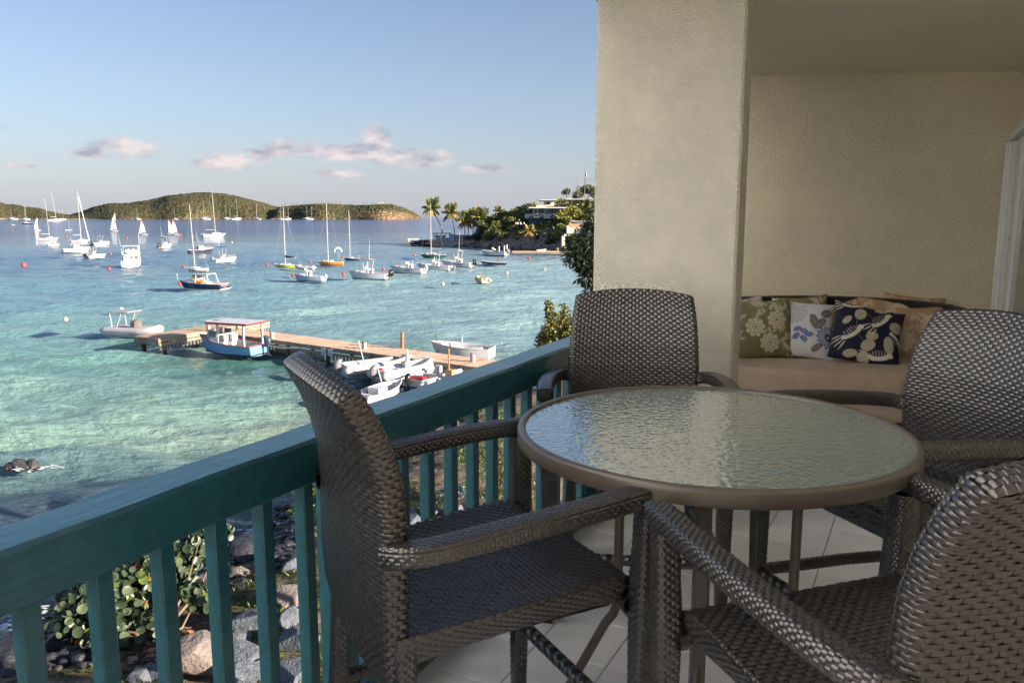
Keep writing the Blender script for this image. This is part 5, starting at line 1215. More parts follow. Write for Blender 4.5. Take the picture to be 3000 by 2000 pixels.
bls = [(858,1760,105,rock_t,'tan streaked boulder seen through the balusters beside the chair back'),(739,1832,105,rock_b,'smooth blue grey boulder in the middle of the riprap'),(858,1818,75,rock_b,'small boulder wedged under the tan streaked one'),(868,1885,105,rock_b,'boulder with weeds round it next to the chair back'),(723,1935,105,rock_b,'boulder right of the long rust coloured slab'),(606,1945,165,rock_t,'long slanting rust coloured slab of rock'),(708,1990,110,rock_b,'boulder at the bottom edge under the rust coloured slab'),(872,1975,100,rock_b,'boulder at the bottom edge beside the chair leg'),(480,1975,85,rock_b,'boulder at the bottom edge left of the slab'),(418,1992,60,rock_b,'small stone at the bottom edge left'),(708,1872,50,rock_b,'small stone between the middle boulders'),(577,1888,62,rock_b,'small boulder left above the slab'),
 (731,1628,105,rock_k,'large dark boulder at the waterline'),(618,1705,90,rock_k,'dark angular boulder behind the sea grape at the water'),(604,1664,80,rock_b,'pale topped boulder behind the sea grape'),(759,1562,42,rock_k,'squarish black rock standing in the water edge'),(30,1945,120,rock_k,'dark rounded boulder at the lower left corner'),(190,1890,100,rock_k,'dark boulder between the two left balusters'),(703,1680,46,rock_t,'small tan stone below the dark boulder'),(1330,1456,80,rock_b,'smooth blue boulder beside the flowering hedge'),(1262,1510,62,rock_b,'pointed blue stone left of the hedge boulder'),(1202,1545,90,rock_b,'flat blue boulder under the chair arm'),(1340,1512,60,rock_b,'low stone in front of the hedge boulder'),(1322,1250,55,rock_k,'grey rock of the breakwater by the path'),(1372,1228,55,rock_k,'grey rock at the breakwater tip'),(1290,1262,40,rock_k,'small grey rock at the breakwater foot'),(800,1640,60,rock_k,'dark boulder right of the large dark one'),(862,1665,55,rock_b,'grey blue stone near the black rubble')]
for k, (px, py, w_, mt_, lb) in enumerate(bls): boulder(px, py, w_, lb, mt_, 100+k)
# the rocks in the sea at the left
p = at(60, 1368, SEA)
for k, (dx, dy, r_) in enumerate(((0, 0, .30), (.42, .1, .25), (-.35, -.15, .20))):
    o = link_mesh('sea_rock', rock_mesh(300+k, rock_k, (1, .8, .9), cuts=9, nm='sea_rock'), None, (p.x+dx, p.y+dy, SEA+.03), (.2, .1, k*1.1)); o.scale = (r_,)*3
    tag(o, ['middle one of three black rocks awash at the left', 'right one of three black rocks awash at the left', 'left one of three black rocks awash at the left'][k], 'rock', 'rocks awash left of the railing')
foam = M('foam', (.75, .78, .80), .7, var=.1, vs=30)
def foam_patch(pts, seed):
    mb = MB(); r = np.random.default_rng(seed)
    for (x, y, s_) in pts:
        for k in range(int(26*s_)):
            a = r.uniform(0, 6.28); q = r.uniform(.2, 1)*s_; cx, cy = x+q*math.cos(a)*1.3, y+q*math.sin(a)*.6; w = r.uniform(.02, .09); l_ = w*r.uniform(1, 3)
            mb.add([(cx+l_*math.cos(t)*r.uniform(.6, 1), cy+w*math.sin(t)*r.uniform(.6, 1), SEA+.075+r.uniform(0, .02)) for t in np.linspace(0, 6.28, 7)[:-1]], [tuple(range(6))])
    return mb
fp = [(p.x+.6, p.y-.5, .7), (p.x+1.3, p.y-.2, .5)]
for t in np.linspace(0, 1, 20): q = SHA[3]*(1-t)+SHA[9]*t; fp.append((q[0]-.3, q[1]+.1, .45))
o = foam_patch(fp, 5).build('sea_foam', foam); tag(o, 'white foam scattered round rocks at the water edge', 'foam', kind='stuff')
# small rubble
mb = MB(); r = np.random.default_rng(12)
for k in range(420):
    px, py = (r.normal(845, 28), r.normal(1575, 38)) if k < 230 else ((r.normal(640, 60), r.normal(1665, 35)) if k < 300 else (r.uniform(-20, 260), r.normal(1905, 30)))
    q = on_ground(px, py); s_ = r.uniform(.05, .17)
    V = IV2.copy(); 
    for c in range(5): d = r.normal(size=3); d /= np.linalg.norm(d); pr = V@d; m = pr > .55; V[m] -= np.outer(pr[m]-.55, d)
    mb.add(V*s_*np.array((1.2, .9, .8))+np.array((q.x, q.y, q.z+s_*.4)), IF2)
tag(mb.build('rubble', rock_k), 'black broken rubble stones along the waterline', 'rubble', kind='stuff')

# ------------------------------------------------------------ foliage helpers
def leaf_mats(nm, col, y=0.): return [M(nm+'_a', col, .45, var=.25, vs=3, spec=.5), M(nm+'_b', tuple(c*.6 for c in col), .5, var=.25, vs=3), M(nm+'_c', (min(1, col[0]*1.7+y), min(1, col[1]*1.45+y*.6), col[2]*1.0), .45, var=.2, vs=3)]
def leaf_quads(mb, C, Nrm, ln, wd, r, mi):
    """C centres (n,3), Nrm leaf directions (n,3): pointed 2-quad leaves"""
    n = len(C); D_ = Nrm/np.linalg.norm(Nrm, axis=1)[:, None]; rnd = r.normal(size=(n, 3)); S_ = np.cross(D_, rnd); S_ /= np.linalg.norm(S_, axis=1)[:, None]; U = np.cross(S_, D_)
    ln = ln*r.uniform(.7, 1.3, n)[:, None]; wd = wd*r.uniform(.7, 1.3, n)[:, None]
    V = np.stack([C, C+D_*ln*.45+S_*wd*.5+U*wd*.15, C+D_*ln, C+D_*ln*.45-S_*wd*.5+U*wd*.15, C+D_*ln*.5], 1)
    V = V.reshape(-1, 3); base = np.arange(n)*5
    F = np.concatenate([np.c_[base, base+1, base+2, base+4], np.c_[base, base+4, base+2, base+3]])
    for m in range(3):
        sel = np.where(mi == m)[0]
        if len(sel): 
            Fm = np.concatenate([F[sel], F[sel+n]])
            s0 = mb.n
            mb.f.extend([tuple(q) for q in (Fm+s0).tolist()]); mb.mi.extend([m]*len(Fm))
    mb.v.append(V); mb.n += len(V)
def crown(blobs, n, ln, wd, seed, droop=.2, shell=.55, fill=True):
    r = np.random.default_rng(seed); mb = MB(); w_ = np.array([b_[3]**2 for b_ in blobs]); w_ /= w_.sum()
    pick = r.choice(len(blobs), n, p=w_); B = np.array([b_[:4] for b_ in blobs]); d = r.normal(size=(n, 3)); d /= np.linalg.norm(d, axis=1)[:, None]
    rad = r.uniform(shell, 1.0, n)**.6; lump = 1+.22*np_noise(d*1.4+B[pick][:, :3], .6, seed, 2)
    C = B[pick, :3]+d*(B[pick, 3]*rad*lump)[:, None]*np.array((1, 1, .82))
    dirn = d*.9+r.normal(size=(n, 3))*.6; dirn[:, 2] -= droop
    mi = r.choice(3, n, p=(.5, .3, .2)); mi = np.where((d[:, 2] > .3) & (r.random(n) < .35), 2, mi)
    leaf_quads(mb, C, dirn, ln, wd, r, mi); return mb
def make_tree(name, base, blobs, n, ln, wd, mats, label, cat='tree', group=None, seed=1, trunk_r=.12, droop=.2, shell=.45):
    t = empty(name, base, 0, label, cat, group); bl = [(b_[0]-base[0], b_[1]-base[1], b_[2]-base[2], b_[3]) for b_ in blobs]
    crown(bl, n, ln, wd, seed, droop, shell).build('crown', mats, t)
    mb = MB(); c0 = np.mean([b_[:3] for b_ in bl], axis=0)
    mid = (c0[0]*.4, c0[1]*.4, c0[2]*.45); mb.tube([(0, 0, -.2), mid, tuple(c0*.85)], [trunk_r, trunk_r*.8, trunk_r*.5], 7)
    for b_ in bl: mb.tube([mid, ((mid[0]+b_[0])/2, (mid[1]+b_[1])/2, (mid[2]+b_[2])/2+.05*trunk_r), b_[:3]], [trunk_r*.55, trunk_r*.4, trunk_r*.2], 5)
    mb.build('trunk', bark, t); return t
bark = M('bark', (.12, .09, .065), .9, var=.25, vs=6, bump=.4, bs=30)
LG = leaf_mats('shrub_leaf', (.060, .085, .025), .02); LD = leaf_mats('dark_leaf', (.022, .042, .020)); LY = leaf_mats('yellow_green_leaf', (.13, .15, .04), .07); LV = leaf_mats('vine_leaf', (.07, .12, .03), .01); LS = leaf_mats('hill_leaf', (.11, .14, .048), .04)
# big leafy tree at the right, against the pier
def Q(px, py, Y): q = atY(px, py, Y); return (q.x, q.y, q.z)
YT = 17.
bb = [(*Q(1712, 715, YT), .36), (*Q(1755, 690, YT+.3), .42), (*Q(1690, 745, YT-.2), .30), (*Q(1740, 770, YT), .36), (*Q(1728, 812, YT+.1), .26), (*Q(1800, 740, YT+.5), .6), (*Q(1770, 820, YT+.2), .34), (*Q(1850, 850, YT+.4), .6), (*Q(1748, 655, YT+.2), .22), (*Q(1735, 850, YT), .16), (*Q(1748, 880, YT), .2), (*Q(1715, 770, YT), .24)]
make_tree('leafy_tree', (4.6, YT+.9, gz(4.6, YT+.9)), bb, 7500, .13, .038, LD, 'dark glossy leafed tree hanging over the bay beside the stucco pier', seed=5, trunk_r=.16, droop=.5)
YB = 13.5
bb = [(*Q(1606, 888, YB), .055), (*Q(1610, 905, YB), .085), (*Q(1618, 930, YB), .12), (*Q(1622, 968, YB), .20), (*Q(1652, 898, YB+.1), .06), (*Q(1655, 918, YB+.1), .085), (*Q(1662, 950, YB+.1), .17), (*Q(1592, 985, YB), .10), (*Q(1578, 992, YB), .05), (*Q(1600, 1010, YB), .16), (*Q(1690, 990, YB), .32), (*Q(1640, 1040, YB), .42)]
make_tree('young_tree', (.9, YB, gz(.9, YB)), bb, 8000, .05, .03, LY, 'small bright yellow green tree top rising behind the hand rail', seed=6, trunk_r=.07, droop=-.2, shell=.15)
# hedge with orange flower seen through the right balusters
h0 = on_ground(1420, 1480)
bb = [(h0.x+dx, h0.y+dy, h0.z+dz, r_) for dx, dy, dz, r_ in ((0, 0, .6, .7), (.5, .6, 1.1, .8), (-.3, .9, 1.5, .7), (.7, 1.5, 1.8, .8), (.3, 0, 1.7, .5), (1.3, .5, .9, .9), (1.6, 2.0, 1.6, 1.0), (.1, 1.9, 2.1, .5))]
make_tree('flowering_hedge', (h0.x+.4, h0.y+.5, h0.z), bb, 5200, .085, .045, LV, 'tall leafy hedge with an orange flower behind the right balusters', 'hedge', seed=8, trunk_r=.05, shell=.3)
hp = on_ground(1372, 1350); fl_ = MB()
for k in range(7): a = k*.9; fl_.add([(0, 0, 0), (.06*math.cos(a), -.03, .06*math.sin(a)), (.09*math.cos(a+.3), -.02, .09*math.sin(a+.3)), (.05*math.cos(a+.6), 0, .05*math.sin(a+.6))], [(0, 1, 2, 3)])
fq = Q(1375, 1342, h0.y-.45); tag(fl_.build('hibiscus_flower', M('orange_petal', (.75, .12, .03), .5, var=.1), loc=fq), 'single orange red flower on the hedge', 'flower')
# vine shrub left of the chair back
v0 = on_ground(885, 1530)
bb = [(v0.x+dx, v0.y+dy, v0.z+dz, r_) for dx, dy, dz, r_ in ((0, 0, .5, .35), (.1, .1, 1.0, .38), (.25, .3, 1.5, .40), (.5, .2, 1.1, .4), (.0, .2, 1.75, .2), (.7, .4, 1.9, .5), (.9, .2, .8, .5))]
make_tree('vine_shrub', (v0.x+.2, v0.y, v0.z), bb, 1500, .13, .045, LV, 'leafy vine shrub left of the tall chair back at the shore', 'shrub', seed=9, trunk_r=.04, droop=.5)
v1 = on_ground(1220, 1420)
for k, (px, py, w_) in enumerate(((1335, 1365, .35), (1300, 1490, .28), (905, 1425, .18))):
    q = on_ground(px, py); make_tree('low_shrub', (q.x, q.y, q.z), [(q.x, q.y, q.z+.3, w_), (q.x+.2, q.y+.1, q.z+.5, w_*.7)], 260, .1, .045, LV, ['sprawling green shrub by the breakwater path', 'low weeds beside the hedge boulder', 'small leafy sprig beside the baluster right of the chair back'][k], 'shrub', seed=60+k, trunk_r=.02)
# ------------------------------------------------------------ sea grape with separate round leaves
sg_cols = [M('seagrape_leaf', (.055, .085, .042), .45, var=.2, vs=6, spec=.6), M('seagrape_leaf_pale', (.10, .135, .075), .4, var=.2, vs=6), M('seagrape_leaf_bright', (.11, .16, .03), .4, var=.2, vs=6), M('seagrape_leaf_orange', (.42, .15, .035), .45, var=.25, vs=6), M('seagrape_leaf_dark', (.03, .055, .028), .4, var=.2, vs=6)]
def disc_leaf(mat, r_=.098):
    V = [(0, 0, 0)]; 
    for k in range(10):
        a = 2*math.pi*k/10+.31; q = r_*(1-.12*math.cos(a)); V.append((q*math.cos(a), q*math.sin(a)*1.05, .045*abs(math.sin(a))*r_/.115+.006*math.sin(3*a)))
    mb = MB(); mb.add(V, [(0, 1+k, 1+(k+1) % 10) for k in range(10)]); return mb.mesh('leaf', mat, True)
dl = [disc_leaf(m) for m in sg_cols]
YS = 15.3
def qb(px, py, Y, r_): q = atY(px, py, Y); return (q.x, q.y, q.z, r_)
sgb = [qb(430, 1640, 15.9, .55), qb(400, 1740, 15.4, .62), qb(290, 1745, 15.0, .50), qb(230, 1800, 14.7, .50), qb(500, 1700, 15.9, .50), qb(590, 1560, 16.4, .28), qb(545, 1620, 16.2, .40), qb(580, 1745, 15.4, .33), qb(330, 1850, 14.5, .50), qb(450, 1830, 14.8, .45), qb(660, 1560, 16.6, .16), qb(185, 1745, 15.0, .25)]
s0 = on_ground(450, 1895); sgr = empty('sea_grape', (s0.x, s0.y, s0.z), 0, 'sea grape bush with big round leaves, some turned orange, behind the left balusters', 'shrub')
r = np.random.default_rng(77); w_ = np.array([b_[3]**2 for b_ in sgb]); w_ /= w_.sum(); leaves = []
for k in range(1900):
    b_ = sgb[r.choice(len(sgb), p=w_)]; d = r.normal(size=3); d /= np.linalg.norm(d); q = np.array(b_[:3])+d*b_[3]*r.uniform(.35, 1.05)
    nrm = Vector((d[0]*.5+r.normal()*.45, d[1]*.5-.35+r.normal()*.45, abs(d[2])*.5+.45+r.normal()*.3)).normalized()
    leaves.append((q, nrm, r.choice(5, p=(.54, .19, .06, .015, .195)), r.uniform(.62, 1.12), r.uniform(0, 6.28)))
def front(l): return l[0][1]
order = sorted(leaves, key=front); objs = order[:0]
cnt = 0; rest = []
for k, lf in enumerate(order):
    if k % 3 == 0 and cnt < 290:
        o = link_mesh('leaf', dl[lf[2]], sgr, Vector(lf[0])-sgr.location); o.rotation_euler = (lf[1].to_track_quat('Z', 'Y').to_matrix() @ Matrix.Rotation(lf[4], 3, 'Z')).to_euler(); o.scale = (lf[3],)*3; cnt += 1
    else: rest.append(lf)
mb = MB(); base_v = np.array([v.co[:] for v in dl[0].vertices]); bf = [tuple(p_.vertices) for p_ in dl[0].polygons]
for lf in rest:
    m = np.array(lf[1].to_track_quat('Z', 'Y').to_matrix() @ Matrix.Rotation(lf[4], 3, 'Z')); mb.add((base_v*lf[3])@m.T+(lf[0]-np.array(sgr.location)), bf, mi=int(lf[2]))
o = mb.build('inner_leaves', sg_cols, sgr, True); o['kind'] = 'stuff'
mb = MB()
for b_ in sgb:
    e_ = np.array(b_[:3])-np.array(sgr.location); m_ = e_*.5+np.array((.1, 0, -.15)); mb.tube([(.0, 0, -.1), tuple(m_*.5+np.array((.05, 0, .1))), tuple(m_), tuple(e_)], [.05, .035, .025, .012], 6)
mb.build('stems', M('seagrape_stem', (.20, .15, .10), .8, var=.2), sgr, True)
# fallen orange leaves
mb = MB()
for k in range(150):
    px, py = r.normal(470, 55), r.normal(1895, 32); q = on_ground(px, py); m = np.array(Matrix.Rotation(r.uniform(-.5, .5), 3, 'X') @ Matrix.Rotation(r.uniform(0, 6.28), 3, 'Z')); mb.add((base_v*r.uniform(.4, .95))@m.T+np.array((q.x, q.y, q.z+.03)), bf, mi=int(r.integers(0, 3)))
tag(mb.build('fallen_leaves', [M('dead_leaf', (.42, .17, .08), .8, var=.3), M('dead_leaf_pale', (.40, .27, .19), .8, var=.2), M('dead_leaf_dark', (.13, .07, .05), .8, var=.2)]), 'fallen orange and brown sea grape leaves on the ground', 'leaves', kind='stuff')
# ground weeds and grass
mb = MB(); n = 15000; gxr = r.uniform(-9, 0, n); gyr = r.uniform(11, 38, n)
dd = shore_d(gxr, gyr); nn2 = np_noise(np.c_[gxr, gyr, 0*gxr]/2.3, 1, 47, 4); keep = (dd > .8) & (nn2 > .02+r.normal(size=n)*.12); gxr, gyr = gxr[keep], gyr[keep]
gzr = ground_h(gxr[None], gyr[None])[0]; dirs = np.c_[r.normal(size=(len(gxr), 2))*.6, np.full(len(gxr), .8)]
leaf_quads(mb, np.c_[gxr, gyr, gzr], dirs, .13, .035, r, r.choice(3, len(gxr), p=(.5, .2, .3)))
tag(mb.build('weeds', leaf_mats('weed', (.085, .13, .03), .02)), 'low green weeds growing between the stones', 'weeds', kind='stuff')

# ------------------------------------------------------------ near dock
dkz = SEA+.80
wood_m = [M('dock_plank_a', (.64, .46, .33), .8, var=.12, vs=3, bump=.3, bs=20), M('dock_plank_b', (.57, .40, .28), .8, var=.12, vs=3), M('dock_plank_c', (.68, .50, .37), .8, var=.12, vs=3)]
fasc = M('weathered_board', (.34, .27, .22), .85, var=.25, vs=2, bump=.3, bs=12); pile_m = M('pile_wood', (.10, .08, .06), .9, var=.3, vs=3); palef = M('pale_board', (.55, .36, .22), .8, var=.15, vs=2)
W0 = Vector((-23.2, 61.6, 0)); W1 = Vector((4.2, 42.4, 0)); wd_ = (W1-W0).normalized(); T0 = Vector((-26.35, 56.75, 0)); T1 = Vector((-21.4, 66.5, 0)); td_ = (T1-T0).normalized()
dock = empty('dock', (W0.x, W0.y, SEA), 0, 'long T shaped timber dock with pale planks running out from the shore', 'dock')
org = dock.location
def planks(a, b_, w_, pitch, start=0.):
    d = (b_-a).normalized(); L_ = (b_-a).length; n_ = int(L_/pitch); mes = []
    for m_ in wood_m: mb = MB(); mb.box((0, 0, 0), (pitch-.012, w_, .045)); mes.append(mb.mesh('plank', m_))
    for k in range(n_):
        p = a+d*(k+.5)*pitch
        link_mesh('plank', mes[int(rng.choice(3, p=(.5, .3, .2)))], dock, (p.x-org.x, p.y-org.y, dkz-org.z+rng.uniform(-.005, .005)), (0, 0, math.atan2(d.y, d.x)+rng.uniform(-.004, .004)))
tl = (T1-T0).length
planks(T0, T1, 2.55, .150); planks(W0+wd_*1.2, W1, 2.40, .150)
def side_boards(a, b_, w_, sides=(-1, 1), pale=False):
    d = (b_-a).normalized(); n_ = Vector((-d.y, d.x, 0))
    for sg in sides:
        for k, (zz, hh) in enumerate(((dkz-.15, .22), (dkz-.42, .18))):
            L_ = (b_-a).length; m_ = int(L_/4)+1
            for q in range(m_):
                p0 = a+d*(L_*q/m_)+n_*sg*(w_/2+.03+.01*k); p1 = a+d*(L_*(q+1)/m_-.03)+n_*sg*(w_/2+.03+.01*k); mb = MB(); mb.bar(p0-org+Vector((0, 0, zz)), p1-org+Vector((0, 0, zz)), .05, hh); mb.build('side_board', palef if pale else fasc, dock)
        mb = MB()
        for q in range(int((b_-a).length/.33)): p = a+d*(.15+q*.33)+n_*sg*(w_/2-.02); mb.box((p.x-org.x, p.y-org.y, dkz-.64-org.z), (.13, .06, .40))
        o = mb.build('batten_row', fasc, dock); o['kind'] = 'stuff'
side_boards(W0+wd_*1.3, W1, 2.40); side_boards(T0, T1, 2.55, sides=(1,)); side_boards(T0, T1, 2.55, sides=(-1,), pale=True)  # T head's sun-facing side gets paler boards: sunlight put into the colour
nT = Vector((td_.y, -td_.x, 0)); mb = MB(); mb.bar(T0-org-td_*.03+nT*1.3+Vector((0, 0, dkz-.25)), T0-org-td_*.03-nT*1.3+Vector((0, 0, dkz-.25)), .05, .42); mb.build('side_board', fasc, dock)
for k in range(8):
    for sg in (-1, 1):
        p = W0+wd_*(2+k*4)+Vector((-wd_.y, wd_.x, 0))*sg*1.1; mb = MB(); mb.tube([(p.x-org.x, p.y-org.y, -.6), (p.x-org.x, p.y-org.y, dkz-org.z-.05)], .14, 8); mb.build('pile', pile_m, dock, True)
for k in range(3):
    for sg in (-1, 1):
        p = T0+td_*(.6+k*4.8)+nT*sg*1.1; mb = MB(); mb.tube([(p.x-org.x, p.y-org.y, -.6), (p.x-org.x, p.y-org.y, dkz-org.z-.05)], .14, 8); mb.build('pile', pile_m, dock, True)
q = at(1178, 1021, dkz); mb = MB(); mb.tube([(0, 0, -1), (.03, 0, 1.12)], [.13, .115], 10); tag(mb.build('mooring_post', M('orange_pile', (.36, .17, .07), .8, var=.2), loc=(q.x, q.y, q.z)), 'tall round timber mooring post on the far side of the dock', 'post')
for k, (px, py, lb) in enumerate(((799, 992, 'white power pedestal on the dock near the blue boat'), (1070, 1022, 'white power pedestal in the middle of the dock'), (1387, 1060, 'white power pedestal near the shore end of the dock'), (613, 970, 'white power pedestal at the dock head'))):
    q = at(px, py, dkz); e_ = empty('power_pedestal', (q.x, q.y, q.z), .5, lb, 'pedestal', 'power pedestals on the dock'); mb = MB(); mb.box((0, 0, .22), (.18, .18, .42), bev=.03); mb.build('body', bwhite, e_); mb = MB(); mb.box((-.14, 0, .28), (.10, .12, .55), bev=.02); mb.build('cap', brown, e_)
nW = Vector((wd_.y, -wd_.x, 0))
for k, px in enumerate((978, 997.5)):
    q = at(px, 1024+k*2.6, dkz-.3); sW = (q-W0).dot(wd_); c = W0+wd_*sW+nW*1.30; s_ = empty('dock_sign', (c.x, c.y, dkz-.30), math.atan2(wd_.y, wd_.x), ['left white notice board on the side of the dock', 'right white notice board on the side of the dock'][k], 'sign', 'notice boards on the dock side')
    mb = MB(); mb.box((0, 0, 0), (.44, .03, .46)); mb.build('board', sign_w, s_)
    text_part(s_, 'E', .17, (0, -.019, .10), (R(90), 0, 0), ink)
    mb = MB(); 
    for z_, w_ in ((-.04, .32), (-.10, .34), (-.16, .26)): mb.box((0, -.018, z_), (w_, .004, .022))
    mb.build('printed_lines', ink, s_)
# ---- blue boat with canopy
a = at(586, 974, SEA+1.15); b2 = at(765, 1033, SEA); hd = math.atan2(a.y-b2.y, a.x-b2.x); L_ = (a.xy-b2.xy).length; c = (a+b2)/2
t = empty('canopy_boat', (c.x+.15, c.y-.6, SEA), hd, 'light blue open boat with white red trimmed canopy lying at the dock', 'boat')
hull_parts(t, L_*.98, 2.25, .62, 1.12, lblue, mt=red, md=M('faded_deck', (.42, .44, .46), .7, var=.1), open_=True, well=(.04, .66), floor=.2, stern=.93, mi_in=M('grey_floor', (.30, .28, .26), .7, var=.2))
Lh = L_*.98; zc = 2.18
mb = MB(); mb.slab([(-Lh*.48, -1.12), (Lh*.20, -1.12), (Lh*.29, -.5), (Lh*.29, .5), (Lh*.20, 1.12), (-Lh*.48, 1.12)], zc, zc+.05); mb.build('canopy', bwhite, t)
mb = MB(); po = [(-Lh*.48, -1.14), (Lh*.20, -1.14), (Lh*.295, -.5), (Lh*.295, .5), (Lh*.20, 1.14), (-Lh*.48, 1.14)]
for k in range(6): a_2, b_2 = po[k], po[(k+1) % 6]; mb.bar((*a_2, zc-.02), (*b_2, zc-.02), .03, .13)
mb.build('canopy_trim', red, t)
mb = MB(); mb.box((Lh*.16, .2, zc+.056), (.45, .3, .012)); mb.build('hatch', ink, t)
for x_ in (-Lh*.40, Lh*.02):
    for sg in (1, -1): mb = MB(); mb.bar((x_, sg*.98, .45), (x_, sg*.98, zc), .12, .12); mb.build('canopy_post', bwhite, t)
mb = MB(); mb.box((Lh*.14, 0, .9), (.8, 1.5, .75), bev=.06); hb_ = mb.build('console', bwhite, t)
for y_ in (-.45, .45): mb = MB(); mb.box((Lh*.14+.47, y_, 1.38), (.05, .62, .52), rot=Matrix.Rotation(R(-12), 3, 'Y')); mb.build('window_frame', bwhite, hb_)
for y_ in (-.42, .42): mb = MB(); mb.box((Lh*.14, y_*1.85, 1.35), (.6, .04, .42)); mb.build('window', M('grey_glass', (.18, .22, .26), .1, var=0), hb_)
for k, (x_, y_) in enumerate(((Lh*.02, .4), (Lh*.02, -.35), (-Lh*.06, .05))): mb = MB(); mb.box((x_, y_, .65), (.45, .45, .35), bev=.08); mb.box((x_-.2, y_, 1.05), (.12, .45, .6), bev=.06); mb.build('seat', bwhite, t)
mb = MB(); mb.box((0, -.45, .5), (.35, .3, .3), bev=.03); mb.build('fuel_tank', red, t)
outboard(t, -Lh/2+.02, -.35, .55, 1.25, M('blue_grey_cowl', (.05, .08, .12), .3))
# mooring lines
def rope(a, b_, sag, label):
    a = Vector(a); b_ = Vector(b_); m = (a+b_)/2; mb = MB(); P = [tuple(a.lerp(b_, q)-m-Vector((0, 0, sag*4*q*(1-q)))) for q in np.linspace(0, 1, 9)]; mb.tube(P, .022, 5)
    tag(mb.build('mooring_rope', off, None, True, loc=m), label, 'rope')
sternp = Vector((c.x+.15, c.y-.6, SEA))+Vector((math.cos(hd), math.sin(hd), 0))*(-Lh*.47)
rope((sternp.x, sternp.y+.3, SEA+.7), at(930, 1012, dkz), .25, 'rope from the blue canopy boat stern to the dock')
rope(at(1203, 1050, SEA+.8), at(1236, 1041, dkz), .15, 'short rope from the leftmost inflatable bow to the dock')
rope(at(1262, 1063, SEA+.8), at(1290, 1052, dkz), .15, 'short rope from the second inflatable bow to the dock')
rope(at(1330, 1068, SEA+.6), at(1352, 1062, dkz), .12, 'short rope from the red geared skiff to the dock')
# ---- grey inflatable with bimini left of the dock head
a = at(330, 981, SEA); b2 = at(480, 975, SEA+.4); c = (a+b2)/2
t = rib(400, 979, 0, (b2.xy-a.xy).length*1.0, 2.0, 'grey inflatable boat with folding canopy moored left of the dock head', tube=M('lilac_grey_tube', (.55, .54, .58), .5, var=.06), seat=True, wheel=True); t.location = (c.x-.4, c.y+.4, SEA); t.rotation_euler = (0, 0, math.atan2(b2.y-a.y, b2.x-a.x))
mb = MB(); mb.box((-.9, 0, 1.95), (2.0, 1.6, .07), bev=.03); mb.build('canopy', grey_t, t)
mb = MB()
for sg in (1, -1):
    for (p0_, p1_, r0_) in (((-1.5, sg*.75, .5), (-1.7, sg*.75, 1.92), .03), ((-1.2, sg*.75, .5), (-.5, sg*.75, 1.92), .03), ((-1.0, sg*.75, 1.0), (-.1, sg*.75, 1.92), .018)): mb = MB(); mb.tube([p0_, p1_], r0_, 5); mb.build('canopy_pole', bwhite, t)
mb = MB(); mb.box((.15, 0, .85), (.7, .8, .85), bev=.15); mb.build('console_cover', greycv, t)
# ---- boats packed at the near side of the dock
def two(bx, by, sx, sy, zb=.35, zs=.1): a = at(bx, by, SEA+zb); b_ = at(sx, sy, SEA+zs); return (a+b_)/2, math.atan2(a.y-b_.y, a.x-b_.x), (a.xy-b_.xy).length
c, h_, L_ = two(1203, 1056, 1008, 1090, .5, .2); t = rib(1100, 1080, 0, L_, 2.0, 'inflatable boat with long pale tubes, leftmost of those at the dock', motor=graycowl, msc=1.1, seat=False); t.location = (c.x, c.y, SEA); t.rotation_euler = (0, 0, h_)
mb = MB(); mb.tube([(-L_*.15, .3, .4), (L_*.12, .3, .4)], .12, 8); mb.build('rolled_cover', black, t, True); mb = MB(); mb.tube([(-L_*.18, .1, .3), (-L_*.26, .25, 2.0)], .03, 5); mb.build('flag_staff', bwhite, t)
c, h_, L_ = two(1262, 1068, 1110, 1108, .5, .2); t = rib(1180, 1090, 0, L_, 2.05, 'white inflatable boat with console and covered motor, second at the dock', tube=M('white_tube', (.72, .69, .66), .5, var=.05), motor=graycowl, msc=1.1, wheel=True); t.location = (c.x, c.y, SEA); t.rotation_euler = (0, 0, h_)
mb = MB(); mb.lathe([(.16, 0), (.12, .25), (.02, .75), (.0001, .8)], (.15, 0, .9), n=8); mb.build('console_cover', bwhite, t); mb = MB(); mb.ball((-L_*.42, .25, .55), .2, 8, 6); mb.build('fuel_can', M('dark_red', (.3, .03, .06), .4), t)
c, h_, L_ = two(1330, 1068, 1205, 1125, .5, .2); t, g_ = skiff(1270, 1100, 0, L_, 1.75, 'white open skiff with red gear and black outboard, third at the dock', motor=black, inn=M('skiff_inside', (.60, .54, .52), .6, var=.1), msc=.95, tilt=10); t.location = (c.x, c.y, SEA); t.rotation_euler = (0, 0, h_)
mb = MB(); mb.box((-L_*.30, .1, .38), (.5, .9, .22), bev=.06); mb.build('red_cushion', red, t); mb = MB(); mb.box((L_*.05, -.2, .6), (.3, .4, .5), bev=.05); mb.build('console', grey_t, t)
c, h_, L_ = two(1392, 1082, 1262, 1143, .5, .2); t, g_ = skiff(1330, 1120, 0, L_, 1.7, 'white open boat with tall wooden box and mast, hard against the hand rail', motor=graycowl, msc=.95, tilt=35); t.location = (c.x, c.y, SEA); t.rotation_euler = (0, 0, h_)
mb = MB(); mb.box((-.1, .15, .62), (.5, .45, .6)); mb.box((-.3, .15, 1.2), (.06, .06, 1.9)); mb.build('wooden_box', M('orange_wood', (.58, .30, .14), .6, var=.1), t); mb = MB(); mb.tube([(-.6, .35, .45), (-.75, -.1, .5)], .14, 8); mb.build('bucket', M('teal_plastic', (.03, .30, .32), .4), t, True)
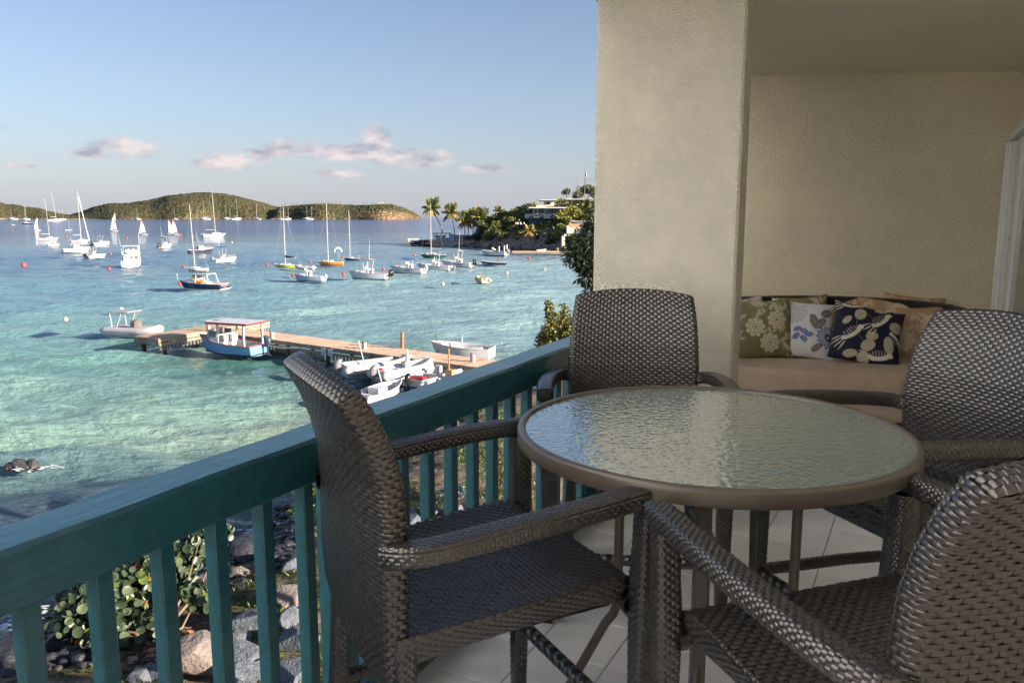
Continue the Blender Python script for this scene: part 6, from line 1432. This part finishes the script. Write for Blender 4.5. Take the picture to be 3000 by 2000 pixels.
c, h_, L_ = two(1176, 1126, 1052, 1172, .42, .2); t, g_ = skiff(1115, 1150, 0, L_, 1.55, 'small white dinghy with dark outboard floating below the hand rail', motor=graycowl, msc=.75, inn=M('pale_inside', (.62, .62, .64), .6, var=.08)); t.location = (c.x, c.y, SEA); t.rotation_euler = (0, 0, h_)
mb = MB(); mb.box((-.35, -.1, .40), (.7, .8, .5), bev=.04); bx = mb.build('seat_locker', bwhite, t)
for q in (-.55, -.2): mb = MB(); mb.box((q, .31, .42), (.26, .02, .26)); mb.build('locker_door', brown, bx)
mb = MB(); mb.tube([(.35, .1, .3), (.15, .3, 1.5)], .03, 5); mb.build('paddle', bwhite, t); mb = MB(); mb.ball((.2, .2, .45), .1, 7, 5); mb.build('orange_bailer', orange, t)
c, h_, L_ = two(1226, 1006, 1420, 1046, 1.0, .3); t, g_ = skiff(1320, 1030, 0, L_*.93, 2.0, 'large white open boat with dark inside lying beyond the dock', inn=M('dark_inside', (.12, .09, .075), .7, var=.2), fs=.75, seats=1); t.location = (c.x+.6, c.y+.9, SEA); t.rotation_euler = (0, 0, h_)
mb = MB(); mb.tube([(.1, -.5, .4), (.1, -.4, 1.5), (-.2, .3, 1.5), (-.2, .45, .4)], .035, 5); mb.build('tow_frame', bwhite, t); mb = MB(); mb.box((-1.1, 0, .5), (.7, .8, .45), bev=.05); mb.build('seat_box', bwhite, t)
# ------------------------------------------------------------ the point with houses across the bay
RP = [(1370, 704), (1392, 702), (1402, 685), (1415, 655), (1430, 644), (1467, 632), (1507, 624), (1571, 615), (1620, 609), (1650, 601), (1700, 592), (1742, 590), (1800, 612), (1900, 640), (2000, 660), (2400, 676), (2800, 680), (3200, 690)]
WL = [(1370, 722), (1400, 724), (1430, 728), (1480, 731), (1560, 734), (1640, 737), (1800, 742), (2400, 752), (3200, 760)]
px = np.concatenate([np.linspace(1370, 1760, 190), np.linspace(1770, 3200, 110)]); v = np.linspace(0, 1, 60); PX, V = np.meshgrid(px, v, indexing='ij')
wl = ridge(PX, WL); D0 = 9.5*2362/(wl-630.5); Dp = D0+V*62; hr_ = np.maximum(9.5+(630.5-ridge(PX, RP))*(D0+35)/2362, .5)
hv = np.interp(V, [0, .02, .06, .16, .24, .36, .56, 1], [-.06, .05, .15, .36, .50, .55, 1, .9]); H_ = hr_*hv; ux = (PX-1500)/2362; Xp = Dp*ux; Yp = Dp
Pn = np.c_[Xp.ravel(), Yp.ravel(), 0*Xp.ravel()]; n1_ = np_noise(Pn/9., 1, 71, 4).reshape(Xp.shape); n2_ = np_noise(Pn/2.6, 1, 73, 3).reshape(Xp.shape)
H_ = H_+np.clip(V*30, 0, 1)*(.55*n1_+.35*np.abs(n2_)*(V < .3)); Yp = Yp+1.6*n2_*(V < .3)*(V > 0)
mb = MB(); nv_ = len(v); ii, jj = np.meshgrid(np.arange(len(px)-1), np.arange(nv_-1), indexing='ij'); a = (ii*nv_+jj).ravel(); mb.addq(np.c_[Xp.ravel(), Yp.ravel(), SEA+H_.ravel()], np.c_[a, a+nv_, a+nv_+1, a+1])
pm = gm.copy(); pm.name = 'point_ground'; pm.node_tree.nodes['Noise Texture'].inputs['Scale'].default_value = 1.2
for nd in pm.node_tree.nodes:
    if nd.type == 'BUMP': nd.inputs['Distance'].default_value = .6
me = mb.mesh('rocky_point', pm)
rk = np.array((.38, .30, .235)); sc_ = np.array((.15, .14, .07)); dk_ = np.array((.09, .075, .07)); k = np.clip((V-.14)*9+.5*n1_, 0, 1)[..., None]; C = rk*(1-k)+sc_*k; kd_ = np.clip(1-V/.03, 0, 1)[..., None]; C = C*(1-kd_)+dk_*kd_
ca = me.color_attributes.new('Col', 'FLOAT_COLOR', 'POINT'); ca.data.foreach_set('color', np.c_[C.reshape(-1, 3), np.ones(C.shape[0]*C.shape[1])].astype(np.float32).ravel())
link_mesh('rocky_point', me)['kind'] = 'structure'
mpx = 240/2362.
def PZ(y, D=240.): return SEA+9.5+(630.5-y)*D/2362
def PXX(x, D=240.): return (x-1500)*D/2362
# main house
navywall = M('slate_blue_wall', (.16, .22, .33), .8, var=.06, vs=.5); dark_o = M('dark_opening', (.03, .03, .035)); roofw = M('white_roof', (.70, .66, .62), .8, var=.05); fascia_b = M('blue_fascia', (.05, .085, .15), .6, var=.05); rail_b = M('blue_rail', (.035, .06, .105), .6, var=.05)
D = 240.; hx0 = PXX(1548); hs_ = empty('cliff_house', (PXX(1620), D, PZ(659)), 0, 'flat roofed cream house with blue deck and slate lower wall on the cliff', 'house')
def hp_(nm, m_, *boxes, parent=None, D=240.):
    """boxes: (px0,px1,py0,py1,y0,y1) in photo pixels at distance D and depth metres behind D"""
    mb = MB()
    for (x0, x1, y0, y1, d0, d1) in boxes:
        X0, X1 = PXX(x0, D), PXX(x1, D); Z1, Z0 = PZ(y0, D), PZ(y1, D); mb.box(((X0+X1)/2-hs_.location.x, D+(d0+d1)/2-hs_.location.y, (Z0+Z1)/2-hs_.location.z), (X1-X0, d1-d0, Z1-Z0))
    return mb.build(nm, m_, parent or hs_)
hp_('lower_wall', navywall, (1550, 1612, 639, 672, .2, 9)); hp_('wall', cream, (1563, 1722, 611.5, 637, 1.6, 12)); hp_('wall', cream, (1597, 1626, 589.5, 604, 5, 11)); hp_('wall', M('slate_side_wall', (.10, .11, .15), .8), (1712, 1760, 612, 640, 1.0, 9))
hp_('roof', roofw, (1549, 1727, 606.6, 609.4, -.5, 13)); hp_('roof_edge', fascia_b, (1548.5, 1727.5, 609.6, 611.3, -.55, 13)); hp_('roof', roofw, (1583, 1633, 584.5, 586.2, 3.6, 12)); hp_('roof_edge', fascia_b, (1582.7, 1633.3, 586.4, 588.6, 3.5, 12)); hp_('parapet', cream, (1572, 1600, 600.5, 606.4, 3, 12))
hp_('roof', roofw, (1664, 1736, 580.5, 582.3, 12, 20)); hp_('roof_edge', fascia_b, (1664, 1736, 582.5, 585, 11.9, 20)); hp_('wall', cream, (1668, 1730, 585.2, 612, 14, 19)); hp_('wall', bwhite, (1733, 1760, 580, 612, 8, 14))
for (x0, x1, y0, y1) in ((1565, 1574, 615, 629), (1579, 1593, 613, 632), (1598, 1606, 615, 628), (1608, 1621, 613, 632), (1627, 1631, 616, 630), (1645, 1652, 615, 623)):
    w_ = hp_('window', bwhite if x1-x0 < 11 else dark_o, (x0, x1, y0, y1, 1.5, 1.62)); hp_('pane', M('house_glass', (.06, .07, .08), .1, var=0), (x0+1, x1-1, y0+1, y1-1, 1.42, 1.48), parent=w_)
w_ = hp_('window', dark_o, (1600, 1614, 592, 599, 4.85, 4.98)); 
hp_('deck', fascia_b, (1537, 1643, 636.4, 639, -2.6, 1.5))
for k in range(9):
    x_ = 1537.5+k*13.1; hp_('deck_post', rail_b, (x_, x_+.9, 626, 636.3, -2.58, -2.48))
for k in range(8):
    x_ = 1538.6+k*13.1; hp_('rail_panel', rail_b, (x_, x_+11.8, 627.5, 635.6, -2.56, -2.52))
hp_('deck_rail', rail_b, (1537, 1643, 625, 626, -2.6, -2.45)); 
for x_ in (1567, 1610): hp_('wall_lamp', bwhite, (x_-.8, x_+.8, 645, 646.8, .05, .18))
# white garden chairs on the terrace
for k, px_ in enumerate((1512, 1518, 1526.5, 1537)):
    e_ = empty('garden_chair', (PXX(px_, 232), 232, PZ(657.5, 232)), .3*k, ['white garden chair at the left end of the cliff terrace', 'second white garden chair on the cliff terrace', 'third white garden chair on the cliff terrace', 'white garden chair nearest the cliff house'][k], 'chair', 'white chairs on the cliff terrace'); e_.scale = (.62,)*3
    mb = MB(); mb.box((0, 0, .42), (.6, .6, .06)); mb.build('seat', bwhite, e_); mb = MB(); mb.box((0, .3, .75), (.6, .06, .7)); mb.build('backrest', bwhite, e_)
    for sx in (-.25, .25):
        for sy in (-.25, .25): mb = MB(); mb.box((sx, sy, .2), (.06, .06, .4)); mb.build('leg', bwhite, e_)
# second house with solar roof
D2 = 212.; s2_ = empty('solar_house', (PXX(1700, D2), D2, PZ(700, D2)), 0, 'white and peach house with solar panels on its sloping roof', 'house')
def sp_(nm, m_, *boxes, parent=None):
    mb = MB()
    for (x0, x1, y0, y1, d0, d1) in boxes: X0, X1 = PXX(x0, D2), PXX(x1, D2); Z1, Z0 = PZ(y0, D2), PZ(y1, D2); mb.box(((X0+X1)/2-s2_.location.x, D2+(d0+d1)/2-s2_.location.y, (Z0+Z1)/2-s2_.location.z), (X1-X0, d1-d0, Z1-Z0))
    return mb.build(nm, m_, parent or s2_)
peach = M('peach_wall', (.60, .30, .16), .8, var=.06); sp_('wall', M('shell_wall', (.60, .52, .44), .8), (1666, 1722, 665, 684, 0, 6)); sp_('wall', peach, (1668, 1700, 655, 664.6, 1.5, 6)); sp_('wall', bwhite, (1652, 1722, 685, 690, -1.5, 5)); sp_('wall', bwhite, (1646, 1655, 690, 718, -1.4, 3)); sp_('column', bwhite, (1660, 1666, 660, 684, -1.2, -.7)); sp_('wall', M('shell_wall', (.6, .52, .44)), (1700, 1800, 690, 722, -1.0, 6))
w_ = sp_('window', bwhite, (1686, 1702, 668, 682, -.12, -.02)); sp_('pane', M('bright_blind', (.8, .78, .74), .5, var=0), (1688, 1700, 670, 681, -.18, -.14), parent=w_)
mb = MB(); rx0, rx1 = PXX(1674, D2)-s2_.location.x, PXX(1800, D2)-s2_.location.x; za, zb = PZ(646, D2)-s2_.location.z, PZ(664, D2)-s2_.location.z
rot_ = Matrix.Rotation(math.atan2(za-zb, 9), 3, 'X')
mb.add([(rx0, 6.5, za), (rx0+5.5, -2.0, zb-.0), (rx1, -2.0, zb-.7), (rx1, 6.5, za-.4), (rx0, 6.5, za-.18), (rx0+5.5, -2.0, zb-.2), (rx1, -2.0, zb-.9), (rx1, 6.5, za-.6)], [(0, 1, 2, 3), (7, 6, 5, 4), (0, 4, 5, 1), (1, 5, 6, 2), (3, 2, 6, 7)]); mb.build('roof', roofw, s2_)
pan = M('solar_panel', (.13, .09, .11), .2, var=.05)
def roofp(s_, t_): a = np.array((rx0+5.5*(t_), 6.5-8.5*t_, za+(zb-za)*t_)); b_ = np.array((rx1, 6.5-8.5*t_, za-.4+(zb-.7-za+.4)*t_)); return a*(1-s_)+b_*s_
for i in range(9):
    for j in range(3):
        s0_, s1_ = .05+i*.1, .05+i*.1+.085; t0_, t1_ = .12+j*.28, .12+j*.28+.24; q4 = [roofp(s0_, t0_), roofp(s0_, t1_), roofp(s1_, t1_), roofp(s1_, t0_)]; mb = MB(); up = np.array((0, 0, .06)); lo = np.array((0, 0, .02)); mb.add([q_+lo for q_ in q4]+[q_+up for q_ in q4], [(4, 5, 6, 7), (0, 1, 5, 4), (1, 2, 6, 5), (2, 3, 7, 6), (3, 0, 4, 7)]); mb.build('solar_panel', pan, s2_)
# sea wall
sw = empty('sea_wall', (PXX(1625, 213), 213, SEA), 0, 'rough grey stone sea wall at the foot of the cliff', 'wall'); mb = MB(); r = np.random.default_rng(90); swm = [rock_mesh(500+k, M('sea_wall_stone', (.26, .24, .23), .9, var=.25, vs=1), (1, .7, .8), IV2, IF2, 6, 'stone') for k in range(4)]
for i in range(17):
    for j in range(3):
        zt = PZ(np.interp(1582+i*7, [1582, 1605, 1700], [733, 718, 716]), 213)-SEA; z_ = .25+j*.62
        if z_ > zt+.1: continue
        o = link_mesh('stone', swm[int(r.integers(4))], sw, (PXX(1582+i*7, 213)+(j % 2)*.3-sw.location.x, r.uniform(-.15, .15), z_), (r.uniform(-.2, .2), r.uniform(-.2, .2), r.uniform(0, 6))); o.scale = (.42, .42, .42)
# far dock
D3 = 196.; fd = empty('far_dock', (PXX(1470, D3), D3, SEA), 0, 'low timber dock under the cliff across the bay', 'dock'); x0, x1 = PXX(1500, D3), PXX(1990, D3)
mb = MB(); mb.box(((x0+x1)/2-fd.location.x, .9, .78), (x1-x0, 1.8, .10)); mb.build('deck', wood_m[2], fd); mb = MB(); mb.box(((x0+x1)/2-fd.location.x, -.03, .60), (x1-x0, .06, .24)); mb.build('side_board', palef, fd)
for k in range(14): mb = MB(); mb.tube([(x0+.4+k*2.9-fd.location.x, .12, -.5), (x0+.4+k*2.9-fd.location.x, .12, .70)], .13, 6); mb.build('pile', pile_m, fd)
mb = MB()
for k in range(90): mb.box((x0+9.6+k*.34-fd.location.x, 0.05, .30), (.10, .05, .42))
o = mb.build('batten_row', palef, fd); o['kind'] = 'stuff'
for k, px_ in enumerate((1462, 1477, 1485)): mb = MB(); mb.tube([(0, 0, 0), (0, 0, 1.5+.2*k)], .17, 8); mb.ball((0, 0, 1.55+.2*k), .2, 8, 5); tag(mb.build('bollard', bwhite, loc=(PXX(px_, D3), D3+.5, SEA+.3)), ['shortest white bollard by the launch at the far dock', 'middle white bollard by the launch at the far dock', 'right hand tall white bollard at the far dock'][k], 'bollard', 'white bollards at the far dock')
t = empty('dory', (PXX(1587, D3), D3+.8, SEA+.84), .1, 'small upturned white dory lying on the far dock', 'boat'); hull_parts(t, 2.4, 1.0, .3, .5, bwhite, draft=0)
# pier with cabana
D4 = 254.; pr = empty('stone_pier', (PXX(1300, D4), D4, SEA), 0, 'low stone pier with bathing platform left of the cliff', 'pier')
def pp(nm, m_, *boxes, parent=None):
    mb = MB()
    for (x0, x1, y0, y1, d0, d1) in boxes: X0, X1 = PXX(x0, D4), PXX(x1, D4); Z1, Z0 = PZ(y0, D4), PZ(y1, D4); mb.box(((X0+X1)/2-pr.location.x, (d0+d1)/2, (Z0+Z1)/2-pr.location.z), (X1-X0, d1-d0, Z1-Z0))
    return mb.build(nm, m_, parent or pr)
conc = M('sunlit_concrete', (.50, .41, .34), .85, var=.2, vs=.6); darkst = M('dark_masonry', (.06, .055, .055), .9, var=.3, vs=.7)
pp('platform', conc, (1285, 1412, 705.5, 720, 0, 14)); pp('retaining_wall', darkst, (1224, 1254, 703.5, 719, -.6, 8)); pp('platform', conc, (1250, 1288, 703.8, 716, -.3, 10)); pp('step', M('orange_lit_concrete', (.55, .30, .17), .8, var=.1), (1246, 1283, 709.5, 714, -1.6, -.35)); pp('deck', wood_m[0], (1183, 1213, 709, 711, -1, 3)); pp('rocks', darkst, (1200, 1224, 707, 717, .5, 6)); pp('rocks', darkst, (1330, 1425, 717.5, 721.5, -3, 0))  # low orange sunlight is put into the step's colour
pp('bench_frame', bwhite, (1192, 1223, 698, 701.5, 1, 2.4), (1192.5, 1194.5, 701.4, 709, 1, 1.2), (1197, 1199, 701.4, 709, 1, 1.2), (1217, 1219, 701.4, 709, 1, 1.2), (1221, 1223, 701.4, 709, 1, 1.2))
cb = empty('cabana', (PXX(1290, D4), D4+3, PZ(706, D4)), 0, 'open white framed cabana with pale blue end wall on the pier', 'cabana')
def cp(nm, m_, *boxes):
    mb = MB()
    for (x0, x1, y0, y1, d0, d1) in boxes: X0, X1 = PXX(x0, D4), PXX(x1, D4); Z1, Z0 = PZ(y0, D4), PZ(y1, D4); mb.box(((X0+X1)/2-cb.location.x, (d0+d1)/2, (Z0+Z1)/2-cb.location.z), (X1-X0, d1-d0, Z1-Z0))
    return mb.build(nm, m_, cb)
pblue = M('pale_blue_post', (.45, .52, .62), .7, var=.05)
for x_ in (1266, 1275.5, 1287.5, 1300.5, 1312): cp('post', pblue, (x_, x_+1.7, 684, 706, 0, .2)); cp('post', pblue, (x_, x_+1.4, 684, 706, 3.6, 3.8))
cp('roof_beam', M('grey_beam', (.25, .28, .32), .7), (1262, 1318, 682.6, 684.2, -.4, .3), (1262, 1318, 682.6, 684.2, 3.5, 4.1)); cp('end_wall', M('pale_blue_wall', (.42, .50, .60), .8), (1313.8, 1328, 686, 706, .1, 3.6)); cp('low_wall', pblue, (1270, 1312, 697, 706, 3.4, 3.55))
for x_ in (1268.5, 1278.5, 1290): cp('shutter', ink, (x_, x_+7.5, 689.5, 696.5, 3.1, 3.3))
fn_ = empty('screen_fence', (PXX(1358, D4), D4+5, PZ(703, D4)), 0, 'dark slatted fence screening the palms on the pier', 'fence'); 
for k in range(7): mb = MB(); mb.box((0, 0, .15+k*.22), (PXX(1391, D4)-PXX(1327, D4), .06, .19)); mb.build('slat', M('dark_fence', (.05, .065, .10), .8, var=.15), fn_)
for k in range(8): mb = MB(); mb.box((-3.4+k*.97, -.06, .8), (.09, .06, 1.6)); mb.build('fence_post', M('dark_fence', (.05, .065, .1)), fn_)
# surf behind the palms
mb = foam_patch([(PXX(1355+6*k, 330), 330, 3.2) for k in range(6)], 9); tag(mb.build('surf', foam), 'white surf breaking behind the palms', 'surf', kind='stuff')
# ---- palms
def frond_mesh(mat, L_, droop, seed, wd=.42):
    r = np.random.default_rng(seed); mb = MB(); n = 15; ts = np.linspace(0, 1, n)
    sp = np.stack([L_*(ts-.10*ts**2*droop), 0*ts, L_*(.30*ts-droop*.55*ts**2.1)], 1); mb.tube(sp.tolist(), [.05*(1-.8*t_) for t_ in ts], 4, cap=False)
    for i in range(1, n):
        t_ = ts[i]; ll = L_*wd*math.sin(math.pi*min(1, t_*.86+.12))*(.85+.3*r.random())
        for sg in (-1, 1):
            d = np.array((.55, sg*.85, -.42-.3*r.random())); d /= np.linalg.norm(d); p0 = sp[i]; w_ = L_*.036
            mb.add([p0-np.array((w_, 0, 0)), p0+np.array((w_, 0, 0)), p0+d*ll*.6+np.array((w_*.9, 0, 0)), p0+d*ll+np.array((0, 0, -.15*ll)), p0+d*ll*.6-np.array((w_*.9, 0, 0))], [(0, 1, 2, 4), (4, 2, 3)])
    return mb.mesh('frond', mat)
FR = {}
for nm, mt_ in (('g', frond_g), ('y', frond_y)):
    FR[nm] = [frond_mesh(mt_, 2.7, dr_, 5+k) for k, dr_ in enumerate((.15, .6, 1.15))]
def palm(px, py, bx, by, D, label, rad=24., yellow=.35, curve=0., n=22, seed=0, group='palms by the bathing pier', tr=.16):
    r = np.random.default_rng(seed+400); base = Vector((PXX(bx, D), D, PZ(by, D))); top = Vector((PXX(px, D), D, PZ(py, D)))-base
    t = empty('palm_tree', base, 0, label, 'palm tree', group)
    pts = []
    for q in np.linspace(0, 1, 9): pts.append((top.x*q**(1+curve)+.0, 0, top.z*q**.97))
    mb = MB(); mb.tube(pts, [tr*1.25]+[tr*(1-.35*q) for q in np.linspace(0, 1, 8)], 7); mb.build('trunk', trunk_m, t, True)
    sc = rad*D/2362/1.95
    for k in range(n):
        az = k*2.4+r.uniform(-.2, .2); lev = k/n; var = 0 if lev < .3 else (1 if lev < .68 else 2); up = [R(48), R(12), R(-25)][var]+r.uniform(-.15, .15)
        o = link_mesh('frond', FR['y' if (r.random() < yellow*(.4+1.2*lev)) else 'g'][var], t, top); o.rotation_euler = (Matrix.Rotation(az, 3, 'Z') @ Matrix.Rotation(-up, 3, 'Y') @ Matrix.Rotation(r.uniform(-.4, .4), 3, 'X')).to_euler(); o.scale = (sc*r.uniform(.85, 1.1),)*3
    mb = MB()
    for k in range(6): a = k*1.05; mb.ball((top.x+.22*math.cos(a)*sc, .22*math.sin(a)*sc, top.z-.25*sc), .15*sc, 6, 5)
    mb.build('coconuts', M('coconut', (.22, .14, .05), .6, var=.2), t)
palm(1264, 609, 1296, 683, 258, 'tall palm leaning left behind the green sailboat mast', 26, .05, .35, seed=1)
palm(1321, 624, 1333, 702, 257, 'second tall palm with curved pale trunk', 24, .3, .5, seed=2)
palm(1362, 647, 1361, 705, 258, 'bushy golden palm in front of the pier fence', 25, .65, seed=3)
palm(1374, 640, 1370, 703, 262, 'palm tucked between the golden ones', 22, .7, seed=6)
palm(1388, 630, 1384, 702, 266, 'greener palm behind the golden pair', 22, .3, seed=4)
palm(1408, 640, 1396, 704, 258, 'brightest golden palm against the wooded slope', 28, .55, seed=5, n=26)
palm(1459, 618, 1459, 650, 262, 'small palm poking above the wooded slope', 13, .3, seed=7)
palm(1551, 677, 1554, 716, 226, 'lone slender palm below the terrace on the cliff', 17, .6, seed=8, tr=.10, n=14)
# ---- trees on the point
LW = leaf_mats('sunny_leaf', (.22, .24, .06), .06)
tl = [(1412, 662, 20, 244, LS), (1430, 690, 24, 238, LS), (1405, 690, 16, 242, LD), (1447, 640, 15, 250, LS), (1452, 665, 22, 240, LS), (1470, 690, 20, 233, LS), (1420, 645, 14, 250, LS), (1478, 628, 17, 258, LS), (1490, 650, 20, 243, LS), (1502, 622, 17, 260, LS), (1522, 616, 16, 262, LD), (1537, 611, 15, 264, LD), (1515, 638, 18, 247, LS), (1548, 606, 13, 266, LS), (1560, 604, 14, 268, LS), (1530, 650, 14, 244, LS), (1500, 672, 18, 236, LS), (1530, 690, 22, 230, LS), (1575, 680, 18, 232, LS), (1600, 672, 17, 232, LS), (1592, 700, 18, 226, LG), (1625, 700, 24, 220, LG),
      (1655, 627, 24, 230, LW), (1690, 632, 26, 230, LW), (1680, 618, 20, 232, LW), (1636, 655, 22, 228, LG), (1650, 668, 16, 224, LW), (1662, 645, 14, 226, LW), (1712, 640, 15, 228, LG), (1632, 690, 20, 218, LW), (1612, 708, 15, 216, LG), (1690, 702, 22, 206, LG), (1668, 704, 17, 206, LG), (1655, 592, 12, 262, LS), (1640, 590, 14, 262, LW), (1675, 595, 14, 258, LW), (1708, 597, 14, 256, LW), (1690, 572, 18, 282, LG), (1705, 560, 16, 285, LG), (1722, 556, 20, 285, LG), (1742, 562, 18, 285, LG), (1660, 560, 12, 285, LG), (1760, 590, 22, 268, LG), (1580, 700, 16, 224, LD), (1466, 712, 12, 230, LD), (1740, 690, 18, 205, LW)]
for k, (px_, py_, rp, D, mt_) in enumerate(tl):
    r = np.random.default_rng(700+k); rm = rp*D/2362; c = (PXX(px_, D), D, PZ(py_, D)); bl = [(c[0], c[1], c[2], rm*.75)]+[(c[0]+r.uniform(-.7, .7)*rm, c[1]+r.uniform(-.5, .5)*rm, c[2]+r.uniform(-.4, .45)*rm, rm*r.uniform(.35, .6)) for _ in range(4)]
    make_tree('hillside_tree', (c[0], c[1], c[2]-rm*1.5), bl, int(90+rp*rp*1.1), .60, .34, mt_, 'x', 'tree', 'trees and bushes on the point', seed=800+k, trunk_r=.12, shell=.35)['label'] = ('dark ' if mt_ is LD else 'sunlit ' if mt_ is LW else 'green ')+('bush' if rp < 17 else 'round tree')+(' on the wooded slope left of the cliff house' if px_ < 1545 else ' below the cliff house' if px_ < 1630 and py_ > 650 else ' between the two houses on the point' if py_ > 610 else ' on the ridge above the cliff house')
seen = {}
for o in sorted([o for o in COL.objects if o.name.startswith('hillside_tree')], key=lambda o: o.location.x/o.location.y):
    seen.setdefault(o['label'], []).append(o)
for lb, os_ in seen.items():
    if len(os_) > 1:
        for k, o in enumerate(os_): o['label'] = ORD[k]+' '+lb+', from the left'
mb = MB(); r = np.random.default_rng(55); n = 14000; pr_ = r.integers(0, Xp.size, n); fx = Xp.ravel()[pr_]+r.normal(size=n)*.8; fy = Yp.ravel()[pr_]+r.normal(size=n)*.6; fz = H_.ravel()[pr_]; vv = V.ravel()[pr_]; keep = (vv > .13+.08*n1_.ravel()[pr_]) & (r.random(n) < np.clip(.25+.6*n1_.ravel()[pr_]+(vv > .3), 0, 1)); C_ = np.c_[fx, fy, SEA+fz+.1][keep]
leaf_quads(mb, C_, np.c_[r.normal(size=(len(C_), 2)), np.full(len(C_), .8)], .9, .55, r, r.choice(3, len(C_), p=(.5, .3, .2))); tag(mb.build('hillside_scrub', LS), 'low scrub covering the slope of the point', 'scrub', kind='stuff')
# utility poles
for k, (px_, y0, y1, lb) in enumerate(((1692, 520, 575, 'shorter utility pole on the hilltop'), (1711.5, 495, 575, 'taller utility pole with transformer on the hilltop'))):
    Dq = 275.; t = empty('utility_pole', (PXX(px_, Dq), Dq, PZ(y1, Dq)), 0, lb, 'pole', 'utility poles above the houses'); h_ = (y1-y0)*Dq/2362; mb = MB(); mb.tube([(0, 0, -2), (.15*k, 0, h_)], [.15, .10], 6); mb.build('shaft', trunk_m, t)
    if k: mb = MB(); mb.tube([(.45, 0, h_*.70), (.45, 0, h_*.82)], .28, 8); mb.build('transformer', grey_t, t); mb = MB(); 
    if k:
        for z_ in (.62, .56): mb.tube([(.1, 0, h_*z_), (14, -6, h_*z_-.9), (30, -14, h_*z_-.4)], .035, 3)
        mb.build('power_line', wire, t)
